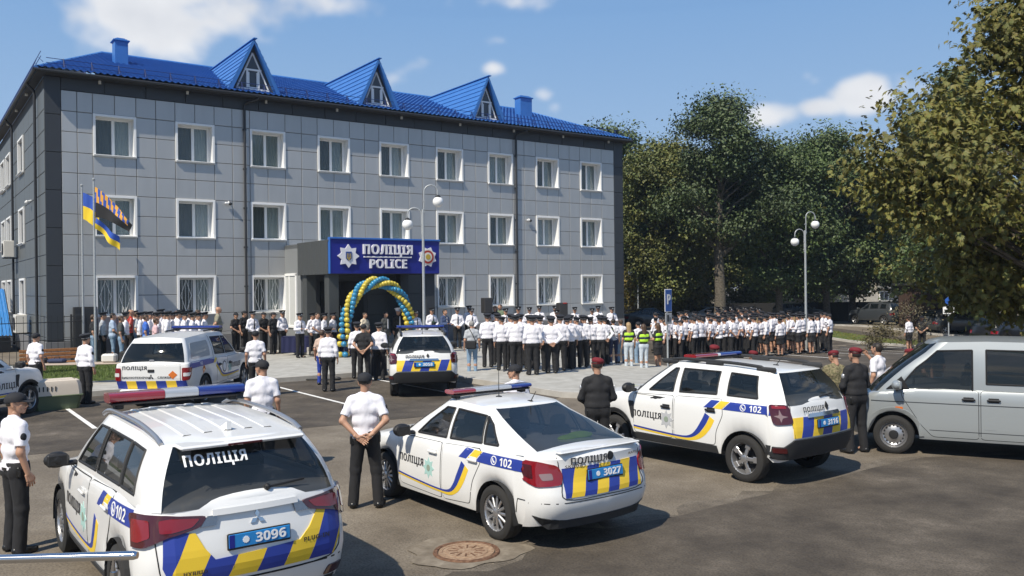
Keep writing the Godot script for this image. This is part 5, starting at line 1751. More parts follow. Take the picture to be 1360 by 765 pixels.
func suv_details(th: Node3D, s: Shell, number: String, left: bool) -> void:
	var cl: Material = M.cladding
	for sg in [-1.0, 1.0]:
		# arch lips, sills, lower bumper in black plastic
		for ax in s.d.axles:
			var q := PackedVector2Array()
			for k in 15:
				var a := PI * k / 14.0
				q.push_back(Vector2(ax + cos(a) * (s.d.arch + 0.075), maxf(s.d.wheel + sin(a) * (s.d.arch + 0.075), 0.38)))
			for k in range(14, -1, -1):
				var a := PI * k / 14.0
				q.push_back(Vector2(ax + cos(a) * (s.d.arch + 0.004), maxf(s.d.wheel + sin(a) * (s.d.arch + 0.004), 0.37)))
			if ax > 0: part(th, "arch_trim", cover(s, s.low, q, 0.014, sg, "side", 0.08), cl, 35)
		part(th, "sill_trim", cover(s, s.low, pv([[0.86, 0.36], [0.9, 0.47], [-0.86, 0.47], [-0.88, 0.36]]), 0.02, sg), cl, 35)
		part(th, "corner_trim", cover(s, s.low, pv([[-1.78, 0.42], [-1.72, 0.60], [-2.1, 0.60], [-2.1, 0.42]]), 0.014, sg), cl, 35)
		var vent := part(th, "wing_vent", cover(s, s.low, round_poly(pv([[0.90, 0.70], [0.98, 0.98], [0.86, 0.98], [0.84, 0.72]]), 0.03), 0.016, sg, "side"), cl, 35)
	part(th, "rear_bumper_trim", cover(s, s.low, pv([[-1.12, 0.50], [-1.1, 0.60], [-0.86, 0.60], [-0.72, 0.70], [0.72, 0.70], [0.86, 0.60], [1.1, 0.60], [1.12, 0.50], [0.9, 0.42], [-0.9, 0.42]]), 0.03, 1, "rear"), cl, 35)
	for sg in [-1.0, 1.0]: part(th, "rear_reflector", cover(s, s.low, round_poly(pv([[0.80, 0.52], [1.0, 0.52], [1.02, 0.59], [0.82, 0.59]]), 0.02), 0.038, sg, "wrap", 0.05), M.lamp_dark_red, 35)
	doors(th, s, [
		{"poly": [[0.84, 0.48], [0.88, 1.105], [0.01, 1.14], [0.01, 0.48]], "handle": [0.14, 0.96], "hm": M.black},
		{"poly": [[-0.03, 0.48], [-0.03, 1.14], [-0.94, 1.175], [-0.98, 0.95], [-0.86, 0.70], [-0.83, 0.48]], "handle": [-0.76, 1.0], "hm": M.black}], [-1.0, 1.0], M.car_white)
	if left:
		livery(th, s, [-1.0], {"path": [[0.86, 0.56], [0.4, 0.535], [-0.1, 0.515], [-0.35, 0.53], [-0.52, 0.61], [-0.66, 0.76], [-0.74, 0.90]], "w0": 0.028, "w1": 0.10, "band": [1.03, 1.15], "band_x": [-0.62, -1.98], "number": -1.46, "word": [0.56, 0.79, 0.14], "star": [0.13, 0.76, 0.15], "star_paint": M.livery_star_grey})
	hatch_stripes(th, s, 0.72, 1.0, 0.72, true, 0.10, 0.2, 7)
	for sg in [-1.0, 1.0]:
		var o := part(th, "tail_lamp", cover(s, s.low, round_poly(pv([[0.70, 0.92], [0.98, 0.90], [1.0, 1.175], [0.72, 1.175]]), 0.06), 0.022, sg, "wrap", 0.05), M.lamp_dark_red, 35)
		part(o, "lamp_lens", cover(s, s.low, round_poly(pv([[0.76, 1.02], [0.84, 1.04], [0.86, 1.12], [0.88, 1.04], [0.95, 1.03], [0.88, 1.0], [0.87, 0.94], [0.84, 1.0]]), 0.01), 0.026, sg, "wrap", 0.05), M.lamp_smoke, 35)
		part(o, "lamp_lens", cover(s, s.low, round_poly(pv([[0.76, 1.13], [0.95, 1.13], [0.95, 1.16], [0.77, 1.16]]), 0.01), 0.026, sg, "wrap", 0.05), M.lamp_red, 35)
	plate(th, s, 0.89, number, 0.05, -0.05)
	part(th, "plate_recess", cover(s, s.low, pv([[-0.40, 0.98], [0.40, 0.98], [0.36, 1.035], [-0.36, 1.035]]), 0.03, 1, "rear"), M.chrome, 35)
	part(th, "tail_lettering", script_on(s, s.low, "ПОЛІЦІЯ", 0.10, Vector2(-0.24, 1.10), 0.03, 1, "rear", 1.15), M.livery_dark)
	part(th, "maker_badge", cover(s, s.low, pv([[0.10, 1.05], [0.14, 1.11], [0.10, 1.17], [0.06, 1.11]]), 0.016, 1, "rear", 0.3), M.black)
	shut_line(th, s, spline([[-0.69, 1.2], [-0.72, 0.95], [-0.70, 0.72]], 4))
	shut_line(th, s, spline([[0.69, 1.2], [0.72, 0.95], [0.70, 0.72]], 4))
	var g := s.top
	var wp := B.new()
	var a0 := s.point(g, 0.0, 1.25, 1) - Vector3(0.02, 0, 0); var a1 := s.point(g, 0.38, 1.27, 1) - Vector3(0.02, 0, 0)
	wp.tube([a0, a1], 0.010, 6)
	part(th, "rear_wiper", wp, M.black, 40)
	for sg in [-1.0, 1.0]:
		var rl := B.new()
		var pts := []
		for k in 15:
			var x := -1.60 + 1.95 * k / 14.0
			var y: float = curve(s.d.cabin.roof, x)
			var lift := 0.06 if k > 0 and k < 14 else 0.0
			pts.append(Vector3(x, y + 0.0 + lift, sg * 0.585))
		rl.tube(pts, 0.025, 8)
		for x in [-1.55, -0.6, 0.3]: rl.box(Vector3(x, curve(s.d.cabin.roof, x) + 0.03, sg * 0.585), Vector3(0.34, 0.08, 0.05), 0.02)
		part(th, "roof_rail", rl, M.cladding, 50)
	var an := B.new()
	an.tube([Vector3(-1.3, 1.655, 0.0), Vector3(-1.42, 1.80, 0.0)], [0.007, 0.004], 6)
	an.box(Vector3(-1.3, 1.66, 0), Vector3(0.09, 0.025, 0.05), 0.01)
	part(th, "antenna", an, M.black, 40)

func suv_cars() -> void:
	var r := car("police_suv", "white police suv beside the silver van, black roof rails and plate 3116", "car", spec_suv(), on(3.24, -14.2), -37.8)
	suv_details(r[0], r[1], "3116", true)
	light_bar(r[0], Vector3(-0.1, 1.76, 0), 1.16, Vector2(0.26, 0.06), [[M.bar_red, 0.47], [M.lamp_clear, 0.06], [M.bar_blue, 0.47]], 0.03)
	r = car("police_suv", "white police suv seen square from behind at the paved square, plate 3058", "car", spec_suv(), on(-2.64, -24.6), -8.5)
	suv_details(r[0], r[1], "3058", true)
	light_bar(r[0], Vector3(0.1, 1.79, 0), 1.35, Vector2(0.26, 0.075), [[M.bar_blue, 1.0]], 0.05)
	r = car("police_suv", "white police suv beside the pet crate, only bonnet and front wheel in view", "car", spec_suv(), on(-12.6, -19.3), 8.0)
	suv_details(r[0], r[1], "3062", false)
	var th: Node3D = r[0]; var s: Shell = r[1]
	part(th, "side_lettering", script_on(s, s.low, "ПОЛІЦІЯ", 0.19, Vector2(0.5, 0.75), 0.008, 1.0, "side", 1.12), M.livery_dark)
	part(th, "yellow_stripe", cover(s, s.low, pv([[0.86, 0.50], [-0.8, 0.50], [-0.8, 0.55], [0.86, 0.55]]), 0.0055, 1), M.livery_yellow)
	part(th, "blue_stripe", cover(s, s.low, pv([[0.86, 0.56], [-0.8, 0.56], [-0.8, 0.59], [0.86, 0.59]]), 0.0055, 1), M.livery_blue)

func pickup() -> void:
	var r := car("police_pickup", "white police pickup with a canopy and striped tailgate, parked tail to the camera", "pickup truck", spec_pickup(), on(-8.64, -23.2), 0.8)
	var th: Node3D = r[0]; var s: Shell = r[1]
	doors(th, s, [
		{"poly": [[1.12, 0.50], [1.08, 1.09], [0.13, 1.10], [0.13, 0.48]], "handle": [0.28, 0.93], "hm": M.black},
		{"poly": [[0.09, 0.48], [0.09, 1.10], [-0.68, 1.13], [-0.70, 0.48]], "handle": [-0.5, 0.94], "hm": M.black}], [-1.0, 1.0], M.car_white)
	# tailgate, stripes, lamps, lettering
	part(th, "tailgate_gap", cover(s, s.low, pv([[-0.70, 0.62], [0.70, 0.62], [0.70, 1.14], [-0.70, 1.14]]), 0.0015, 1, "rear"), M.rubber)
	part(th, "tailgate", cover(s, s.low, pv([[-0.69, 0.63], [0.69, 0.63], [0.69, 1.13], [-0.69, 1.13]]), 0.012, 1, "rear"), M.car_white)
	for k in 7:
		var a := -0.84 + 1.68 * k / 7.0
		part(th, "tail_stripe", cover(s, s.low, pv([[a + 0.01, 0.55], [a + 0.25, 0.55], [a + 0.23, 0.74], [a - 0.01, 0.74]]), 0.016, 1, "rear"), M.livery_blue if k % 2 == 0 else M.livery_yellow)
	for sg in [-1.0, 1.0]:
		var o := part(th, "tail_lamp", cover(s, s.low, round_poly(pv([[0.74, 0.74], [0.90, 0.76], [1.08, 1.04], [0.90, 1.05], [0.74, 1.05]]), 0.03), 0.022, sg, "wrap", 0.05), M.lamp_red, 35)
		part(o, "lamp_lens", cover(s, s.low, round_poly(pv([[0.77, 0.84], [0.9, 0.85], [0.95, 0.93], [0.77, 0.93]]), 0.02), 0.026, sg, "wrap", 0.05), M.lamp_clear, 35)
	var hb := B.new()
	hb.box(s.point(s.low, 0.0, 0.98, 1) - Vector3(0.02, 0, 0), Vector3(0.02, 0.07, 0.16), 0.008)
	part(th, "tailgate_handle", hb, M.black)
	part(th, "tail_lettering", script_on(s, s.low, "ПОЛІЦІЯ", 0.12, Vector2(-0.40, 1.05), 0.018, 1, "rear", 1.2), M.livery_dark)
	part(th, "tail_lettering", script_on(s, s.low, "ВИБУХОТЕХНІЧНА", 0.07, Vector2(-0.36, 0.82), 0.018, 1, "rear", 1.15), M.livery_dark)
	part(th, "tail_lettering", script_on(s, s.low, "СЛУЖБА", 0.07, Vector2(0.32, 0.82), 0.018, 1, "rear", 1.15), M.livery_dark)
	var dia := cover(s, s.low, pv([[0.52, 0.78], [0.63, 0.88], [0.52, 0.98], [0.41, 0.88]]), 0.018, 1, "rear")
	part(th, "warning_diamond", dia, M.lamp_orange)
	part(th, "warning_diamond", cover(s, s.low, pv([[-1.6, 0.80], [-1.5, 0.92], [-1.6, 1.04], [-1.7, 0.92]]), 0.006, 1), M.lamp_orange)
	for k in 3:
		var a := PI / 2 + TAU * k / 3.0
		var e := Vector2(cos(a), sin(a)); var n := Vector2(-e.y, e.x)
		var c := Vector2(0, 0.83)
		part(th, "maker_mark", cover(s, s.low, PackedVector2Array([c, c + e * 0.035 + n * 0.02, c + e * 0.07, c + e * 0.035 - n * 0.02]), 0.018, 1, "rear", 0.2), M.black)
	# right side: band, canopy side window, stripe that turns down along the door
	part(th, "blue_band", cover(s, s.low, pv([[-2.5, 1.0], [-0.95, 1.02], [-0.80, 1.15], [-2.5, 1.15]]), 0.006, 1), M.livery_blue)
	part(th, "yellow_slash", cover(s, s.low, pv([[-0.92, 1.02], [-0.80, 1.02], [-0.65, 1.15], [-0.77, 1.15]]), 0.006, 1), M.livery_yellow)
	var path := spline([[-0.72, 0.98], [-0.5, 0.80], [-0.3, 0.66], [0.1, 0.62], [1.0, 0.64]])
	var w := []
	for i in path.size(): w.append(lerpf(0.07, 0.03, float(i) / path.size()))
	part(th, "yellow_stripe", cover(s, s.low, ribbon(path, w, 0.05, -1.0), 0.0065, 1), M.livery_yellow)
	part(th, "blue_stripe", cover(s, s.low, ribbon(path, w, 0.1, 1.1), 0.0065, 1), M.livery_blue)
	part(th, "side_lettering", script_on(s, s.low, "102", 0.1, Vector2(-1.75, 1.08), 0.008, 1.0), M.livery_white)
	part(th, "side_lettering", script_on(s, s.low, "ПОЛІЦІЯ", 0.18, Vector2(0.72, 0.84), 0.008, 1.0, "side", 1.1), M.livery_dark)
	var sc := star(16, 0.15, 0.15)
	for i in sc.size(): sc[i] += Vector2(-0.15, 0.86)
	var rd := part(th, "door_badge", cover(s, s.low, sc, 0.0065, 1, "side", 0.1), M.livery_dark)
	var sc2 := star(16, 0.12, 0.12)
	for i in sc2.size(): sc2[i] += Vector2(-0.15, 0.86)
	part(rd, "badge_face", cover(s, s.low, sc2, 0.0085, 1, "side", 0.1), M.livery_white)
	var sp := star(8, 0.16, 0.10)
	for i in sp.size(): sp[i] += Vector2(0.28, 0.82)
	part(th, "door_star", cover(s, s.low, sp, 0.0065, 1, "side", 0.1), M.livery_star)
	for sg in [-1.0, 1.0]:
		var cw := part(th, "canopy_window", cover(s, s.top, round_poly(pv([[-0.98, 1.22], [-0.92, 1.62], [-2.05, 1.60], [-2.25, 1.22]]), 0.08), 0.006, sg), M.canopy_pane, 40)
	part(th, "cab_gap", cover(s, s.top, pv([[-0.80, 1.13], [-0.78, 1.13], [-0.74, 1.72], [-0.76, 1.72]]), 0.004, 1), M.rubber)
	var lk := B.new()
	lk.box(s.point(s.top, 0.0, 1.22, 1) - Vector3(0.02, 0, 0), Vector3(0.02, 0.05, 0.12), 0.008)
	part(th, "canopy_handle", lk, M.alloy)
	var bp := B.new()
	bp.box(Vector3(-2.62, 0.48, 0), Vector3(0.16, 0.13, 1.5), 0.04)
	part(th, "rear_bumper", bp, M.car_white, 40)
	var pl := B.new()
	pl.box(Vector3(-2.71, 0.49, 0), Vector3(0.02, 0.11, 0.52), 0.005)
	part(th, "number_plate", pl, M.plate_blue)
	light_bar(th, Vector3(0.3, 1.90, 0), 1.3, Vector2(0.26, 0.075), [[M.bar_blue, 1.0]], 0.06)
	for sg in [-1.0, 1.0]:
		var rl := B.new()
		rl.tube([Vector3(-0.55, 1.83, sg * 0.5), Vector3(0.45, 1.84, sg * 0.5)], 0.02, 8)
		part(th, "roof_rail", rl, M.black, 50)

func silver_van() -> void:
	var r := car("passenger_van", "silver grey passenger van at the right edge with dark windows and steel wheels", "van", spec_van(), on(8.25, -14.65), -62.0)
	var th: Node3D = r[0]; var s: Shell = r[1]
	doors(th, s, [
		{"poly": [[1.12, 0.52], [1.42, 1.0], [1.40, 1.11], [0.28, 1.12], [0.28, 0.34], [0.95, 0.34]], "handle": [0.42, 0.98]},
		{"poly": [[0.24, 0.34], [0.24, 1.12], [-1.12, 1.12], [-1.12, 0.34]], "name": "sliding_door", "handle": [0.06, 0.98]}], [-1.0], M.car_silver)
	part(th, "waist_seam", cover(s, s.low, pv([[1.9, 0.885], [-2.3, 0.885], [-2.3, 0.90], [1.9, 0.90]]), 0.005, -1), M.car_dark)
	part(th, "lower_seam", cover(s, s.low, pv([[1.0, 0.44], [-0.95, 0.44], [-0.95, 0.452], [1.0, 0.452]]), 0.005, -1), M.car_dark)
	part(th, "side_indicator", cover(s, s.low, round_poly(pv([[1.40, 0.76], [1.52, 0.76], [1.52, 0.81], [1.40, 0.81]]), 0.02), 0.012, -1), M.lamp_orange)
	part(th, "fuel_flap", cover(s, s.low, pv([[0.20, 0.66], [0.02, 0.72], [0.02, 0.50], [0.20, 0.50]]), 0.006, -1), M.car_silver)
	var lip := PackedVector2Array()
	for k in 17:
		var a := PI * k / 16.0
		lip.push_back(Vector2(1.55 + cos(a) * 0.47, maxf(0.325 + sin(a) * 0.47, 0.34)))
	for k in range(16, -1, -1):
		var a := PI * k / 16.0
		lip.push_back(Vector2(1.55 + cos(a) * 0.405, maxf(0.325 + sin(a) * 0.405, 0.33)))
	part(th, "arch_lip", cover(s, s.low, lip, 0.016, -1, "side", 0.07), M.car_silver, 35)
	part(th, "headlamp", cover(s, s.low, round_poly(pv([[1.95, 0.72], [2.25, 0.70], [2.25, 0.86], [1.98, 0.92]]), 0.04), 0.012, -1), M.lamp_clear, 35)
	var tr := B.new()
	tr.prism(pv([[1.30, 1.10], [1.66, 1.10], [1.42, 1.32]]), -0.01, 0.01, Basis(), Vector3(0, 0, -0.90))
	part(th, "mirror_foot", tr, M.black)

func far_cars() -> void:
	var list := [
		[spec_suv(), "car_dark", 24.0, -72.0, 80.0, "large grey off-road car parked behind the far end of the formation"],
		[spec_saloon(), "car_black", 9.6, -59.0, 82.0, "black saloon parked behind the railings right of the station"],
		[spec_saloon(), "car_grey", 15.5, -66.0, 75.0, "grey saloon half hidden behind the white shirts, left of the wide tree trunk"],
		[spec_suv(), "car_navy", 32.5, -84.0, -20.0, "dark blue car parked near the small shed"],
		[spec_suv(), "car_dark", 27.2, -64.0, -25.0, "dark grey car with its tail to the camera, right of the lamp post"],
		[spec_saloon(), "car_grey", 47.0, -116.0, 60.0, "small silver hatchback far off beside the apartment block"],
		[spec_suv(), "car_dark", 29.0, -56.5, 75.0, "dark car in deep shade under the trees beyond the side street"],
		[spec_suv(), "car_black", 26.5, -45.5, 72.0, "big black off-road car in the shade under the chestnut, left of a second dark car"],
		[spec_saloon(), "car_black", 28.9, -42.0, 70.0, "black saloon under the chestnut at the right edge"]]
	for q in list:
		var d: Dictionary = q[0]
		d.paint = M[q[1]]
		d.mirror = M[q[1]]
		var r := car("parked_car", q[5], "car", d, on(q[2], q[3]), q[4], "cars parked in the background")
		var th: Node3D = r[0]; var s: Shell = r[1]
		for sg in [-1.0, 1.0]:
			part(th, "tail_lamp", cover(s, s.low, pv([[0.6, 0.78], [0.95, 0.78], [0.95, 0.93], [0.6, 0.93]]), 0.015, sg, "wrap", 0.1), M.lamp_red)
			part(th, "headlamp", cover(s, s.low, pv([[1.75, 0.70], [2.05, 0.70], [2.05, 0.84], [1.8, 0.86]]), 0.012, sg), M.lamp_clear)

# ---------------------------------------------------------------- trees and what stands round the square
func leaf_clump(sd: int, n: int, size: float, spread: float, palmate := false) -> ArrayMesh:
	var r := RandomNumberGenerator.new(); r.seed = sd
	var b := B.new()
	for k in n:
		var c := Vector3(r.randfn(), r.randfn() * 0.7, r.randfn()) * spread * 0.5
		var up := Vector3(r.randf_range(-1, 1), r.randf_range(0.1, 1.4), r.randf_range(-1, 1)).normalized()
		var a := up.cross(Vector3(r.randf_range(-1, 1), 0.2, r.randf_range(-1, 1))).normalized()
		var t := a.cross(up)
		if palmate:
			for l in 7:
				var ang := -1.35 + 2.7 * l / 6.0
				var dir := (a * cos(ang) + t * sin(ang))
				var len := size * (1.0 - 0.09 * absf(l - 3.0)) * r.randf_range(0.85, 1.1)
				var sd2 := dir.cross(up)
				var droop := -Vector3.UP * len * r.randf_range(0.15, 0.4)
				var p0 := c
				var m := c + dir * len * 0.62 + droop * 0.4
				var e := c + dir * len + droop
				var w := len * 0.17
				var dull := r.randf() < 0.10
				b.col = Color(1.5, 0.8, 0.55) if dull else Color(r.randf_range(0.9, 1.1), 1.0, r.randf_range(0.8, 1.1))
				b.tri(p0, m - sd2 * w, m + up * w * 0.4); b.tri(p0, m + up * w * 0.4, m + sd2 * w)
				if not dull and r.randf() < 0.2: b.col = Color(1.5, 0.8, 0.5)
				b.tri(m - sd2 * w, e, m + up * w * 0.4); b.tri(m + up * w * 0.4, e, m + sd2 * w)
		else:
			var l := size * r.randf_range(0.7, 1.2)
			var w := l * 0.33
			var v := r.randf_range(0.8, 1.2)
			b.col = Color(v, v, v * 0.9)
			var e := c + a * l
			var m := c + a * l * 0.5 + up * w * 0.25
			b.tri(c, m - t * w, e); b.tri(c, e, m + t * w)
	return b.mesh()

var clumps := {}
func leaf_mat(c: Color) -> StandardMaterial3D:
	var m := paint(c.r, c.g, c.b, 0.6)
	m.vertex_color_use_as_albedo = true
	m.backlight_enabled = true
	m.backlight = Color(c.r * 0.95, c.g * 1.05, c.b * 0.5).linear_to_srgb()
	m.resource_name = "leaves"
	return m

func limb(b: B, a: Vector3, e: Vector3, r0: float, r1: float, r: RandomNumberGenerator, seg := 6) -> Array:
	var p := []; var rr := []
	var n := 5
	var side := Vector3(r.randf_range(-1, 1), r.randf_range(-0.2, 0.4), r.randf_range(-1, 1)) * a.distance_to(e) * 0.09
	for k in n + 1:
		var f := float(k) / n
		p.append(a.lerp(e, f) + side * sin(PI * f) + Vector3(r.randf_range(-1, 1), r.randf_range(-1, 1), r.randf_range(-1, 1)) * r0 * 0.35 * (1 if k > 0 and k < n else 0))
		rr.append(lerpf(r0, r1, f))
	b.tube(p, rr, seg, false)
	return p

func tree(called: String, label: String, at: Vector3, o: Dictionary, group := "") -> Node3D:
	var r := RandomNumberGenerator.new(); r.seed = o.seed
	var t := thing(called, label, "tree", at, 0, group)
	var H: float = o.h
	var b := B.new()
	var lean := Vector3(r.randf_range(-1, 1), 0, r.randf_range(-1, 1)) * H * 0.02
	var tr := o.get("trunk", H * 0.018) as float
	var top := Vector3(0, H * 0.9, 0) + lean
	b.tube([Vector3(0, -0.3, 0), Vector3(0, 0.25, 0), Vector3(lean.x * 0.2, H * 0.15, lean.z * 0.2), Vector3(lean.x * -0.3, H * 0.4, lean.z * 0.4), Vector3(lean.x * 0.6, H * 0.7, lean.z * 0.2), top], [tr * 1.5, tr * 1.08, tr * 0.92, tr * 0.7, tr * 0.38, tr * 0.08], 10, false)
	var xf := []
	var cols := PackedColorArray()
	var R: float = o.r
	var base: float = o.base
	var nb: int = o.boughs
	for k in nb:
		var f := (k + 0.5) / nb
		# envelope: widest at o.wide of the crown's height
		var y := lerpf(base, H, pow(f, o.get("pow", 0.85)))
		var q := (y - base) / (H - base)
		var wd: float = o.get("wide", 0.4)
		var env := sqrt(maxf(0.0, 1.0 - pow((q - wd) / (wd if q < wd else 1.0 - wd), 2.0))) if q > 0 else 0.0
		if o.has("cone") and q > wd: env = 1.0 - 0.85 * (q - wd) / (1.0 - wd)
		env = maxf(env, 0.12)
		var a := r.randf() * TAU
		var d := R * env * lerpf(0.35, 1.0, sqrt(r.randf()))
		if o.has("lobe"): d *= 0.82 + 0.4 * sin(a * 3.0 + o.seed) * sin(q * 9.0 + o.seed)
		if o.has("lobe"): y += 0.5 * sin(a * 2.0 + o.seed * 1.7) * (1.0 - q)
		var c := Vector3(cos(a) * d, y, sin(a) * d)
		var s := clampf(y - d * 0.75, base * 0.7, H * 0.85)
		var p := limb(b, Vector3(lean.x * s / H, s, lean.z * s / H), c, tr * (0.42 * (1.0 - s / H) + 0.08) * float(o.get("twig", 1.0)), 0.012, r, 5)
		var br: float = o.bough * r.randf_range(0.65, 1.35)
		var n := int(o.per * br * br / (o.bough * o.bough))
		var tint := r.randf_range(0.72, 1.25)
		for i in n:
			var v := Vector3(r.randfn(), r.randfn() * 0.55, r.randfn()) * br * 0.55
			var pos := c + v
			if pos.y < o.get("floor", base * 0.8): continue
			var sc := r.randf_range(0.7, 1.3)
			xf.append(Transform3D(Basis.from_euler(Vector3(r.randf_range(-0.5, 0.5), r.randf() * TAU, r.randf_range(-0.5, 0.5))).scaled(Vector3.ONE * sc), pos))
			var g := tint * r.randf_range(0.85, 1.15)
			var wm: float = o.get("warm", 0.0) * r.randf()
			cols.push_back(Color(g * (1.0 + wm), g * (1.0 + wm * 0.25), g * (1.0 - wm * 0.3)))
	part(t, "trunk", b, M.bark, 60)
	var mm := MultiMesh.new()
	mm.transform_format = MultiMesh.TRANSFORM_3D
	mm.use_colors = true
	var key := str(o.leaf)
	if not clumps.has(key): clumps[key] = leaf_clump(7, o.leaf[0], o.leaf[1], o.leaf[2], o.get("palmate", false))
	mm.mesh = clumps[key]
	mm.instance_count = xf.size()
	for i in xf.size():
		mm.set_instance_transform(i, xf[i]); mm.set_instance_color(i, cols[i])
	var mi := MultiMeshInstance3D.new()
	mi.multimesh = mm
	mi.material_override = o.mat
	mi.name = "crown"
	mi.set_meta("kind", "stuff")
	t.add_child(mi)
	return t

func make_trees() -> void:
	var dark := leaf_mat(Color(0.062, 0.098, 0.026))
	var mid := leaf_mat(Color(0.09, 0.118, 0.032))
	var oak := leaf_mat(Color(0.05, 0.078, 0.026))
	var olive := leaf_mat(Color(0.13, 0.125, 0.034))
	var bright := leaf_mat(Color(0.12, 0.17, 0.04))
	var L := [16, 0.2, 0.7]
	var far := [14, 0.27, 0.95]
	# the wood beyond the street: x, z, height, radius, base, leaves, label
	var W := [
		[8.4, -76.0, 19.5, 4.6, 4.0, dark, "dark rounded tree rising just past the right corner of the station"],
		[11.6, -64.0, 15.6, 4.3, 2.6, mid, "yellowish green tree between the station and the tall airy tree"],
		[14.5, -60.0, 18.4, 4.6, 6.0, oak, "tallest airy tree with a wide bare trunk rising above the wood"],
		[19.6, -63.0, 15.0, 4.4, 3.4, dark, "broad dark tree just right of the tallest airy tree"],
		[24.2, -66.0, 16.8, 4.6, 3.0, dark, "dark rounded tree under the white cloud, left of the apartment block"],
		[28.5, -72.0, 15.6, 4.0, 2.6, mid, "mid green tree at the right end of the wood, beside the apartment block"],
		[16.5, -78.0, 14.5, 5.0, 1.6, mid, "lower tree filling the wood behind the tallest tree"],
		[10.5, -84.0, 14.0, 4.8, 1.6, dark, "lower tree deep in the wood behind the yellowish green tree"],
		[23.0, -84.0, 15.0, 5.0, 1.4, dark, "lower tree deep in the wood behind the lamp post"],
		[30.5, -92.0, 14.0, 5.0, 1.2, dark, "shaded tree deep in the wood above the small shed"],
		[37.5, -98.0, 11.0, 3.6, 0.8, bright, "bright green bush-like tree right of the small shed"],
		[12.4, -70.0, 6.5, 2.6, 0.8, olive, "small brownish tree under the wood, behind the lamp at the station corner"],
		[33.5, -70.0, 13.0, 4.2, 1.8, dark, "dark tree standing before the apartment block"],
		[29.5, -54.0, 10.5, 4.2, 1.8, dark, "dark tree behind the chestnut, over the low brown hut"],
		[36.5, -54.0, 12.0, 4.8, 1.6, dark, "dark tree behind the chestnut, nearer the right edge"],
		[41.5, -62.0, 12.5, 5.0, 1.4, dark, "dark tree far behind the chestnut at the right edge"],
		[19.0, -96.0, 15.0, 5.4, 1.0, mid, "distant tree closing the gap behind the wood"],
		[4.5, -96.0, 13.0, 5.0, 1.0, dark, "distant tree hidden behind the station's right corner"]]
	var k := 0
	for w in W:
		k += 1
		var airy: bool = k == 3
		tree("broadleaf_tree", w[6], on(w[0], w[1]), {"seed": 40 + k, "h": w[2] * 0.84, "r": w[3] * (0.9 if airy else 0.94), "base": w[4], "boughs": 76 if not airy else 60, "bough": 1.05 if not airy else 0.8, "per": 50 if not airy else 42, "leaf": L if w[1] > -68 else far, "mat": w[5], "wide": 0.42 if not airy else 0.3, "pow": 0.8, "lobe": true, "trunk": 0.28 if not airy else 0.42, "warm": 0.5 if w[5] == mid or w[5] == olive else 0.15, "floor": w[4] * 0.75}, "trees of the wood beyond the street")
	for p in [[47.0, -92.0, 25.5, 1.3], [49.6, -94.0, 26.5, 1.4], [44.6, -95.0, 22.0, 1.2]]:
		k += 1
		tree("poplar_tree", ["middle of three slender poplars showing above the chestnut", "tallest and rightmost of three slender poplars above the chestnut", "shortest and leftmost of three slender poplars above the chestnut"][k - W.size() - 1], on(p[0], p[1]), {"seed": 70 + k, "h": p[2], "r": p[3], "base": 3.0, "boughs": 60, "bough": 0.9, "per": 40, "leaf": far, "mat": dark, "wide": 0.35, "trunk": 0.25}, "poplars")
	# the horse chestnut that hangs over the right of the picture
	var ch := leaf_mat(Color(0.122, 0.127, 0.031))
	tree("chestnut_tree", "big horse chestnut with browning leaves hanging over the right edge of the picture", on(16.0, -21.5), {"seed": 5, "h": 15.0, "r": 6.5, "base": 2.6, "cone": true, "boughs": 290, "bough": 1.0, "per": 72, "leaf": [6, 0.125, 0.5], "palmate": true, "mat": ch, "wide": 0.24, "pow": 1.3, "twig": 0.4, "lobe": true, "trunk": 0.42, "warm": 0.18, "floor": 1.9})

func make_surroundings() -> void:
	M.bark = bump(tri_tex(paint(1, 1, 1, 0.95), noise_tex(256, 0.03, 6, [[0.0, 0.05, 0.042, 0.032], [0.5, 0.1, 0.085, 0.065], [1.0, 0.19, 0.165, 0.135]], 50), 0.8, false), noise_tex(256, 0.03, 5, [], 51), 2.0)
	make_trees()
	far_buildings()
	fences()
	grass()

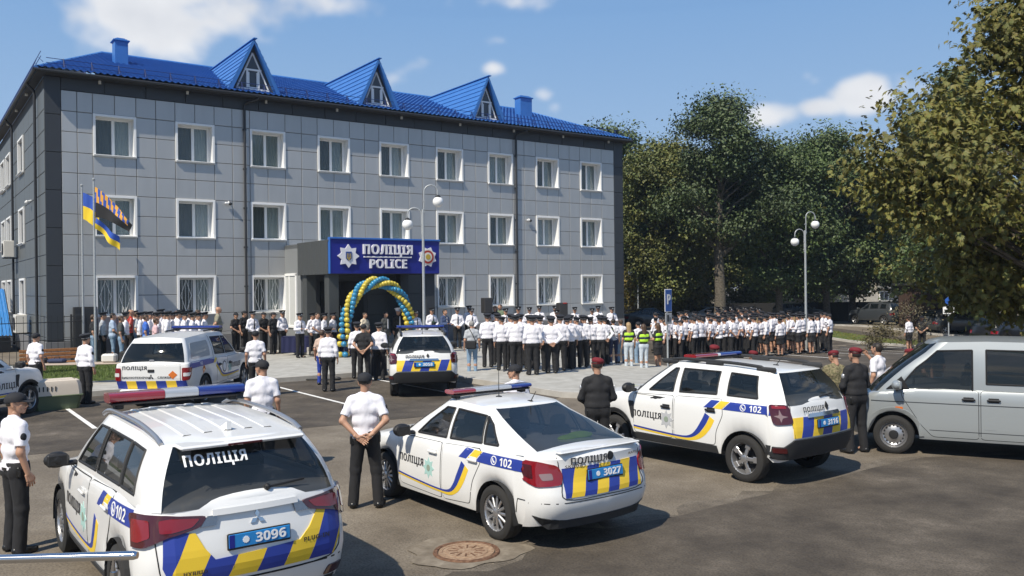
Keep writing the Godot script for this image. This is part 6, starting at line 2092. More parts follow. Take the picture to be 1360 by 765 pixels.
func grass() -> void:
	var b := B.new()
	var r := RandomNumberGenerator.new(); r.seed = 3
	for k in 9:
		var c := Vector3(r.randf_range(-0.1, 0.1), 0, r.randf_range(-0.1, 0.1))
		var a := r.randf() * TAU
		var d := Vector3(cos(a), 0, sin(a))
		var h := r.randf_range(0.04, 0.1)
		b.tri(c - d * 0.008, c + d * 0.008, c + Vector3(r.randf_range(-0.04, 0.04), h, r.randf_range(-0.04, 0.04)))
	var m := leaf_mat(Color(0.11, 0.16, 0.035))
	for spec in [["lawn_grass", "short green grass of the lawn at the corner of the station", PackedVector2Array([Vector2(-14, 1.1), Vector2(4.2, 1.1), Vector2(4.2, 9.2), Vector2(2.2, 9.2), Vector2(-3, 5.9), Vector2(-14, 5.6)]), 9000], ["strip_grass", "dry grass on the strip between the square and the side street", PackedVector2Array([Vector2(39.6, -6), Vector2(42.5, -6), Vector2(43, 12), Vector2(34, 40), Vector2(31.5, 39), Vector2(39.9, 12)]), 9000]]:
		var mm := MultiMesh.new()
		mm.transform_format = MultiMesh.TRANSFORM_3D
		mm.use_colors = true
		mm.mesh = b.mesh()
		var pts := []
		var rc := Rect2(spec[2][0], Vector2())
		for p in spec[2]: rc = rc.expand(p)
		while pts.size() < spec[3]:
			var p := Vector2(r.randf_range(rc.position.x, rc.end.x), r.randf_range(rc.position.y, rc.end.y))
			if Geometry2D.is_point_in_polygon(p, spec[2]): pts.append(p)
		mm.instance_count = pts.size()
		for i in pts.size():
			mm.set_instance_transform(i, Transform3D(Basis(Vector3.UP, r.randf() * TAU).scaled(Vector3.ONE * r.randf_range(0.7, 1.4)), st(pts[i].x, pts[i].y, 0.1)))
			var g := r.randf_range(0.7, 1.3)
			var dry: float = (0.7 if spec[0] == "strip_grass" else 0.15) * r.randf()
			mm.set_instance_color(i, Color(g * (1 + dry), g, g * (1 - dry * 0.3)))
		var mi := MultiMeshInstance3D.new()
		mi.multimesh = mm
		mi.material_override = m
		mi.name = spec[0]
		add_child(mi)
		tag(mi, spec[1], "grass")
		stuff(mi)

func far_buildings() -> void:
	# five-storey block behind the trees
	var c := on(48.6, -122.0)
	var t := thing("apartment_block", "pale sandy apartment block behind the trees right of the small shed", "building", c, 0.25)
	var w := B.new()
	w.box(Vector3(9.0, 7.2, -5.5), Vector3(18.0, 14.4, 11.0))
	part(t, "wall", w, M.sand)
	var pl := B.new()
	pl.box(Vector3(9.0, 0.5, -5.5), Vector3(18.2, 1.4, 11.2), 0.02)
	part(t, "plinth", pl, M.cement)
	var rf := B.new()
	rf.box(Vector3(9.0, 14.5, -5.5), Vector3(18.8, 0.3, 11.8), 0.03)
	part(t, "roof", rf, M.concrete)
	for f in 5:
		for k in 6:
			var x := 1.3 + k * 2.9
			var y := 1.6 + f * 2.75
			var b := B.new()
			b.box(Vector3(x + 0.7, y + 0.75, 0.03), Vector3(1.5, 1.6, 0.1), 0.02)
			var wn := part(t, "window", b, M.white)
			for s in [0.36, 1.04]:
				var g := B.new()
				g.box(Vector3(x + s, y + 0.75, 0.085), Vector3(0.58, 1.36, 0.03))
				part(wn, "pane", g, M.gable_glass)
			if k % 3 == 1:
				var ba := B.new()
				ba.box(Vector3(x + 0.7, y - 0.3, 0.55), Vector3(2.4, 1.1, 1.0), 0.02)
				part(t, "balcony", ba, M.balcony)
	# small shed with a rusting gable roof
	var sh := thing("small_shed", "small pale shed with a rust-stained gable roof left of the apartment block", "shed", on(35.6, -94.0), -0.5)
	var sw := B.new()
	sw.box(Vector3(0, 1.2, 0), Vector3(3.0, 2.6, 4.2))
	sw.prism(pv([[-1.5, 2.5], [1.5, 2.5], [0, 3.5]]), -2.1, 2.1)
	part(sh, "wall", sw, M.concrete)
	for sg in [-1.0, 1.0]:
		var rr := B.new()
		rr.quad_out(Vector3(sg * 1.75, 2.35, -2.3), Vector3(sg * 1.75, 2.35, 2.3), Vector3(0, 3.6, 2.3), Vector3(0, 3.6, -2.3), Vector3(0, 0, 0))
		part(sh, "roof", rr, M.shed_roof)
	# low brown hut in the shade
	var hu := thing("brown_hut", "low dark brown hut in the shade beyond the side street, white notice on its wall", "hut", on(30.5, -60.0), 0.35)
	var hw := B.new()
	hw.box(Vector3(0, 1.5, 0), Vector3(5.6, 3.2, 3.4), 0.02)
	part(hu, "wall", hw, M.hut)
	var hr := B.new()
	hr.box(Vector3(0, 3.2, 0.1), Vector3(6.2, 0.16, 4.1), 0.02)
	part(hu, "roof", hr, M.black_matt)
	var no := B.new()
	no.box(Vector3(1.7, 2.2, 1.73), Vector3(0.7, 0.45, 0.04), 0.01)
	part(hu, "notice", no, M.plastic_white)
	# long grey wall and roofs seen between the trunks
	var gw := thing("grey_wall", "long grey concrete wall seen between the trunks of the wood", "wall", on(12.0, -88.0), 0.12)
	for k in 14:
		var p := B.new()
		p.box(Vector3(-8.0 + k * 2.6, 1.1, 0), Vector3(2.55, 2.6, 0.16), 0.02)
		part(gw, "slab", p, M.concrete)
	var hs := thing("white_house", "low whitewashed house glimpsed through the wood beside the station", "house", on(13.0, -101.0), 0.2)
	var ws := B.new()
	ws.box(Vector3(0, 2.4, 0), Vector3(9, 5.0, 6))
	part(hs, "wall", ws, M.white)
	var wr := B.new()
	wr.prism(pv([[-5, 4.9], [5, 4.9], [0, 7.2]]), -3.4, 3.4)
	part(hs, "roof", wr, M.hut)
	for x in [-2.6, 0.2, 2.8]:
		var wi := B.new()
		wi.box(Vector3(x, 2.6, 3.02), Vector3(1.1, 1.5, 0.08), 0.02)
		part(hs, "window", wi, M.gable_glass)

func railing(called: String, label: String, pts: Array, h: float, up: float, step := 0.14, posts := true) -> void:
	var t := thing(called, label, "fence")
	for i in pts.size() - 1:
		var a := st(pts[i].x, pts[i].y, up); var e := st(pts[i + 1].x, pts[i + 1].y, up)
		var l := a.distance_to(e)
		var ra := B.new()
		for y in [0.18, h * 0.55 if h > 1.6 else h - 0.2, h - 0.18]: ra.tube([a + Vector3(0, y, 0), e + Vector3(0, y, 0)], 0.016, 5)
		part(t, "rail", ra, M.black)
		var n := int(l / step)
		var br := B.new()
		br.tube([Vector3(0, 0.08, 0), Vector3(0, h, 0)], [0.009, 0.008], 5)
		br.lathe([Vector2(0.016, h), Vector2(0.0, h + 0.09)], 5)
		var bm := br.mesh()
		for k in n + 1:
			var p := part(t, "bar", bm, M.black)
			p.position = a.lerp(e, float(k) / n)
		var po := B.new()
		po.box(a + Vector3(0, h / 2 + 0.05, 0), Vector3(0.06, h + 0.1, 0.06), 0.008)
		part(t, "post", po, M.black)

func fences() -> void:
	railing("black_fence", "black barred fence with spiked tops at the left corner of the station", [Vector2(-9, 3.4), Vector2(-5.5, 3.1), Vector2(-2.2, 2.8), Vector2(0.5, 2.6)], 1.85, 0.1, 0.22)
	railing("black_fence", "short return of black bars running back to the station wall", [Vector2(0.5, 2.6), Vector2(1.3, 0.3)], 1.85, 0.1, 0.16)
	railing("dark_railing", "dark railing in front of the black saloon right of the station", [Vector2(31.2, -2), Vector2(34.5, -3.5), Vector2(38.0, -5)], 1.5, 0.0, 0.2)
	var t := thing("sheet_fence", "dark sheet metal fence at the edge of the wood behind the formation", "fence")
	for k in 16:
		var a := on(7.5 + k * 1.9, -72.0 - k * 0.25); var e := on(7.5 + (k + 1) * 1.9, -72.0 - (k + 1) * 0.25)
		var b := B.new()
		b.quad(a, e, e + Vector3(0, 1.7, 0), a + Vector3(0, 1.7, 0))
		b.box(a + Vector3(0, 0.85, 0.05), Vector3(0.08, 1.8, 0.08))
		part(t, "fence_panel", b, M.black_matt)

# ---------------------------------------------------------------- people
# Bodies and clothes are smooth surfaces round a skeleton: distance to tapered bones, joined softly, meshed as surface nets.
class Flesh:
	var v := PackedVector3Array()
	var n := PackedVector3Array()
	var c := PackedColorArray()
	var i := PackedInt32Array()
	func add(o: Flesh, xf: Transform3D, flip := false) -> void:
		var at := v.size()
		for k in o.v.size():
			v.push_back(xf * o.v[k]); n.push_back((xf.basis * o.n[k]).normalized()); c.push_back(o.c[k])
		for k in range(0, o.i.size(), 3):
			i.push_back(at + o.i[k])
			i.push_back(at + o.i[k + (2 if flip else 1)]); i.push_back(at + o.i[k + (1 if flip else 2)])
	func shape(b: B, col := Color.WHITE, smooth := 50.0) -> void:
		var m := b.mesh(smooth).surface_get_arrays(0)
		var at := v.size()
		v.append_array(m[Mesh.ARRAY_VERTEX]); n.append_array(m[Mesh.ARRAY_NORMAL])
		for k in v.size() - at:
			c.push_back(col); i.push_back(at + k)
	func mesh() -> ArrayMesh:
		var a := []
		a.resize(Mesh.ARRAY_MAX)
		a[Mesh.ARRAY_VERTEX] = v; a[Mesh.ARRAY_NORMAL] = n; a[Mesh.ARRAY_COLOR] = c; a[Mesh.ARRAY_INDEX] = i
		var m := ArrayMesh.new()
		m.add_surface_from_arrays(Mesh.PRIMITIVE_TRIANGLES, a)
		return m

var folds: FastNoiseLite
func nets(bones: Array, h: float, k: float, cuts := [], wrinkle := 0.0, face := false) -> Flesh:
	# bones: [from, to, radius, radius, flat end]; cuts: [point, normal], keeping what lies behind the normal
	var lo := Vector3.ONE * 99; var hi := -lo
	for q in bones:
		var r: float = maxf(q[2], q[3]) + h * 2.5
		lo = lo.min((q[0] as Vector3).min(q[1]) - Vector3.ONE * r); hi = hi.max((q[0] as Vector3).max(q[1]) + Vector3.ONE * r)
	var nx := int((hi.x - lo.x) / h) + 2; var ny := int((hi.y - lo.y) / h) + 2; var nz := int((hi.z - lo.z) / h) + 2
	var g := PackedFloat32Array()
	g.resize(nx * ny * nz); g.fill(9.0)
	var reach := h * 2.3 + k * 0.5
	for q in bones:
		var a: Vector3 = q[0]; var b: Vector3 = q[1]; var ra: float = q[2]; var rb: float = q[3]
		var flat: bool = q.size() > 4 and q[4]
		var rm := maxf(ra, rb) + reach
		var p0 := ((a.min(b) - Vector3.ONE * rm - lo) / h).floor().max(Vector3.ZERO)
		var p1 := ((a.max(b) + Vector3.ONE * rm - lo) / h).ceil()
		var ab := b - a
		var l2 := maxf(ab.length_squared(), 1e-9)
		var dir := ab.normalized()
		for x in range(int(p0.x), mini(int(p1.x) + 1, nx)):
			for y in range(int(p0.y), mini(int(p1.y) + 1, ny)):
				var w := (x * ny + y) * nz
				for z in range(int(p0.z), mini(int(p1.z) + 1, nz)):
					var p := lo + Vector3(x, y, z) * h
					var t := clampf((p - a).dot(ab) / l2, 0.0, 1.0)
					var d := p.distance_to(a + ab * t) - (ra + (rb - ra) * t)
					if flat: d = maxf(d, (p - b).dot(dir))
					var o := g[w + z]
					var s := clampf(0.5 + 0.5 * (o - d) / k, 0.0, 1.0)
					g[w + z] = lerpf(o, d, s) - k * s * (1.0 - s) if absf(o - d) < k else minf(o, d)
	var lim := h * 1.8
	if cuts.size() or wrinkle > 0.0:
		for x in nx:
			for y in ny:
				var w := (x * ny + y) * nz
				for z in nz:
					var d := g[w + z]
					if absf(d) > lim * 2.0 and d > 0.0: continue
					var p := lo + Vector3(x, y, z) * h
					if wrinkle > 0.0 and absf(d) < lim * 2.0: d += folds.get_noise_3d(p.x * 2.0, p.y * 0.8, p.z * 2.0) * wrinkle
					for q in cuts: d = maxf(d, (p - q[0]).dot(q[1]))
					g[w + z] = d
	var out := Flesh.new()
	var idx := {}
	var st0 := ny * nz
	for x in nx - 1:
		for y in ny - 1:
			var w := x * st0 + y * nz
			for z in nz - 1:
				var e := w + z
				var v0 := g[e]
				if absf(v0) > lim: continue
				var v1 := g[e + 1]; var v2 := g[e + nz]; var v3 := g[e + nz + 1]
				var v4 := g[e + st0]; var v5 := g[e + st0 + 1]; var v6 := g[e + st0 + nz]; var v7 := g[e + st0 + nz + 1]
				var m := (1 if v0 < 0 else 0) + (1 if v1 < 0 else 0) + (1 if v2 < 0 else 0) + (1 if v3 < 0 else 0) + (1 if v4 < 0 else 0) + (1 if v5 < 0 else 0) + (1 if v6 < 0 else 0) + (1 if v7 < 0 else 0)
				if m == 0 or m == 8: continue
				var gr := Vector3((v4 + v5 + v6 + v7) - (v0 + v1 + v2 + v3), (v2 + v3 + v6 + v7) - (v0 + v1 + v4 + v5), (v1 + v3 + v5 + v7) - (v0 + v2 + v4 + v6))
				var mean := (v0 + v1 + v2 + v3 + v4 + v5 + v6 + v7) * 0.125
				var gl := gr.length()
				var pos := lo + (Vector3(x, y, z) + Vector3.ONE * 0.5) * h
				var nn := gr / maxf(gl, 1e-6)
				# step from the cell's middle to the surface, staying in the cell
				var stp := nn * clampf(-mean / maxf(gl / (4.0 * h), 1e-4), -h * 0.62, h * 0.62)
				pos += stp.clamp(Vector3.ONE * -h * 0.5, Vector3.ONE * h * 0.5)
				idx[e] = out.v.size()
				out.v.push_back(pos); out.n.push_back(nn)
				out.c.push_back(face_tone(pos) if face else Color.WHITE)
	for e in idx:
		var z: int = e % nz; var y: int = (e / nz) % ny; var x: int = e / st0
		var s := g[e] < 0.0
		if y > 0 and z > 0 and (g[e + st0] < 0.0) != s: quad_of(out, idx, e, e - nz, e - nz - 1, e - 1, s)
		if x > 0 and z > 0 and (g[e + nz] < 0.0) != s: quad_of(out, idx, e, e - 1, e - st0 - 1, e - st0, s)
		if x > 0 and y > 0 and (g[e + 1] < 0.0) != s: quad_of(out, idx, e, e - st0, e - st0 - nz, e - nz, s)
	return out

func quad_of(o: Flesh, idx: Dictionary, a: int, b: int, c: int, d: int, s: bool) -> void:
	if not (idx.has(a) and idx.has(b) and idx.has(c) and idx.has(d)): return
	var p: int = idx[a]; var q: int = idx[b]; var r: int = idx[c]; var t: int = idx[d]
	if s: o.i.append_array(PackedInt32Array([p, r, q, p, t, r]))
	else: o.i.append_array(PackedInt32Array([p, q, r, p, r, t]))

func V(x: float, y: float, z: float) -> Vector3: return Vector3(x, y, z)

func face_tone(p: Vector3) -> Color:   # lips and brows
	if p.z > 0.06 and absf(p.y + 0.06) < 0.01 and absf(p.x) < 0.026: return Color(0.8, 0.55, 0.55)
	if p.z > 0.06 and p.y > 0.026 and p.y < 0.042 and absf(absf(p.x) - 0.032) < 0.018: return Color(0.4, 0.35, 0.32)
	return Color.WHITE

var heads := {}
func head_skin(h: float, female := false) -> Flesh:   # chin to crown about 0.235, centre of the skull at the origin, looking along +z
	var key := "%.3f%s" % [h, female]
	if heads.has(key): return heads[key]
	var w := 0.94 if female else 1.0
	var bones := [
		[V(0, 0.03, -0.022), V(0, 0.028, 0.012), 0.082 * w, 0.076 * w], [V(0, 0.01, -0.02), V(0, -0.02, 0.03), 0.074 * w, 0.064 * w],
		[V(-0.028, -0.062, 0.03), V(0.028, -0.062, 0.03), 0.036, 0.036], [V(0, -0.05, 0.03), V(0, -0.088, 0.066), 0.05 * w, 0.026],
		[V(-0.05, -0.02, 0.0), V(-0.034, -0.068, 0.04), 0.028, 0.02], [V(0.05, -0.02, 0.0), V(0.034, -0.068, 0.04), 0.028, 0.02],
		[V(0, 0.018, 0.087), V(0, -0.026, 0.108), 0.009, 0.014], [V(-0.011, -0.03, 0.1), V(0.011, -0.03, 0.1), 0.009, 0.009],
		[V(-0.045, 0.03, 0.072), V(0.045, 0.03, 0.072), 0.013, 0.013], [V(-0.042, -0.018, 0.066), V(-0.036, -0.022, 0.07), 0.02, 0.018], [V(0.042, -0.018, 0.066), V(0.036, -0.022, 0.07), 0.02, 0.018],
		[V(-0.02, -0.06, 0.086), V(0.02, -0.06, 0.086), 0.009, 0.009],
		[V(-0.083 * w, 0.022, -0.012), V(-0.079 * w, -0.03, -0.004), 0.013, 0.009], [V(0.083 * w, 0.022, -0.012), V(0.079 * w, -0.03, -0.004), 0.013, 0.009],
		[V(0, -0.03, -0.03), V(0, -0.16, -0.03), 0.055 * w, 0.056 * w]]
	var s := nets(bones, h, 0.022, [], 0.0, true)
	for sg in [-1.0, 1.0]:
		var e := B.new(); e.ball(V(sg * 0.032, 0.012, 0.078), V(0.0125, 0.009, 0.009), 8, 6)
		s.shape(e, Color(1.5, 1.6, 1.8))
		var pu := B.new(); pu.ball(V(sg * 0.032, 0.012, 0.086), V(0.005, 0.005, 0.003), 6, 4)
		s.shape(pu, Color(0.08, 0.07, 0.06))
	heads[key] = s
	return s

var hands := {}
func hand_skin(h: float, curl: float) -> Flesh:   # a left hand: fingers along -y, thumb towards +x, palm looking along +z
	var key := "%.3f/%.2f" % [h, curl]
	if hands.has(key): return hands[key]
	var b := [[V(-0.026, -0.02, 0), V(-0.03, -0.082, 0), 0.014, 0.013], [V(-0.009, -0.015, 0), V(-0.01, -0.088, 0), 0.016, 0.014], [V(0.009, -0.015, 0), V(0.011, -0.088, 0), 0.016, 0.014], [V(0.024, -0.02, 0), V(0.03, -0.082, 0), 0.015, 0.013], [V(0, 0.03, 0), V(0, -0.02, 0), 0.026, 0.024]]
	var len := [0.062, 0.078, 0.084, 0.074]
	for k in 4:
		var x := -0.031 + 0.0207 * k
		var p := V(x, -0.086 - (0.004 if k == 1 or k == 2 else 0.0), 0)
		var a := curl * (0.55 + 0.08 * (3 - k))
		for seg in 3:
			var l: float = len[k] * [0.45, 0.31, 0.24][seg]
			var q := p + V(sin((k - 1.5) * 0.07), -cos(a), sin(a)) * l
			b.append([p, q, 0.0092 - 0.0007 * seg, 0.0086 - 0.0008 * seg])
			p = q
			a += curl * 0.62
	b.append([V(0.022, -0.022, 0.006), V(0.048, -0.052, 0.016), 0.014, 0.0115])
	b.append([V(0.048, -0.052, 0.016), V(0.056, -0.084, 0.024), 0.0105, 0.0088])
	b.append([V(0.056, -0.084, 0.024), V(0.054, -0.106, 0.032), 0.0088, 0.0076])
	var s := nets(b, h, 0.006)
	hands[key] = s
	return s

const POSES := {  # elbow, wrist for the right arm (x < 0) then the left; fingers' direction and palm per hand
	"down": [[-0.235, 1.15, -0.04], [-0.252, 0.905, 0.03], [0.235, 1.15, -0.04], [0.252, 0.905, 0.03]],
	"behind": [[-0.285, 1.17, -0.10], [-0.085, 0.985, -0.175], [0.285, 1.17, -0.10], [0.075, 0.965, -0.195]],
	"front": [[-0.27, 1.15, 0.02], [-0.075, 1.0, 0.185], [0.27, 1.15, 0.02], [0.075, 0.98, 0.2]],
	"hold": [[-0.25, 1.16, 0.03], [-0.13, 1.18, 0.27], [0.25, 1.16, 0.03], [0.12, 1.14, 0.28]],
	"phone": [[-0.30, 1.28, 0.16], [-0.2, 1.52, 0.32], [0.235, 1.15, -0.03], [0.25, 0.905, 0.04]],
	"salute": [[-0.38, 1.44, 0.07], [-0.17, 1.65, 0.13], [0.235, 1.15, -0.04], [0.252, 0.905, 0.03]],
	"crossed": [[-0.27, 1.14, 0.06], [0.02, 1.19, 0.205], [0.27, 1.14, 0.06], [-0.02, 1.23, 0.19]],
	"pocket": [[-0.27, 1.15, -0.06], [-0.20, 0.95, 0.06], [0.25, 1.15, -0.04], [0.252, 0.905, 0.03]]}

var figures := {}
func figure(o: Dictionary) -> Dictionary:
	# o: pose, sleeve (short/long), lower (trousers/skirt/shorts), hat, hair, female, coat, near; gives the shapes of the parts
	var key := str(o)
	if figures.has(key): return figures[key]
	var near: bool = o.get("near", false)
	var h := 0.013 if near else 0.024
	var fem: bool = o.get("female", false)
	var ps: Array = POSES[o.pose]
	var sh := 0.16 if fem else (0.186 if near else 0.178)
	var S := [V(-sh, 1.425, -0.005), V(sh, 1.425, -0.005)]
	var E := [V(ps[0][0], ps[0][1], ps[0][2]), V(ps[2][0], ps[2][1], ps[2][2])]
	var W := [V(ps[1][0], ps[1][1], ps[1][2]), V(ps[3][0], ps[3][1], ps[3][2])]
	var hip := 0.092
	var st1: float = o.get("stance", 0.11)
	var K := [V(-lerpf(hip, st1, 0.5) - 0.005, 0.5, 0.015), V(lerpf(hip, st1, 0.5) + 0.005, 0.5, 0.015)]
	var A := [V(-st1, 0.08, -0.02), V(st1, 0.08, -0.02)]
	var belly: float = o.get("belly", 0.0)
	# skin
	var sk := [[V(0, 1.42, -0.005), V(0, 1.56, 0.005), 0.06, 0.05], [V(-0.09, 1.33, 0), V(0.09, 1.33, 0), 0.09, 0.09], [V(-0.06, 1.0, 0), V(0.06, 1.0, 0), 0.09, 0.09], [V(0, 1.35, 0), V(0, 1.0, 0), 0.1, 0.09]]
	for k in 2:
		sk.append([S[k], E[k], 0.05, 0.041]); sk.append([E[k], W[k], 0.042, 0.028])
		sk.append([V(-hip if k == 0 else hip, 0.9, 0), K[k], 0.08, 0.056]); sk.append([K[k], K[k].lerp(A[k], 0.4), 0.054, 0.056]); sk.append([K[k].lerp(A[k], 0.4), A[k], 0.056, 0.036])
		sk.append([A[k], A[k] + V(0, -0.03, 0.11), 0.036, 0.03])
	var body := nets(sk, h * (0.95 if near else 0.85), 0.03)
	var turn: float = o.get("look", 0.0)
	var hx := Transform3D(Basis(Vector3.UP, turn) * Basis(Vector3.RIGHT, o.get("nod", 0.0)), V(0, 1.665, 0.022))
	body.add(head_skin(0.0065 if near else 0.012, fem), hx)
	for k in 2:
		var f: Vector3 = (W[k] - E[k]).normalized()
		var y := -f
		var palm := V(1, 0, 0) if k == 0 else V(-1, 0, 0)
		match o.pose:
			"behind": 
				palm = V(0, 0.1, -1); y = V(-0.8 if k == 0 else 0.8, 0.5, 0)
			"front": palm = V(0, 0.2, -1)
			"hold": palm = V(0, 1, 0.2)
			"crossed": palm = V(0, -0.2, -1)
			"salute": palm = V(0, -1, 0.2) if k == 0 else palm
		y = y.normalized()
		var z := (palm - y * palm.dot(y)).normalized()
		var x := y.cross(z)
		var bs := Basis(x, y, z)
		if k == 0: bs = Basis(-x, y, z)
		body.add(hand_skin(0.0055 if near else 0.009, 0.12 if o.pose == "salute" else 0.42), Transform3D(bs, W[k] - y * -0.012), k == 0)
	var out := {"body": body.mesh()}
	# shirt, jacket or dress top
	var coat: bool = o.get("coat", false)
	var hem: float = o.get("hem", 0.80 if coat else (0.93 if not o.get("tucked", false) else 0.97))
	var ex := 0.012 if coat else 0.0
	var wst := (0.104 if fem else 0.114) + belly + ex
	var tb := [[S[0] * V(0.8, 1, 1), S[1] * V(0.8, 1, 1), 0.07 + ex, 0.07 + ex], [V(-0.095, 1.31, 0.0), V(0.095, 1.31, 0.0), 0.113 + ex, 0.113 + ex], [V(-0.07, 1.16, 0.0 + belly * 0.4), V(0.07, 1.16, belly * 0.4), wst, wst], [V(-0.075, hem + 0.03, 0), V(0.075, hem + 0.03, 0), wst + 0.006, wst + 0.012], [V(0, 1.38, -0.01), V(0, 1.05, 0), 0.11 + ex, wst]]
	for sg in [-1.0, 1.0]: tb.append([V(sg * 0.03, 1.515, -0.02), V(sg * 0.13, 1.45, -0.008), 0.038, 0.05])
	if fem: tb.append_array([[V(-0.07, 1.27, 0.07), V(-0.07, 1.27, 0.075), 0.058, 0.058], [V(0.07, 1.27, 0.07), V(0.07, 1.27, 0.075), 0.058, 0.058]])
	tb.append([V(0, 1.45, -0.012), V(0, 1.515, 0.0), 0.074 + ex, 0.064 + ex, true])
	for k in 2:
		if o.sleeve == "short":
			tb.append([S[k], S[k].lerp(E[k], 0.76), 0.061, 0.063, true])
		elif o.sleeve == "long":
			tb.append([S[k], E[k], 0.062 + ex * 0.6, 0.052 + ex * 0.6]); tb.append([E[k], W[k], 0.055 + ex * 0.6, 0.042 + ex * 0.6, true])
	out["shirt"] = nets(tb, h, 0.035, [[V(0, hem, 0), V(0, -1, 0)]], 0.005 if near else 0.011).mesh()
	# trousers or skirt
	var lw := []
	var cuts := [[V(0, 1.03, 0), V(0, 1, 0)]]
	match o.lower:
		"skirt":
			lw = [[V(-0.075, 0.98, 0), V(0.075, 0.98, 0), 0.112, 0.112], [V(-0.085, 0.86, -0.005), V(0.085, 0.86, -0.005), 0.125, 0.125], [V(-0.07, 0.6, 0), V(0.07, 0.6, 0), 0.12, 0.12], [V(-0.07, 0.84, 0), V(-0.065, 0.58, 0), 0.125, 0.118], [V(0.07, 0.84, 0), V(0.065, 0.58, 0), 0.125, 0.118], [V(0, 0.84, 0), V(0, 0.58, 0), 0.125, 0.118]]
			cuts.append([V(0, 0.56, 0), V(0, -1, 0)])
		_:
			var slim := 0.82 if o.lower == "jeans" else 1.0
			lw = [[V(-0.085, 0.94, 0), V(0.085, 0.94, 0), 0.118 + belly * 0.6, 0.118 + belly * 0.6], [V(-0.07, 1.01, 0), V(0.07, 1.01, 0), 0.112 + belly * 0.8, 0.112 + belly * 0.8]]
			for k in 2:
				lw.append([V(-hip if k == 0 else hip, 0.88, 0), K[k], 0.1, 0.076 * slim]); lw.append([K[k], A[k] + V(0, -0.055, 0), 0.074 * slim, 0.07 * slim, true])
	out["lower"] = nets(lw, h, 0.03, cuts, 0.006 if near else 0.011).mesh()
	if o.has("vest"):
		var vb := []
		for q in tb.slice(0, 5): vb.append([q[0], q[1], q[2] + 0.016, q[3] + 0.016])
		out["vest"] = nets(vb, h, 0.03, [[V(0, 1.1, 0), V(0, -1, 0)], [V(0, 1.4, 0), V(0, 1, 0)]], 0.008).mesh()
		out["vest_band"] = nets(vb, h, 0.03, [[V(0, 1.2, 0), V(0, -1, 0)], [V(0, 1.32, 0), V(0, 1, 0)]], -0.004).mesh() if false else nets(vb.map(func(q): return [q[0], q[1], q[2] + 0.006, q[3] + 0.006]), h, 0.03, [[V(0, 1.2, 0), V(0, -1, 0)], [V(0, 1.3, 0), V(0, 1, 0)]]).mesh()
	var sb := []
	for k in 2:
		var a: Vector3 = A[k]
		var toe := V(a.x * 1.25, 0.042, a.z + 0.155)
		sb.append([V(a.x, 0.05, a.z - 0.035), V(a.x * 1.1, 0.045, a.z + 0.07), 0.045, 0.047]); sb.append([V(a.x * 1.1, 0.045, a.z + 0.07), toe, 0.046, 0.038])
		sb.append([V(a.x, 0.05, a.z), V(a.x, 0.1, a.z - 0.005), 0.042, 0.042, true])
	out["shoes"] = nets(sb, minf(h, 0.02), 0.02, [[V(0, 0.004, 0), V(0, -1, 0)]]).mesh()
	# hair and hats, in the head's own axes
	if o.get("hair", "short") != "none":
		var hr := [[V(0, 0.034, -0.024), V(0, 0.034, 0.008), 0.092, 0.086], [V(0, -0.01, -0.035), V(0, -0.04, -0.03), 0.075, 0.06]]
		var hc := [[V(0, -0.03, 0.0), V(0, -0.55, 0.83)], [V(0, 0.03, 0.03), V(0, -0.62, 0.78)]]
		if o.hair == "cropped":
			hr = [[V(0, 0.032, -0.024), V(0, 0.03, 0.008), 0.0855, 0.0795], [V(0, -0.01, -0.03), V(0, -0.03, -0.03), 0.075, 0.062]]
			hc = [[V(0, -0.02, 0.0), V(0, -0.5, 0.85)], [V(0, -0.015, 0), V(0, -1, 0.1)]]
		if o.hair == "long":
			hr.append_array([[V(-0.03, 0.0, -0.07), V(-0.05, -0.24, -0.1), 0.06, 0.04], [V(0.03, 0.0, -0.07), V(0.05, -0.26, -0.1), 0.06, 0.04], [V(0, 0.0, -0.07), V(0, -0.3, -0.115), 0.06, 0.045]])
			hc = [[V(0, 0.02, 0.04), V(0, -0.45, 0.9)]]
		if o.hair == "bun": hr.append([V(0, -0.01, -0.115), V(0, -0.02, -0.12), 0.042, 0.042])
		var hm := Flesh.new()
		hm.add(nets(hr, 0.009 if near else 0.014, 0.02, hc, 0.006), hx)
		out["hair"] = hm.mesh()
	var hat := B.new(); var hat2 := B.new()
	hat.xf = hx; hat2.xf = hx
	match o.get("hat", "none"):
		"cap":
			var pr := []
			for k in 9:
				var a := PI / 2 * k / 8.0
				pr.append(Vector2(cos(a), sin(a)))
			pr[8].x = 0.0
			hat.lathe(pr, 20, V(0, 0.045, -0.012), Basis.from_scale(V(0.098, 0.085, 0.116)))
			hat.lathe([Vector2(1.0, -0.25), Vector2(1.0, 0.0)], 20, V(0, 0.045, -0.012), Basis.from_scale(V(0.098, 0.085, 0.116)))
			var top := []; var bot := []
			for k in 11:
				var a := -0.95 + 1.9 * k / 10.0
				var r0 := V(sin(a) * 0.098, 0.036, cos(a) * 0.116 - 0.012)
				var r1 := V(sin(a) * 0.092, 0.026 - 0.012 * absf(sin(a)), 0.115 + cos(a) * 0.075)
				top.append([r0, (r0 + r1) / 2 + V(0, 0.004, 0), r1]); bot.append([r0 - V(0, 0.006, 0), (r0 + r1) / 2 - V(0, 0.002, 0), r1 - V(0, 0.005, 0)])
			hat.grid(top, true); hat.grid(bot)
			hat.ball(V(0, 0.13, -0.012), V(0.009, 0.006, 0.009), 8, 4)
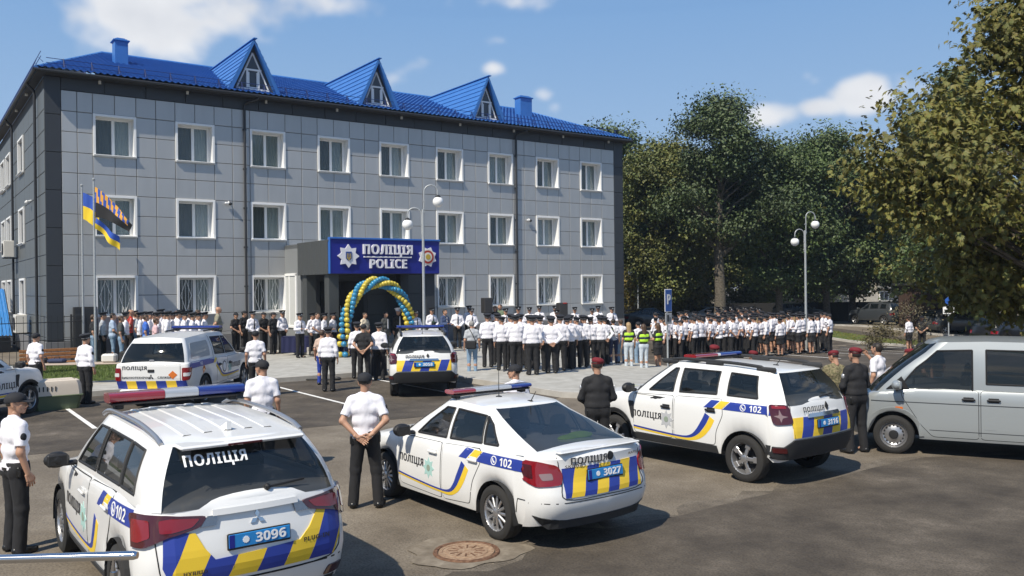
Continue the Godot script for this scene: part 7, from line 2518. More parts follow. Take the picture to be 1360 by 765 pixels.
		"peaked":
			var t := Basis(Vector3.RIGHT, -0.16)
			hat.lathe([Vector2(0.095, -0.03), Vector2(0.097, 0.02), Vector2(0.118, 0.05), Vector2(0.138, 0.075), Vector2(0.139, 0.085), Vector2(0.12, 0.094), Vector2(0.0, 0.1)], 24, V(0, 0.052, -0.012), t * Basis.from_scale(V(1.0, 1.0, 1.1)))
			hat2.lathe([Vector2(0.099, -0.012), Vector2(0.1, -0.004)], 24, V(0, 0.052, -0.012), t * Basis.from_scale(V(1.0, 1.0, 1.1)))
			hat2.ball(V(0, 0.085, 0.108), V(0.02, 0.024, 0.008), 8, 6)
			var top := []
			for k in 9:
				var a := -0.9 + 1.8 * k / 8.0
				top.append([V(sin(a) * 0.097, 0.036, cos(a) * 0.107 - 0.012), V(sin(a) * 0.094, 0.014, 0.105 + cos(a) * 0.05)])
			hat.grid(top, true)
		"beret":
			hat.lathe([Vector2(0.089, -0.012), Vector2(0.093, 0.004)], 20, V(0, 0.052, -0.012), Basis.from_scale(V(1.02, 1, 1.15)))
			hat.lathe([Vector2(0.093, 0.0), Vector2(0.104, 0.018), Vector2(0.104, 0.04), Vector2(0.09, 0.064), Vector2(0.056, 0.082), Vector2(0, 0.088)], 20, V(-0.01, 0.054, -0.012), Basis(Vector3(0, 0, 1), 0.2) * Basis(Vector3.RIGHT, 0.05) * Basis.from_scale(V(1.0, 1, 1.12)))
			hat2.ball(V(0.03, 0.085, 0.1), V(0.012, 0.016, 0.006), 8, 6)
	if hat.v.size(): out["hat"] = hat.mesh(50)
	if hat2.v.size(): out["hat_badge"] = hat2.mesh(50)
	# small dress details
	if o.get("boards", false):
		var bb := B.new()
		for sg in [-1.0, 1.0]: bb.box(V(sg * 0.135, 1.492, -0.005), V(0.11, 0.014, 0.05), 0.005, Basis(Vector3(0, 0, 1), -sg * 0.2))
		out["shoulder_boards"] = bb.mesh()
	if o.get("tie", false):
		var tt := B.new()
		tt.prism(pv([[-0.018, 1.475], [0.018, 1.475], [0.014, 1.44], [0.03, 1.1], [0, 1.06], [-0.03, 1.1], [-0.014, 1.44]]), 0.128, 0.14)
		out["tie"] = tt.mesh()
	if near and o.lower == "trousers":
		var bt := B.new()
		bt.lathe([Vector2(0.198, 0.94), Vector2(0.2, 0.975)], 28, V(0, 0, 0), Basis.from_scale(V(1.0, 1, 0.64)))
		for q in [V(-0.17, 0.925, -0.04), V(0.16, 0.91, -0.07)]: bt.box(q, V(0.07, 0.12, 0.05), 0.015)
		out["belt"] = bt.mesh(40)
	if o.get("patch", false):
		var pp := B.new()
		for k in 2:
			var m: Vector3 = S[k].lerp(E[k], 0.38)
			var sg := -1.0 if k == 0 else 1.0
			pp.ball(m + V(sg * 0.058, 0, 0.0), V(0.018, 0.045, 0.034), 10, 8)
		out["sleeve_badge"] = pp.mesh(50)
	figures[key] = out
	return out

var kinds := {}
func person(label: String, kind: String, at: Vector3, face: float, group := "", tall := 1.0, over := {}) -> Node3D:
	# face: degrees from straight away from the camera, to the right positive
	var k: Dictionary = kinds[kind]
	var t := thing("person", label, "person", at, PI - deg_to_rad(face), group)
	t.scale = Vector3(1, 1, 1) * tall
	if group != "": t.scale *= Vector3(RNG.randf_range(0.93, 1.1), 1, RNG.randf_range(0.95, 1.1))
	var f := figure(k.fig)
	var names := {"lower": "skirt" if k.fig.lower == "skirt" else "trousers", "shirt": "jacket" if k.fig.get("coat", false) else "shirt", "hat": k.fig.get("hat", "cap")}
	if names.hat == "peaked": names.hat = "peaked_cap"
	for n in f:
		var m: Material = over.get(n, k.mats.get(n, M.skin))
		part(t, names.get(n, n), f[n], m)
	return t

func cloth(r: float, g: float, b: float) -> StandardMaterial3D:
	var m := paint(r, g, b, 0.85)
	if r + g + b > 0.3:
		m.rim_enabled = true; m.rim = 0.1; m.rim_tint = 0.5
	return m

var usual := {}
func add_kind(n: String, fig: Dictionary, mats := {}) -> void:
	var mm := usual.duplicate()
	mm.merge(mats, true)
	kinds[n] = {"fig": fig, "mats": mm}

func make_kinds() -> void:
	folds = FastNoiseLite.new()
	folds.seed = 2; folds.frequency = 7.0; folds.fractal_octaves = 3
	var skin := paint(0.42, 0.235, 0.155, 0.55)
	skin.vertex_color_use_as_albedo = true
	skin.subsurf_scatter_enabled = true; skin.subsurf_scatter_strength = 0.06
	M.skin = skin
	M.white_cloth = cloth(0.72, 0.71, 0.76)
	M.black_cloth = cloth(0.013, 0.013, 0.015)
	M.navy_cloth = cloth(0.025, 0.035, 0.08)
	M.cap_cloth = cloth(0.014, 0.015, 0.019)
	M.shoe = paint(0.01, 0.01, 0.01, 0.35)
	M.hair_dark = paint(0.02, 0.014, 0.01, 0.6)
	M.hair_brown = paint(0.06, 0.035, 0.02, 0.6)
	M.hair_fair = paint(0.32, 0.22, 0.11, 0.6)
	M.hair_grey = paint(0.25, 0.24, 0.23, 0.7)
	M.maroon = cloth(0.14, 0.008, 0.014)
	M.camo = tri_tex(cloth(1, 1, 1), noise_tex(256, 0.03, 3, [[0.0, 0.06, 0.05, 0.025], [0.4, 0.1, 0.1, 0.045], [0.45, 0.2, 0.17, 0.09], [0.7, 0.26, 0.22, 0.13], [0.75, 0.08, 0.055, 0.03], [1.0, 0.06, 0.045, 0.025]], 70), 1.6, false)
	M.jeans = cloth(0.2, 0.3, 0.42)
	M.pale_jeans = cloth(0.5, 0.56, 0.62)
	M.suit_blue = cloth(0.045, 0.07, 0.15)
	M.suit_grey = cloth(0.06, 0.062, 0.06)
	M.badge = paint(0.55, 0.55, 0.56, 0.3, 0.6)
	usual = {"shirt": M.white_cloth, "lower": M.black_cloth, "shoes": M.shoe, "belt": M.shoe, "hat": M.cap_cloth, "hat_badge": M.badge, "hair": M.hair_dark, "shoulder_boards": M.black_cloth, "tie": M.black_cloth, "sleeve_badge": M.cap_cloth, "vest": M.hi_vis, "vest_band": M.navy_cloth}
	# the nearest ones, finely meshed
	add_kind("polo_behind_near", {"near": true, "pose": "behind", "sleeve": "short", "lower": "trousers", "hat": "cap", "hair": "cropped", "stance": 0.17, "patch": true})
	add_kind("polo_down_near", {"near": true, "pose": "down", "sleeve": "short", "lower": "trousers", "hat": "cap", "hair": "cropped", "stance": 0.12, "patch": true, "look": -0.75})
	add_kind("polo_left_near", {"near": true, "pose": "down", "sleeve": "short", "lower": "trousers", "hat": "cap", "hair": "cropped", "stance": 0.12, "patch": true, "look": 0.8})
	add_kind("tunic_near", {"near": true, "pose": "front", "sleeve": "long", "lower": "trousers", "hat": "beret", "hair": "cropped", "stance": 0.16, "patch": true, "hem": 1.0, "belly": 0.015}, {"shirt": M.black_cloth, "hat": M.maroon, "sleeve_badge": M.badge})
	add_kind("officer_near", {"near": true, "pose": "down", "sleeve": "long", "lower": "trousers", "hat": "peaked", "hair": "cropped", "stance": 0.1, "patch": true, "boards": true, "tucked": true})
	add_kind("camo", {"pose": "crossed", "sleeve": "long", "lower": "trousers", "hat": "beret", "hair": "cropped", "nod": 0.25, "look": 0.5, "coat": true}, {"shirt": M.camo, "lower": M.camo, "hat": M.maroon})
	add_kind("phone_man", {"near": true, "pose": "phone", "sleeve": "short", "lower": "trousers", "hair": "short"})
	add_kind("beret_down", {"pose": "down", "sleeve": "long", "lower": "trousers", "hat": "beret", "hair": "cropped"}, {"shirt": M.black_cloth, "hat": M.maroon})
	# the crowd
	add_kind("officer", {"pose": "down", "sleeve": "long", "lower": "trousers", "hat": "peaked", "hair": "cropped", "boards": true, "tucked": true, "belly": 0.012})
	add_kind("officer_behind", {"pose": "behind", "sleeve": "long", "lower": "trousers", "hat": "peaked", "hair": "cropped", "boards": true, "tucked": true})
	add_kind("officer_front", {"pose": "front", "sleeve": "long", "lower": "trousers", "hat": "peaked", "hair": "cropped", "boards": true, "tucked": true, "tie": true})
	add_kind("officer_hold", {"pose": "hold", "sleeve": "long", "lower": "trousers", "hat": "peaked", "hair": "cropped", "boards": true, "tucked": true, "tie": true})
	add_kind("officer_salute", {"pose": "salute", "sleeve": "long", "lower": "trousers", "hat": "cap", "hair": "cropped", "tucked": true}, {"lower": M.jeans})
	add_kind("polo_look", {"pose": "front", "sleeve": "short", "lower": "trousers", "hat": "cap", "hair": "cropped", "patch": true, "look": -0.6, "belly": 0.02})
	add_kind("polo_bare", {"pose": "pocket", "sleeve": "short", "lower": "trousers", "hair": "short", "patch": true, "look": 0.4})
	add_kind("officer_look", {"pose": "pocket", "sleeve": "long", "lower": "trousers", "hat": "peaked", "hair": "cropped", "boards": true, "tucked": true, "look": 0.7})
	add_kind("officer_glance", {"pose": "front", "sleeve": "long", "lower": "trousers", "hat": "peaked", "hair": "cropped", "boards": true, "tucked": true, "look": -0.6, "belly": 0.03})
	add_kind("black_down", {"pose": "down", "sleeve": "short", "lower": "trousers", "hat": "cap", "hair": "short", "look": 0.4}, {"shirt": M.black_cloth})
	add_kind("woman_officer_look", {"pose": "front", "sleeve": "long", "lower": "skirt", "hat": "peaked", "hair": "long", "female": true, "boards": true, "tucked": true, "look": 0.5}, {"hair": M.hair_fair})
	add_kind("woman_officer", {"pose": "down", "sleeve": "long", "lower": "skirt", "hat": "peaked", "hair": "bun", "female": true, "boards": true, "tucked": true}, {"hair": M.hair_brown})
	add_kind("woman_officer_hold", {"pose": "hold", "sleeve": "long", "lower": "skirt", "hat": "peaked", "hair": "bun", "female": true, "boards": true, "tucked": true, "tie": true})
	add_kind("polo", {"pose": "down", "sleeve": "short", "lower": "trousers", "hat": "cap", "hair": "cropped", "patch": true})
	add_kind("polo_behind", {"pose": "behind", "sleeve": "short", "lower": "trousers", "hat": "cap", "hair": "cropped", "stance": 0.14, "patch": true})
	add_kind("black_tee", {"pose": "behind", "sleeve": "short", "lower": "trousers", "hat": "cap", "hair": "cropped", "stance": 0.13, "belly": 0.02}, {"shirt": M.black_cloth})
	add_kind("black_uniform", {"pose": "front", "sleeve": "short", "lower": "trousers", "hat": "cap", "hair": "short"}, {"shirt": M.black_cloth})
	add_kind("tee", {"pose": "down", "sleeve": "short", "lower": "jeans", "hair": "short"}, {"lower": M.jeans, "hair": M.hair_brown})
	add_kind("tee_front", {"pose": "front", "sleeve": "short", "lower": "jeans", "hair": "short", "belly": 0.02}, {"lower": M.jeans})
	add_kind("bald", {"pose": "behind", "sleeve": "short", "lower": "trousers", "hair": "none", "belly": 0.03})
	add_kind("girl", {"pose": "down", "sleeve": "short", "lower": "jeans", "hair": "long", "female": true, "vest": true}, {"shirt": M.black_cloth, "lower": M.pale_jeans, "hair": M.hair_fair, "shoes": M.white})
	add_kind("girl_hold", {"pose": "hold", "sleeve": "short", "lower": "jeans", "hair": "long", "female": true, "vest": true}, {"shirt": M.black_cloth, "lower": M.pale_jeans, "hair": M.hair_brown, "shoes": M.white})
	add_kind("girl_skirt", {"pose": "hold", "sleeve": "short", "lower": "skirt", "hair": "long", "female": true, "vest": true}, {"shirt": M.black_cloth, "hair": M.hair_brown})
	add_kind("suit", {"pose": "down", "sleeve": "long", "lower": "trousers", "hair": "short", "coat": true, "tie": true}, {"shirt": M.suit_blue, "lower": M.suit_blue})
	add_kind("suit_front", {"pose": "hold", "sleeve": "long", "lower": "trousers", "hair": "short", "coat": true, "tie": true, "belly": 0.02}, {"shirt": M.suit_blue, "lower": M.suit_blue, "tie": M.white_cloth})
	add_kind("dress_uniform", {"pose": "down", "sleeve": "long", "lower": "trousers", "hat": "peaked", "hair": "cropped", "coat": true, "boards": true, "tie": true}, {"shirt": M.black_cloth, "tie": M.white_cloth, "shoulder_boards": M.gold})

const ORD := ["first", "second", "third", "fourth", "fifth", "sixth", "seventh", "eighth", "ninth", "tenth", "eleventh", "twelfth", "thirteenth", "fourteenth", "fifteenth", "sixteenth", "seventeenth", "eighteenth", "nineteenth", "twentieth"]

func make_people() -> void:
	make_kinds()
	# those standing nearest the camera
	person("officer in white polo between the crossover and the saloon, hands clasped behind his back", "polo_behind_near", on(-1.97, -11.4), -3)
	person("officer in white polo and black cap at the left edge, looking right, arm hanging", "polo_down_near", on(-5.58, -9.6), 38)
	person("officer in white polo beyond the crossover's light bar, head turned left", "polo_left_near", on(-3.98, -13.6), -18)
	person("officer in white polo hidden up to the shoulders behind the saloon's roof", "polo_left_near", on(0.03, -13.5), -35, "", 0.94)
	person("officer in black tunic and maroon beret between saloon and suv, seen from behind", "tunic_near", on(1.34, -13.65), -6, "", 0.98)
	person("officer in black tunic and maroon beret standing at the silver van's front wheel", "tunic_near", on(5.87, -14.7), -22, "", 1.0)
	person("man in camouflage and maroon beret looking down, arms folded, behind the suv", "camo", on(6.1, -16.3), -8, "", 0.9)
	person("bareheaded man in white t-shirt holding up a phone beyond the silver van", "phone_man", on(7.1, -16.7), -40, "", 0.97, {"shirt": M.white_cloth, "lower": M.navy_cloth})
	person("man in maroon beret looking right, head just above the suv's light bar", "beret_down", on(4.1, -17.5), 60, "", 0.93)
	person("man in maroon beret behind the suv's rear roof rail, back to the camera", "beret_down", on(4.76, -17.0), -10, "", 0.88)
	person("man in maroon beret whose head shows above the silver van's bonnet", "beret_down", on(7.92, -17.1), -60, "", 0.88)
	person("man in black cap whose head shows above the silver van's windscreen", "black_tee", on(8.4, -17.6), -50, "", 0.94)
	person("dark haired man whose head shows above the silver van's roof edge", "tee", on(9.1, -18.5), -30, "", 0.98, {"shirt": M.black_cloth})
	# left side of the parking rows
	person("officer in white polo and black cap by the bench and the black fence", "polo", on(-12.95, -23.3), 18)
	person("officer in long-sleeved white shirt and peaked cap beside the pet crate", "officer_near", on(-11.0, -22.1), 22)
	person("officer in white polo and black cap just right of the pickup's cab", "polo", on(-6.95, -23.2), -12)
	person("officer in peaked cap standing alone on the parking asphalt, back to the camera", "officer", on(-5.2, -24.2), 2)
	person("man in black t-shirt and black cap with hands clasped behind his back", "black_tee", on(-4.62, -26.6), 2)
	person("officer in peaked cap left of the man in black t-shirt", "officer", on(-5.0, -27.6), -8)
	person("officer in peaked cap right of the man in black t-shirt", "officer", on(-4.2, -27.0), 6)
	person("woman in beige top and blue trousers beside the lone officer on the asphalt", "tee", on(-5.75, -25.9), 8, "", 0.93, {"shirt": M.beige, "lower": M.blue})
	person("press man in grey t-shirt and jeans with a dark bag on his hip", "tee", on(-1.34, -28.3), -8, "", 1.0, {"shirt": M.grey_tee, "hair": M.hair_grey})
	# the middle formation, backs to the camera
	var mid := [[-0.86, 29.6, 0], [-0.36, 28.45, 0], [0.12, 27.9, 0], [0.62, 26.9, 0], [1.24, 27.4, 1], [1.86, 29.0, 0], [2.47, 30.2, 0], [3.2, 31.3, 0]]
	for k in mid.size():
		person(("%s officer from the left in the nearest row of peaked caps on the square" % ORD[k]) , "officer_behind" if mid[k][2] else ["officer", "officer_look", "officer_glance"][k % 3], on(mid[k][0], -mid[k][1], 0.13), RNG.randf_range(-18, -4), "officers standing on the square", RNG.randf_range(0.98, 1.03))
	for k in 15:
		var a: Array = mid[k % 8]
		var row := 1 + k / 8
		person("%s officer from the left in the %s row of peaked caps on the square" % [ORD[k % 8], ["second", "third"][k / 8]], ["officer", "officer_look", "officer_glance", "officer_behind"][k % 4], on(a[0] + 0.36 * row + RNG.randf_range(-0.12, 0.12), -a[1] - 1.0 * row - RNG.randf_range(0, 0.2), 0.13), RNG.randf_range(-20, -2), "officers standing on the square", RNG.randf_range(0.97, 1.02))
	# young people at the edge of the square
	person("dark haired young man in white t-shirt and dark jeans at the edge of the square", "tee", on(3.88, -33.0, 0.13), -10, "", 0.96, {"shirt": M.white_cloth, "lower": M.navy_cloth, "hair": M.hair_dark})
	person("brown haired boy in white t-shirt right of the dark haired young man", "tee", on(4.22, -33.4, 0.13), -14, "", 0.95, {"shirt": M.white_cloth})
	person("blonde girl in lime vest and pale jeans at the edge of the square", "girl", on(4.3, -31.8), -8, "", 0.98)
	person("girl in lime vest and pale jeans, left of the girl in black skirt", "girl_hold", on(4.75, -31.1), -20, "", 0.96)
	person("girl in black skirt and lime vest looking left", "girl_skirt", on(5.45, -32.2), -45, "", 0.98, {"lower": M.black_cloth})
	person("man in white shirt and jeans raising a hand to his cap", "officer_salute", on(4.9, -33.4), -30, "", 0.98)
	person("woman in dark top holding a yellow and blue bag", "girl_hold", on(3.6, -32.5, 0.13), -5, "", 0.95, {"lower": M.navy_cloth})
	# the large formation on the side asphalt
	for row in 7:
		for k in 15:
			var f := k / 14.0
			var x := lerpf(6.5, 14.9, f) + 0.1 * row + RNG.randf_range(-0.2, 0.2)
			var z := lerpf(36.3, 40.2, f) + 0.98 * row + RNG.randf_range(-0.28, 0.28)
			var women := k >= 8 and k <= 12 and row < 4
			var kind := "polo"
			var place := "%s from left, %s row of the large formation" % [ORD[k], ORD[row] if row else "nearest"]
			var lab := "officer in white polo and black cap, " + place
			if women:
				kind = ["woman_officer", "woman_officer_hold", "woman_officer_look", "woman_officer"][(k * 3 + row) % 4]
				lab = "woman officer in black skirt, " + place
			elif (row > 1 and (k + row) % 5 != 0) or k == 13:
				kind = ["officer", "officer_look", "officer_glance", "officer_behind", "officer"][(k * 2 + row * 3) % 5]
				lab = "officer in peaked cap, " + place
			else:
				kind = ["polo", "polo_behind", "polo_look", "polo", "polo_behind", "polo_look", "polo"][(k * 3 + row) % 7]
			person(lab, kind, on(x, -z), RNG.randf_range(-75, -25), "officers of the large formation", RNG.randf_range(0.92, 1.04))
	for k in 14:
		person("officer in black dress uniform, %s from the left in the %s line behind the formation" % [ORD[k % 7], ["nearer", "farther"][k / 7]], "dress_uniform", on(10.9 + 0.44 * (k % 7) + 0.2 * (k / 7), -45.4 - 1.0 * (k / 7) - 0.25 * (k % 7)), RNG.randf_range(-120, -90) if k % 2 else -150.0, "officers in black behind the formation", RNG.randf_range(1.0, 1.05))
	person("woman in white shirt and black skirt standing apart on the right", "woman_officer", on(20.0, -43.3), -25, "", 0.97, {"hat": M.hair_brown, "hat_badge": M.hair_brown})
	person("officer in black uniform standing apart on the right, beside the woman in white", "black_uniform", on(20.8, -43.6), -140)
	person("second officer in black, half behind the woman in white on the right", "black_uniform", on(20.4, -44.1), -100, "", 0.98)
	# the official party in front of the entrance
	person("man in blue suit at the left foot of the balloon arch", "suit", on(-6.75, -35.0, 0.13), 120, "", 1.0)
	person("man in cream shirt under the balloon arch", "tee_front", on(-6.2, -36.0, 0.13), 118, "", 0.98, {"shirt": M.cream, "lower": M.suit_grey})
	person("man in dark grey suit under the balloon arch", "suit", on(-5.3, -35.8, 0.13), 118, "", 1.0, {"shirt": M.suit_grey, "lower": M.suit_grey, "tie": M.white_cloth})
	person("man in black dress uniform and white topped cap under the balloon arch", "dress_uniform", on(-4.85, -36.4, 0.13), 140, "", 1.06, {"hat": M.white_cloth})
	person("officer in white shirt and tie left of the lamp post", "officer_front", on(-4.1, -36.4, 0.13), 140)
	person("officer in peaked cap just right of the lamp post", "officer_front", on(-3.55, -37.8, 0.13), 145, "", 1.04)
	person("man in blue suit at the microphone, right of the lamp post", "suit_front", on(-2.95, -37.4, 0.13), 125, "", 1.03)
	person("officer in white shirt and tie right of the man at the microphone", "officer_front", on(-2.5, -39.0, 0.13), 165, "", 1.03)
	person("left of two officers standing together, right of the microphone", "officer_front", on(-2.02, -40.2, 0.13), 165, "", 1.05)
	person("right of two officers standing together, right of the microphone", "officer_front", on(-1.86, -39.2, 0.13), 165, "", 1.0)
	person("boy in dark green beret seen from behind in front of the speaker", "beret_down", on(-2.85, -31.0, 0.13), 0, "", 0.86, {"hat": M.green_cloth, "shirt": M.grey_tee})
	person("dark haired woman seen from behind left of the lamp post", "girl_hold", on(-3.6, -30.4, 0.13), 5, "", 0.84, {"hair": M.hair_dark, "vest": M.black_cloth, "vest_band": M.black_cloth})
	# the group with the table
	for q in [["woman officer in skirt standing nearest at the navy table", "woman_officer_hold", -7.62, 34.8, 100, 0.98], ["second woman officer in skirt at the navy table", "woman_officer", -7.4, 35.4, 105, 0.98], ["officer in white shirt and tie with a folder, before the navy table", "officer_hold", -8.55, 34.5, 130, 0.99], ["tall officer behind the women at the navy table", "officer", -7.55, 36.2, 110, 1.05], ["man in white polo and grey trousers right of the navy table", "tee_front", -8.02, 35.2, 115, 1.0], ["officer in long white shirt and black tie among the men in black", "officer_front", -10.9, 36.0, 130, 1.02], ["leftmost man in black uniform near the third window", "black_uniform", -11.8, 36.6, 120, 1.0], ["second man in black uniform near the third window", "black_down", -11.5, 36.8, 110, 1.04], ["man in black uniform behind the officer with the black tie", "black_uniform", -10.7, 36.9, 125, 1.0], ["man in black uniform left of the woman officers", "black_down", -10.2, 36.6, 118, 1.0], ["officer in white shirt and peaked cap behind the woman officers", "officer_glance", -9.9, 36.9, 118, 1.02], ["officer in white shirt right of the officer with the folder", "officer_look", -8.3, 35.6, 120, 0.98]]:
		var sx: float = q[2]
		if q[0].begins_with("woman officer"): sx = -7.62
		person(q[0], q[1], on(sx - (0.0 if true else 0.1), -q[3], 0.13), q[4], "", q[5], {"shirt": M.white_cloth, "lower": M.suit_grey} if q[0].begins_with("man in white") else {})
	# guests and officers on the left, looking towards the entrance
	var left := [["dark haired man in black at the left end of the guests", "tee", 123, 33.0, "black_cloth", 1.0], ["officer in grey shirt and dark cap behind the second flagpole", "officer", 136, 33.6, "grey_tee", 1.02], ["man in light blue shirt and navy trousers among the guests", "tee_front", 149, 33.4, "pale_blue", 1.02], ["man in dark and white t-shirt among the guests", "tee", 160, 32.4, "dark_tee", 0.98], ["tall bald man in red shirt among the guests", "bald", 173, 35.2, "red", 1.07], ["man in striped white shirt among the guests", "tee", 181, 34.0, "grey_tee", 1.03], ["boy in bright blue t-shirt among the guests", "tee", 193, 33.0, "bright_blue", 0.98], ["boy in pink t-shirt among the guests", "tee", 206, 31.5, "pink", 0.94], ["bald man in white shirt among the peaked caps", "bald", 234, 35.4, "white_cloth", 1.03], ["grey haired man in white shirt before the second window", "tee", 262, 35.5, "white_cloth", 1.04], ["big man in khaki shirt standing apart, hands behind his back", "bald", 289, 36.0, "khaki", 1.1]]
	for q in left:
		var X: float = (q[2] - 680.0) / 1140.0 * q[3]
		person(q[0], q[1], on(X, -q[3], 0.13), 62 + RNG.randf_range(-8, 12), "", q[5] * 1.05, {"shirt": M[q[4]]})
	var caps := [[170, 36.0], [166, 33.6], [178, 35.6], [186, 33.6], [190, 35.0], [198, 34.4], [203, 35.2], [209, 33.4], [213, 35.4], [218, 34.2], [222, 32.8], [228, 34.8], [236, 33.8], [240, 35.0], [244, 33.0], [250, 34.4], [255, 32.6], [262, 33.6], [271, 34.2]]
	for k in caps.size():
		var X: float = (caps[k][0] - 680.0) / 1140.0 * caps[k][1]
		person("%s officer in peaked cap from the left, in the group beyond the pickup" % ORD[k], ["officer", "officer_look", "officer_glance"][k % 3], on(X, -caps[k][1], 0.13), 66 + RNG.randf_range(-8, 8), "officers of the left group", RNG.randf_range(1.03, 1.1))
	# the band in front of the wall
	var bd := [[671, 39.2], [688, 39.8], [703, 41.0], [716, 41.8], [737, 41.4], [744, 42.8], [739, 39.6], [763, 41.6], [786, 41.0], [794, 42.4], [812, 42.6]]
	for k in bd.size():
		var X: float = (bd[k][0] - 680.0) / 1140.0 * bd[k][1]
		person("%s bandsman from the left, in white shirt before the station wall" % ORD[k], "officer_hold", on(X, -bd[k][1], 0.13), 180 + RNG.randf_range(-25, 5), "band in front of the station wall", RNG.randf_range(1.0, 1.06))
		if k % 3 == 2: continue
		var face := deg_to_rad(170.0)
		var at := on(X, -bd[k][1], 0.13) + Vector3(sin(face), 0, -cos(face)) * 0.34 + Vector3(0, 1.2, 0)
		var ins := thing("clarinet", "dark wind instrument held by the %s bandsman from the left" % ORD[k], "instrument", at, 0, "instruments of the band")
		var tb := B.new()
		tb.tube([Vector3(0, 0.28, -0.2), Vector3(0, -0.12, 0.02), Vector3(0, -0.2, 0.06)], [0.014, 0.018, 0.045], 8)
		part(ins, "tube", tb, M.black, 50)
		var kb := B.new()
		for j in 4: kb.ball(Vector3(0.015, 0.16 - 0.08 * j, -0.13 + 0.043 * j), Vector3(0.012, 0.012, 0.012), 6, 4)
		stuff(part(ins, "keys", kb, M.steel, 50))
	person("woman in black standing by the left loudspeaker near the sixth window", "girl_hold", on(-0.82, -41.0, 0.13), -160, "", 1.05, {"vest": M.white_cloth, "vest_band": M.white_cloth})
	person("man in green shirt standing by the left loudspeaker near the sixth window", "tee", on(-0.58, -41.4, 0.13), -150, "", 1.08, {"shirt": M.green_tee})

# ---------------------------------------------------------------- lamps, signs, flags and other small things
func lamp_post(label: String, at: Vector3, h: float) -> void:
	var t := thing("street_lamp", label, "street lamp", at, YAW - 0.35, "double globe street lamps")
	var b := B.new()
	b.tube([V(0, 0, 0), V(0, 1.2, 0), V(0, 1.25, 0), V(0, h - 0.9, 0)], [0.085, 0.085, 0.06, 0.045], 12)
	b.lathe([Vector2(0.16, 0), Vector2(0.16, 0.03), Vector2(0.1, 0.05)], 12)
	part(t, "pole", b, M.galv, 50)
	for k in 2:
		var sg := 1.0 if k == 0 else -1.0
		var top := h if k == 0 else h - 0.85
		var ar := []
		for i in 9:
			var a := PI * i / 8.0
			ar.append(V(sg * (0.26 - 0.26 * cos(a)) , top - 0.26 + 0.26 * sin(a), 0))
		ar.push_front(V(0, top - 1.1, 0))
		for i in ar.size(): ar[i].x += sg * 0.05
		ar.append(V(sg * 0.57, top - 0.36, 0))
		var c := B.new()
		c.tube(ar, 0.025, 8)
		c.box(V(sg * 0.03, top - 0.6, 0), V(0.1, 0.04, 0.06)); c.box(V(sg * 0.03, top - 1.0, 0), V(0.1, 0.04, 0.06))
		part(t, "arm", c, M.galv, 50)
		var g := B.new()
		g.ball(V(sg * 0.57, top - 0.62, 0), V(0.2, 0.2, 0.2), 24, 16)
		var gm := part(t, "globe", g, M.globe, 60)
		var cp := B.new()
		cp.lathe([Vector2(0.12, top - 0.46), Vector2(0.1, top - 0.41), Vector2(0.04, top - 0.37), Vector2(0, top - 0.36)], 14, V(sg * 0.57, 0, 0))
		part(gm, "globe_cap", cp, M.black, 50)

func flag(label: String, at: Vector3, h: float, wide: float, drop: float, kind: int) -> void:
	var p := thing("flagpole", ["steel flagpole farther from the camera, left of the pair", "steel flagpole nearer the camera, right of the pair"][kind], "flagpole", at, 0, "pair of flagpoles")
	var b := B.new()
	b.tube([V(0, 0, 0), V(0, h * 0.5, 0), V(0, h, 0)], [0.05, 0.042, 0.032], 10)
	b.lathe([Vector2(0.05, h), Vector2(0.06, h + 0.05), Vector2(0.0, h + 0.1)], 10)
	part(p, "pole", b, M.galv, 50)
	var f := thing("flag", label, "flag", at + V(0.05, h - 0.25, 0), 0)
	var n := 26; var m := 18
	# the cloth hangs from the pole, blown to the right and sagging in folds
	var pt := func(u: float, w: float) -> Vector3:
		var x := u * wide
		var sag := drop * pow(u, 1.25)
		var fold := sin(u * 9.0 + w * 3.0) * 0.07 * u + sin(u * 17.0 - w * 5.0) * 0.03 * u
		var hang := 1.0 - 0.22 * u * (1.0 - w) if kind == 0 else 1.0 - 0.62 * u
		return V(x - w * 0.16 * u, -w * (1.05 if kind == 0 else 1.15) * hang - sag * (0.75 if kind == 0 else 1.0 - 0.12 * w), fold + u * 0.15)
	var parts := {}
	for i in n:
		for j in m:
			var u := (i + 0.5) / n; var w := (j + 0.5) / m
			var nm := ""
			if kind == 0: nm = "blue_field" if w < 0.5 else "yellow_field"
			else:
				if w > 0.5 or u > 0.92: nm = "black_field"
				elif int(floor(u * 15.0 - w * 1.5 + 20.0)) % 2 == 0: nm = "orange_rays"
				else: nm = "blue_rays"
			if not parts.has(nm): parts[nm] = B.new()
			var c: B = parts[nm]
			c.quad(pt.call(float(i) / n, float(j) / m), pt.call(float(i + 1) / n, float(j) / m), pt.call(float(i + 1) / n, float(j + 1) / m), pt.call(float(i) / n, float(j + 1) / m))
	var mats := {"blue_field": M.flag_blue, "yellow_field": M.flag_yellow, "black_field": M.black_cloth, "orange_rays": M.flag_orange, "blue_rays": M.flag_blue}
	for nm in parts: part(f, nm, parts[nm], mats[nm], 60)
	if kind == 1:
		# a second, blue over yellow, cloth wrapped low under the first
		var b2 := B.new(); var b3 := B.new()
		for i in 14:
			for j in 6:
				var q := func(a: int, c: int) -> Vector3:
					var u := a / 14.0; var w := c / 6.0
					return V(0.05 + u * 0.85, -1.15 - u * 0.75 - w * (0.42 + 0.1 * u) + sin(u * 8.0) * 0.04, 0.06 + 0.08 * sin(u * 10.0 + w * 2.0))
				(b2 if j < 3 else b3).quad(q.call(i, j), q.call(i + 1, j), q.call(i + 1, j + 1), q.call(i, j + 1))
		part(f, "blue_tail", b2, M.flag_blue, 60)
		part(f, "yellow_tail", b3, M.flag_yellow, 60)

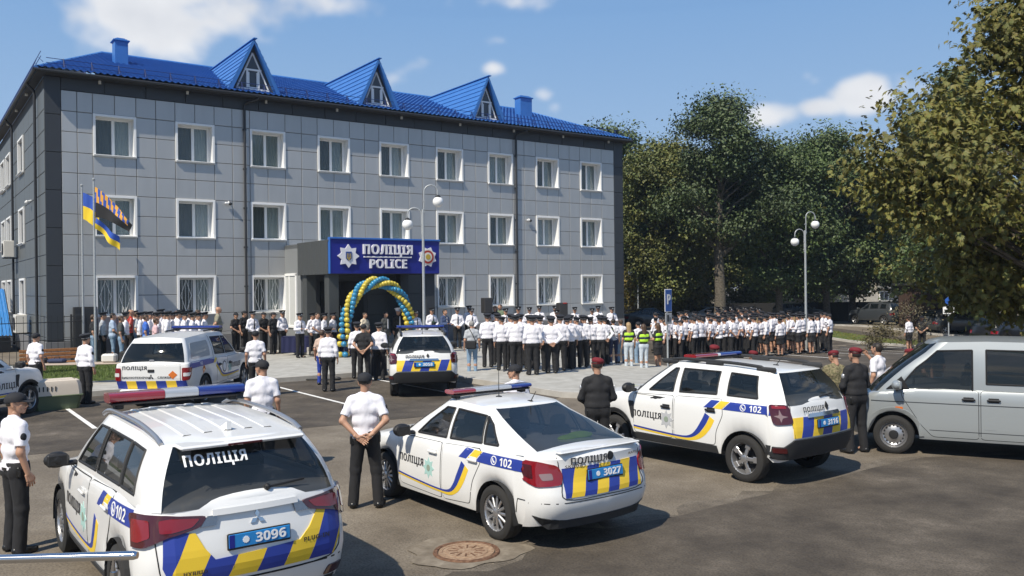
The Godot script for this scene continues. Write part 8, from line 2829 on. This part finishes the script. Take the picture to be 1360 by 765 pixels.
func balloon_arch() -> void:
	var c := st(11.35, 6.25, 0.13)
	var t := thing("balloon_arch", "arch of spiralling yellow and blue balloons before the entrance", "balloon arch", c, YAW)
	var pts := []
	var w := 1.55; var h := 2.98
	for k in 42:
		var a := PI * k / 41.0
		pts.append(V(-cos(a) * w, pow(sin(a), 0.75) * h * 0.97 + 0.12, 0))
	var bl := B.new()
	bl.ball(V(0, 0, 0), V(0.115, 0.128, 0.115), 12, 9)
	bl.lathe([Vector2(0.012, -0.142), Vector2(0.018, -0.128)], 8)
	var bm := bl.mesh(60)
	for k in pts.size():
		var d: Vector3 = (pts[mini(k + 1, pts.size() - 1)] - pts[maxi(k - 1, 0)]).normalized()
		var n := d.cross(V(0, 0, 1)).normalized()
		for j in 4:
			var a := TAU * j / 4.0 + k * 0.34
			var o := part(t, "balloon", bm, M.balloon_yellow if j % 2 == 0 else M.balloon_blue)
			var out := n * cos(a) + V(0, 0, 1) * sin(a)
			o.position = pts[k] + out * 0.145
			o.basis = Basis(Quaternion(V(0, 1, 0), out)).scaled(Vector3.ONE * RNG.randf_range(0.9, 1.06))
	var s := B.new()
	s.tube(pts, 0.02, 6)
	part(t, "frame", s, M.black)

func loudspeaker(label: String, at: Vector3, turn: float, h: float, red := false) -> void:
	var t := thing("loudspeaker", label, "loudspeaker", at, turn)
	var b := B.new()
	b.box(V(0, h + 0.36, 0), V(0.46, 0.72, 0.38), 0.03)
	var bx := part(t, "cabinet", b, M.black_matt)
	var g := B.new()
	g.box(V(0, h + 0.36, 0.195), V(0.41, 0.66, 0.02), 0.01)
	part(bx, "grille", g, M.grille_dark)
	if red:
		var r := B.new()
		r.box(V(0.06, h + 0.70, 0.21), V(0.2, 0.06, 0.01), 0.004)
		part(bx, "red_strip", r, M.red)
	var p := B.new()
	p.tube([V(0, 0.25, 0), V(0, h, 0)], 0.02, 8)
	part(t, "pole", p, M.black)
	for k in 3:
		var a := TAU * k / 3.0
		var l := B.new()
		l.tube([V(0, 0.75, 0), V(cos(a) * 0.5, 0.02, sin(a) * 0.5)], 0.014, 6)
		part(t, "leg", l, M.black)

func make_small_things() -> void:
	lamp_post("double globe lamp post standing before the entrance sign", on(-3.25, -31.6, 0.13), 6.55)
	lamp_post("double globe lamp post behind the formation, near the right end", on(14.3, -41.8), 6.75)
	lamp_post("distant double globe lamp post at the right corner of the station", on(9.4, -64.0), 5.55)
	# blue parking sign
	var ps := thing("parking_sign", "blue and white parking sign with a plate below it, at the edge of the square", "sign", on(5.6, -31.0), 0.82)
	var po := B.new(); po.tube([V(0, 0, 0), V(0, 2.95, 0)], 0.035, 10)
	part(ps, "post", po, M.galv, 50)
	var pb := B.new(); pb.box(V(0, 2.58, 0.05), V(0.42, 0.78, 0.02), 0.008)
	part(ps, "board", pb, M.parking_blue)
	var rim := B.new(); rim.box(V(0, 2.58, 0.044), V(0.46, 0.82, 0.02), 0.008)
	part(ps, "rim", rim, M.white)
	var pt := part(ps, "letter", text_mesh("P", 0.5, 0.006), M.livery_white); pt.position = V(0, 2.62, 0.066)
	var pl := B.new(); pl.box(V(0, 1.93, 0.05), V(0.42, 0.4, 0.02), 0.008)
	part(ps, "lower_plate", pl, M.plate_grey)
	var pa := B.new(); pa.box(V(-0.05, 1.94, 0.063), V(0.12, 0.24, 0.008)); pa.box(V(0.08, 1.9, 0.063), V(0.04, 0.16, 0.008))
	part(ps, "plate_mark", pa, M.livery_dark)
	# sign across the street
	var cs := thing("crossing_sign", "small blue and white road sign on a post under the chestnut", "sign", on(21.6, -42.5), -0.4)
	var cp := B.new(); cp.tube([V(0, 0, 0), V(0, 2.75, 0)], 0.03, 8); part(cs, "post", cp, M.galv)
	var c1 := B.new(); c1.prism(star(4, 0.2, 0.16), 0.03, 0.05, Basis(), V(0, 2.55, 0)); part(cs, "blue_board", c1, M.parking_blue)
	var c2 := B.new(); c2.box(V(0, 2.08, 0.05), V(0.5, 0.36, 0.02), 0.006); part(cs, "white_board", c2, M.white)
	var c3 := B.new(); c3.box(V(-0.1, 2.1, 0.064), V(0.2, 0.05, 0.01)); c3.box(V(-0.1, 2.0, 0.064), V(0.2, 0.05, 0.01)); c3.prism(pv([[0.02, 1.95], [0.2, 1.95], [0.14, 2.2]]), 0.06, 0.068); part(cs, "board_mark", c3, M.livery_dark)
	flag("blue over yellow flag hanging limp on the farther flagpole", on(-16.95, -33.9, 0.1), 6.95, 0.78, 0.55, 0)
	flag("black flag with orange and blue rays blown out over a blue and yellow cloth", on(-15.6, -32.1, 0.1), 6.95, 1.45, 1.45, 1)
	balloon_arch()
	loudspeaker("black loudspeaker on a stand before the sixth ground floor window", on(-1.2, -40.6, 0.13), 0.5, 1.55)
	loudspeaker("black loudspeaker with a red strip before the eighth ground floor window", on(2.35, -40.6, 0.13), 0.4, 1.4, true)
	# manhole
	var mh := thing("manhole_cover", "round rusty manhole cover set in pale cement before the saloon", "manhole cover", on(-0.53, -9.4, 0.012))
	var fr := B.new(); fr.lathe([Vector2(0.37, 0), Vector2(0.36, 0.016), Vector2(0.325, 0.016), Vector2(0.315, 0.004)], 40)
	part(mh, "frame", fr, M.rust, 40)
	var lid := B.new(); lid.lathe([Vector2(0.31, 0.0), Vector2(0.305, 0.012), Vector2(0.27, 0.012), Vector2(0.265, 0.006), Vector2(0.235, 0.006), Vector2(0.23, 0.012), Vector2(0, 0.013)], 40)
	var ld := part(mh, "lid", lid, M.tan_lid, 40)
	var ri := B.new()
	for k in 12:
		var a := TAU * k / 12.0
		ri.box(V(cos(a) * 0.15, 0.014, sin(a) * 0.15), V(0.1, 0.006, 0.018), 0.002, Basis(Vector3.UP, -a))
	stuff(part(ld, "lid_ribs", ri, M.rust))
	# steel handrail in the left foreground
	var hr := thing("handrail", "polished steel handrail end in the lower left corner", "handrail", V(0, 0, 0))
	var h1 := B.new()
	h1.tube([V(-3.4, 1.36, -4.98), V(-2.22, 1.375, -5.0), V(-2.20, 1.375, -5.0)], [0.026, 0.026, 0.02], 16)
	part(hr, "rail", h1, M.chrome, 50)
	for x in [-2.34, -3.3]:
		var h2 := B.new()
		h2.tube([V(x, 1.36, -5.0), V(x, 1.27, -5.0)], 0.009, 10)
		h2.tube([V(x, 1.28, -5.0), V(x, -0.02, -5.0)], 0.021, 14)
		part(hr, "baluster", h2, M.chrome, 50)
	# pet crate
	var cr := thing("pet_crate", "plastic pet crate with beige top and green base beside the suv's front wheel", "pet crate", on(-11.35, -21.3), 0.62)
	cr.scale = Vector3.ONE * 1.18
	var k0 := B.new()
	var tub := [[0.0, 0.80, 0.44], [0.28, 0.90, 0.54]]
	for q in [[k0, 0.0, 0.29, 0.82, 0.46, 0.92, 0.56]]:
		var rows := []
		for e in [[q[1], q[3], q[4]], [q[2], q[5], q[6]]]:
			var y: float = e[0]; var a: float = e[1] / 2; var d: float = e[2] / 2; var ch := 0.06
			rows.append([V(-a + ch, y, d), V(a - ch, y, d), V(a, y, d - ch), V(a, y, -d + ch), V(a - ch, y, -d), V(-a + ch, y, -d), V(-a, y, -d + ch), V(-a, y, d - ch), V(-a + ch, y, d)])
		k0.grid(rows)
		k0.box(V(0, 0.295, 0), V(0.96, 0.03, 0.60), 0.012)
	part(cr, "base", k0, M.crate_green, 30)
	var k1 := B.new()
	var rows := []
	for e in [[0.31, 0.94, 0.58], [0.52, 0.90, 0.55], [0.6, 0.84, 0.5], [0.62, 0.7, 0.38]]:
		var y: float = e[0]; var a: float = e[1] / 2; var d: float = e[2] / 2; var ch := 0.07
		rows.append([V(-a + ch, y, d), V(a - ch, y, d), V(a, y, d - ch), V(a, y, -d + ch), V(a - ch, y, -d), V(-a + ch, y, -d), V(-a, y, -d + ch), V(-a, y, d - ch), V(-a + ch, y, d)])
	k1.grid(rows)
	k1.box(V(0, 0.618, 0), V(0.66, 0.02, 0.36), 0.006)
	var ctop := part(cr, "top", k1, M.crate_beige, 30)
	var sl := B.new()
	for k in 5: sl.box(V(-0.34 + 0.075 * k, 0.45, 0.285), V(0.022, 0.1, 0.012), 0.004)
	stuff(part(ctop, "vent_slots", sl, M.black_matt))
	var gt := B.new(); gt.box(V(-0.475, 0.42, 0), V(0.012, 0.2, 0.34), 0.004)
	var gate := part(cr, "gate", gt, M.black_matt)
	var gb := B.new()
	for k in 7: gb.tube([V(-0.487, 0.32, -0.15 + 0.05 * k), V(-0.487, 0.52, -0.15 + 0.05 * k)], 0.005, 5)
	stuff(part(gate, "gate_bars", gb, M.steel))
	# folding table with gear by the fence
	var tb := thing("folding_table", "low folding table with gear on it, beyond the pet crate", "table", on(-13.0, -26.0), 0.1)
	var tt := B.new(); tt.box(V(0, 0.72, 0), V(2.9, 0.035, 0.62), 0.01); part(tb, "tabletop", tt, M.table_top)
	for x in [-1.3, 0.0, 1.3]:
		for z in [-0.24, 0.24]:
			var l := B.new(); l.tube([V(x, 0, z), V(x, 0.71, z)], 0.014, 6); part(tb, "leg", l, M.rust_leg)
	for q in [["folded dark blue bag lying on the table by the pet crate", "bag", -0.85, M.navy_cloth, V(0.5, 0.13, 0.3)], ["black and red kit bag at the left end of the table", "kit_bag", -1.25, M.black_cloth, V(0.22, 0.15, 0.26)], ["white equipment case standing on the table right of the officer", "equipment_case", 0.75, M.plastic_white, V(0.42, 0.26, 0.3)], ["dark rucksack at the right end of the table", "rucksack", 1.25, M.black_matt, V(0.34, 0.34, 0.28)]]:
		var it := thing(q[1], q[0], q[1].replace("_", " "), tb.position + V(q[2], 0.74, -0.08), 0.1)
		var ib := B.new(); ib.box(V(0, q[4].y / 2, 0), q[4], 0.05); part(it, "case_shell", ib, q[3], 30)
		var ih := B.new(); ih.tube([V(-0.08, q[4].y - 0.01, 0), V(-0.06, q[4].y + 0.05, 0), V(0.06, q[4].y + 0.05, 0), V(0.08, q[4].y - 0.01, 0)], 0.012, 6); part(it, "handle", ih, M.black)
	# bench
	var be := thing("park_bench", "wooden slatted park bench in front of the black fence", "bench", st(-0.4, 4.9, 0.02), YAW + PI)
	for k in 4:
		var s := B.new(); s.box(V(0, 0.44, -0.18 + 0.12 * k), V(2.0, 0.035, 0.1), 0.01); part(be, "seat_slat", s, M.wood)
	for k in 3:
		var s := B.new(); s.box(V(0, 0.58 + 0.13 * k, 0.26 + 0.03 * k), V(2.0, 0.1, 0.03), 0.01); part(be, "back_slat", s, M.wood)
	for x in [-0.8, 0.8]:
		var s := B.new(); s.box(V(x, 0.21, 0), V(0.08, 0.42, 0.42), 0.01); s.box(V(x, 0.62, 0.3), V(0.05, 0.5, 0.04), 0.01, Basis(Vector3.RIGHT, 0.2)); part(be, "leg", s, M.black)
	# blue ribbed awning over the side basement stair, air conditioners, cabinet, cameras
	var aw := thing("blue_awning", "bright blue ribbed sheet awning on the side wall at the left edge", "awning", CORNER, YAW)
	var ab := B.new()
	for k in 22:   # ribs run down the slope
		var x0 := -0.35 - 0.15 * k
		ab.quad(V(x0 - 0.09, 0.8, -9.2), V(x0, 0.8, -9.2), V(x0, 3.05, -13.0), V(x0 - 0.09, 3.05, -13.0))
		ab.quad(V(x0 - 0.15, 0.85, -9.22), V(x0 - 0.09, 0.85, -9.22), V(x0 - 0.09, 3.1, -13.02), V(x0 - 0.15, 3.1, -13.02))
		ab.quad(V(x0 - 0.09, 0.8, -9.2), V(x0 - 0.09, 0.85, -9.22), V(x0 - 0.09, 3.1, -13.02), V(x0 - 0.09, 3.05, -13.0))
	part(aw, "ribbed_sheet", ab, M.awning)
	var as2 := B.new()
	as2.tube([V(-0.35, 0.78, -9.2), V(-0.35, 3.03, -13.0)], 0.03, 6); as2.tube([V(-0.35, 0.78, -9.2), V(-3.6, 0.78, -9.2)], 0.03, 6)
	as2.box(V(-1.9, 0.36, -11.4), V(3.0, 0.72, 4.0), 0.02)
	part(aw, "frame", as2, M.gutter)
	for q in [["upper white air conditioner on the side wall, beside the downpipe", 10.3, 4.5], ["lower white air conditioner low on the side wall near the corner", 5.3, 1.0]]:
		var ac := thing("air_conditioner", q[0], "air conditioner", CORNER + V(0, 0.1, 0) - outward * q[1] - along * 0.4, YAW)
		var a1 := B.new(); a1.box(V(0, q[2] + 0.4, 0), V(0.45, 0.8, 1.0), 0.02); part(ac, "casing", a1, M.plastic_white)
		var a2 := B.new(); a2.lathe([Vector2(0.0, 0.0), Vector2(0.28, 0.0), Vector2(0.3, 0.02)], 20, V(-0.24, q[2] + 0.4, 0.1), Basis(V(0, 0, 1), PI / 2)); part(ac, "fan_grille", a2, M.grille_dark)
		var a3 := B.new(); for z in [-0.4, 0.4]: a3.box(V(0.1, q[2] - 0.03, z), V(0.6, 0.04, 0.05)); part(ac, "bracket", a3, M.black)
	var cb := thing("black_cabinet", "tall black cabinet against the front wall at the left corner", "cabinet", CORNER + V(0, 0.1, 0) + along * 1.35 + outward * 0.22, YAW)
	var c4 := B.new(); c4.box(V(0, 1.3, 0), V(0.85, 1.75, 0.35), 0.015); part(cb, "casing", c4, M.black)
	var c5 := B.new(); c5.box(V(0, 1.3, 0.18), V(0.78, 1.66, 0.02), 0.008); part(cb, "door", c5, M.gutter)
	for q in [["white security camera on the front wall between the second and third bays", 7.15, 6.62, 0.12], ["white security camera on the front wall between the eighth and last bays", 23.7, 6.45, 0.12]]:
		var cm := thing("security_camera", q[0], "camera", CORNER + V(0, 0.1, 0) + along * q[1] + outward * q[3], YAW, "cameras on the station walls")
		var m1 := B.new(); m1.box(V(-0.05, q[2], 0), V(0.2, 0.09, 0.1), 0.03); m1.tube([V(0.04, q[2] + 0.03, 0), V(0.04, q[2] + 0.1, -0.1)], 0.02, 6); part(cm, "housing", m1, M.white, 40)
		var m2 := B.new(); m2.ball(V(0.09, q[2] - 0.02, 0.02), V(0.08, 0.07, 0.08), 12, 8); part(cm, "dome", m2, M.black, 50)
	var sc := thing("security_camera", "white security camera on the side wall near the corner", "camera", CORNER + V(0, 0.1, 0) - outward * 4.4 - along * 0.2, YAW, "cameras on the station walls")
	var s1 := B.new(); s1.box(V(0, 6.7, 0.1), V(0.12, 0.14, 0.34), 0.04); s1.tube([V(0.2, 6.8, 0), V(0, 6.72, 0)], 0.03, 6); part(sc, "housing", s1, M.white, 40)
	# table under a navy cloth, microphone, camera bag, phone, boxes and cable
	var nt := thing("cloth_table", "long table under a navy cloth in front of the entrance", "table", on(-7.55, -36.4, 0.13), 0.12)
	var n1 := B.new(); n1.box(V(0, 0.74, 0), V(4.2, 0.04, 0.8), 0.01); part(nt, "tabletop", n1, M.table_top)
	var nb := B.new()
	var ro := [[], []]
	for k in 81:
		var x := -2.15 + 4.3 * k / 80.0
		ro[0].append(V(x, 0.12, 0.46 + sin(x * 26) * 0.03)); ro[1].append(V(x, 0.77, 0.42))
	nb.grid(ro); nb.box(V(0, 0.768, 0), V(4.3, 0.012, 0.86))
	part(nt, "cloth", nb, M.cloth_navy, 60)
	var mi := thing("microphone_stand", "slim black microphone stand before the man in the blue suit", "microphone", on(-2.75, -37.0, 0.13))
	var mb := B.new(); mb.tube([V(0, 0.02, 0), V(0, 1.3, 0), V(-0.12, 1.5, -0.05)], 0.012, 6); mb.lathe([Vector2(0.16, 0), Vector2(0.15, 0.02), Vector2(0, 0.03)], 16); part(mi, "stand", mb, M.black, 40)
	var mc := B.new(); mc.ball(V(-0.13, 1.52, -0.05), V(0.03, 0.04, 0.03), 8, 6); part(mi, "microphone", mc, M.grille_dark, 50)
	var bg := thing("shoulder_bag", "dark shoulder bag hanging at the press man's hip", "bag", on(-1.34, -28.3) + V(-0.02, 0.13, 0.24), -0.1)
	var b1 := B.new(); b1.box(V(0, 0.88, 0), V(0.36, 0.27, 0.14), 0.04); part(bg, "pouch", b1, M.black_cloth)
	var b2 := B.new(); b2.tube([V(0.14, 1.0, -0.06), V(0.02, 1.25, -0.10), V(-0.12, 1.47, -0.2)], 0.014, 6); part(bg, "strap", b2, M.black_cloth)
	var fc := deg_to_rad(-40)
	var ph := thing("mobile_phone", "dark phone held up by the man in the white t-shirt", "phone", on(7.1, -16.7) + V(-0.36, 1.5, -0.16), fc)
	var p1 := B.new(); p1.box(V(0, 0.05, 0), V(0.15, 0.085, 0.012), 0.006); part(ph, "case", p1, M.black)
	var p2 := B.new(); p2.box(V(0, 0.05, 0.007), V(0.135, 0.07, 0.003), 0.001); part(ph, "screen", p2, M.gable_glass)
	for q in [["black equipment box on the asphalt right of the lone officer", -4.55, 28.6, 0.6], ["second black equipment box behind the officers near the suv", -3.4, 28.8, 0.4]]:
		var eb := thing("equipment_box", q[0], "box", on(q[1], -q[2]), q[3])
		var e1 := B.new(); e1.box(V(0, 0.33, 0), V(0.55, 0.66, 0.5), 0.02); part(eb, "box_shell", e1, M.black_matt)
		var e2 := B.new(); e2.tube([V(-0.1, 0.67, 0), V(-0.08, 0.72, 0), V(0.08, 0.72, 0), V(0.1, 0.67, 0)], 0.012, 6); part(eb, "handle", e2, M.steel)
	var cg := thing("boom_pole", "long black pole lying on the asphalt beside the parking line", "pole", on(-6.6, -27.2, 0.0))
	var g1 := B.new(); g1.tube([V(-1.6, 0.04, 0.0), V(1.0, 0.04, 0.1)], 0.025, 8); part(cg, "shaft", g1, M.black, 50)
	var g2 := B.new(); g2.ball(V(1.05, 0.06, 0.1), V(0.13, 0.06, 0.06), 10, 6); part(cg, "head", g2, M.black, 50)
	var bx := thing("white_box", "white box with a yellow balloon above it, left of the balloon arch", "box", on(-8.05, -38.6, 0.13))
	var w1 := B.new(); w1.box(V(0, 1.55, 0), V(0.42, 0.36, 0.42), 0.02); part(bx, "box_shell", w1, M.white)
	var w2 := B.new(); w2.box(V(0, 0.7, 0), V(0.4, 1.36, 0.4), 0.02); part(bx, "stand", w2, M.black_matt)
	var w3 := B.new(); w3.ball(V(-0.05, 1.98, 0), V(0.14, 0.19, 0.14), 14, 10); part(bx, "balloon", w3, M.balloon_yellow, 60)
	# bushes on the strip across the side street
	var lm := leaf_mat(Color(0.12, 0.1, 0.05))
	tree("dry_shrub", "thin browning shrub on the grass strip across the side street", on(20.2, -43.6), {"seed": 90, "h": 2.4, "r": 1.1, "base": 0.3, "boughs": 22, "bough": 0.3, "per": 6, "leaf": [8, 0.09, 0.4], "mat": lm, "trunk": 0.03, "floor": 0.2})
	tree("dry_shrub", "low browning shrub left of the taller one on the grass strip", on(19.0, -44.2), {"seed": 91, "h": 1.2, "r": 0.8, "base": 0.15, "boughs": 16, "bough": 0.3, "per": 14, "leaf": [10, 0.1, 0.35], "mat": lm, "trunk": 0.02, "floor": 0.1})
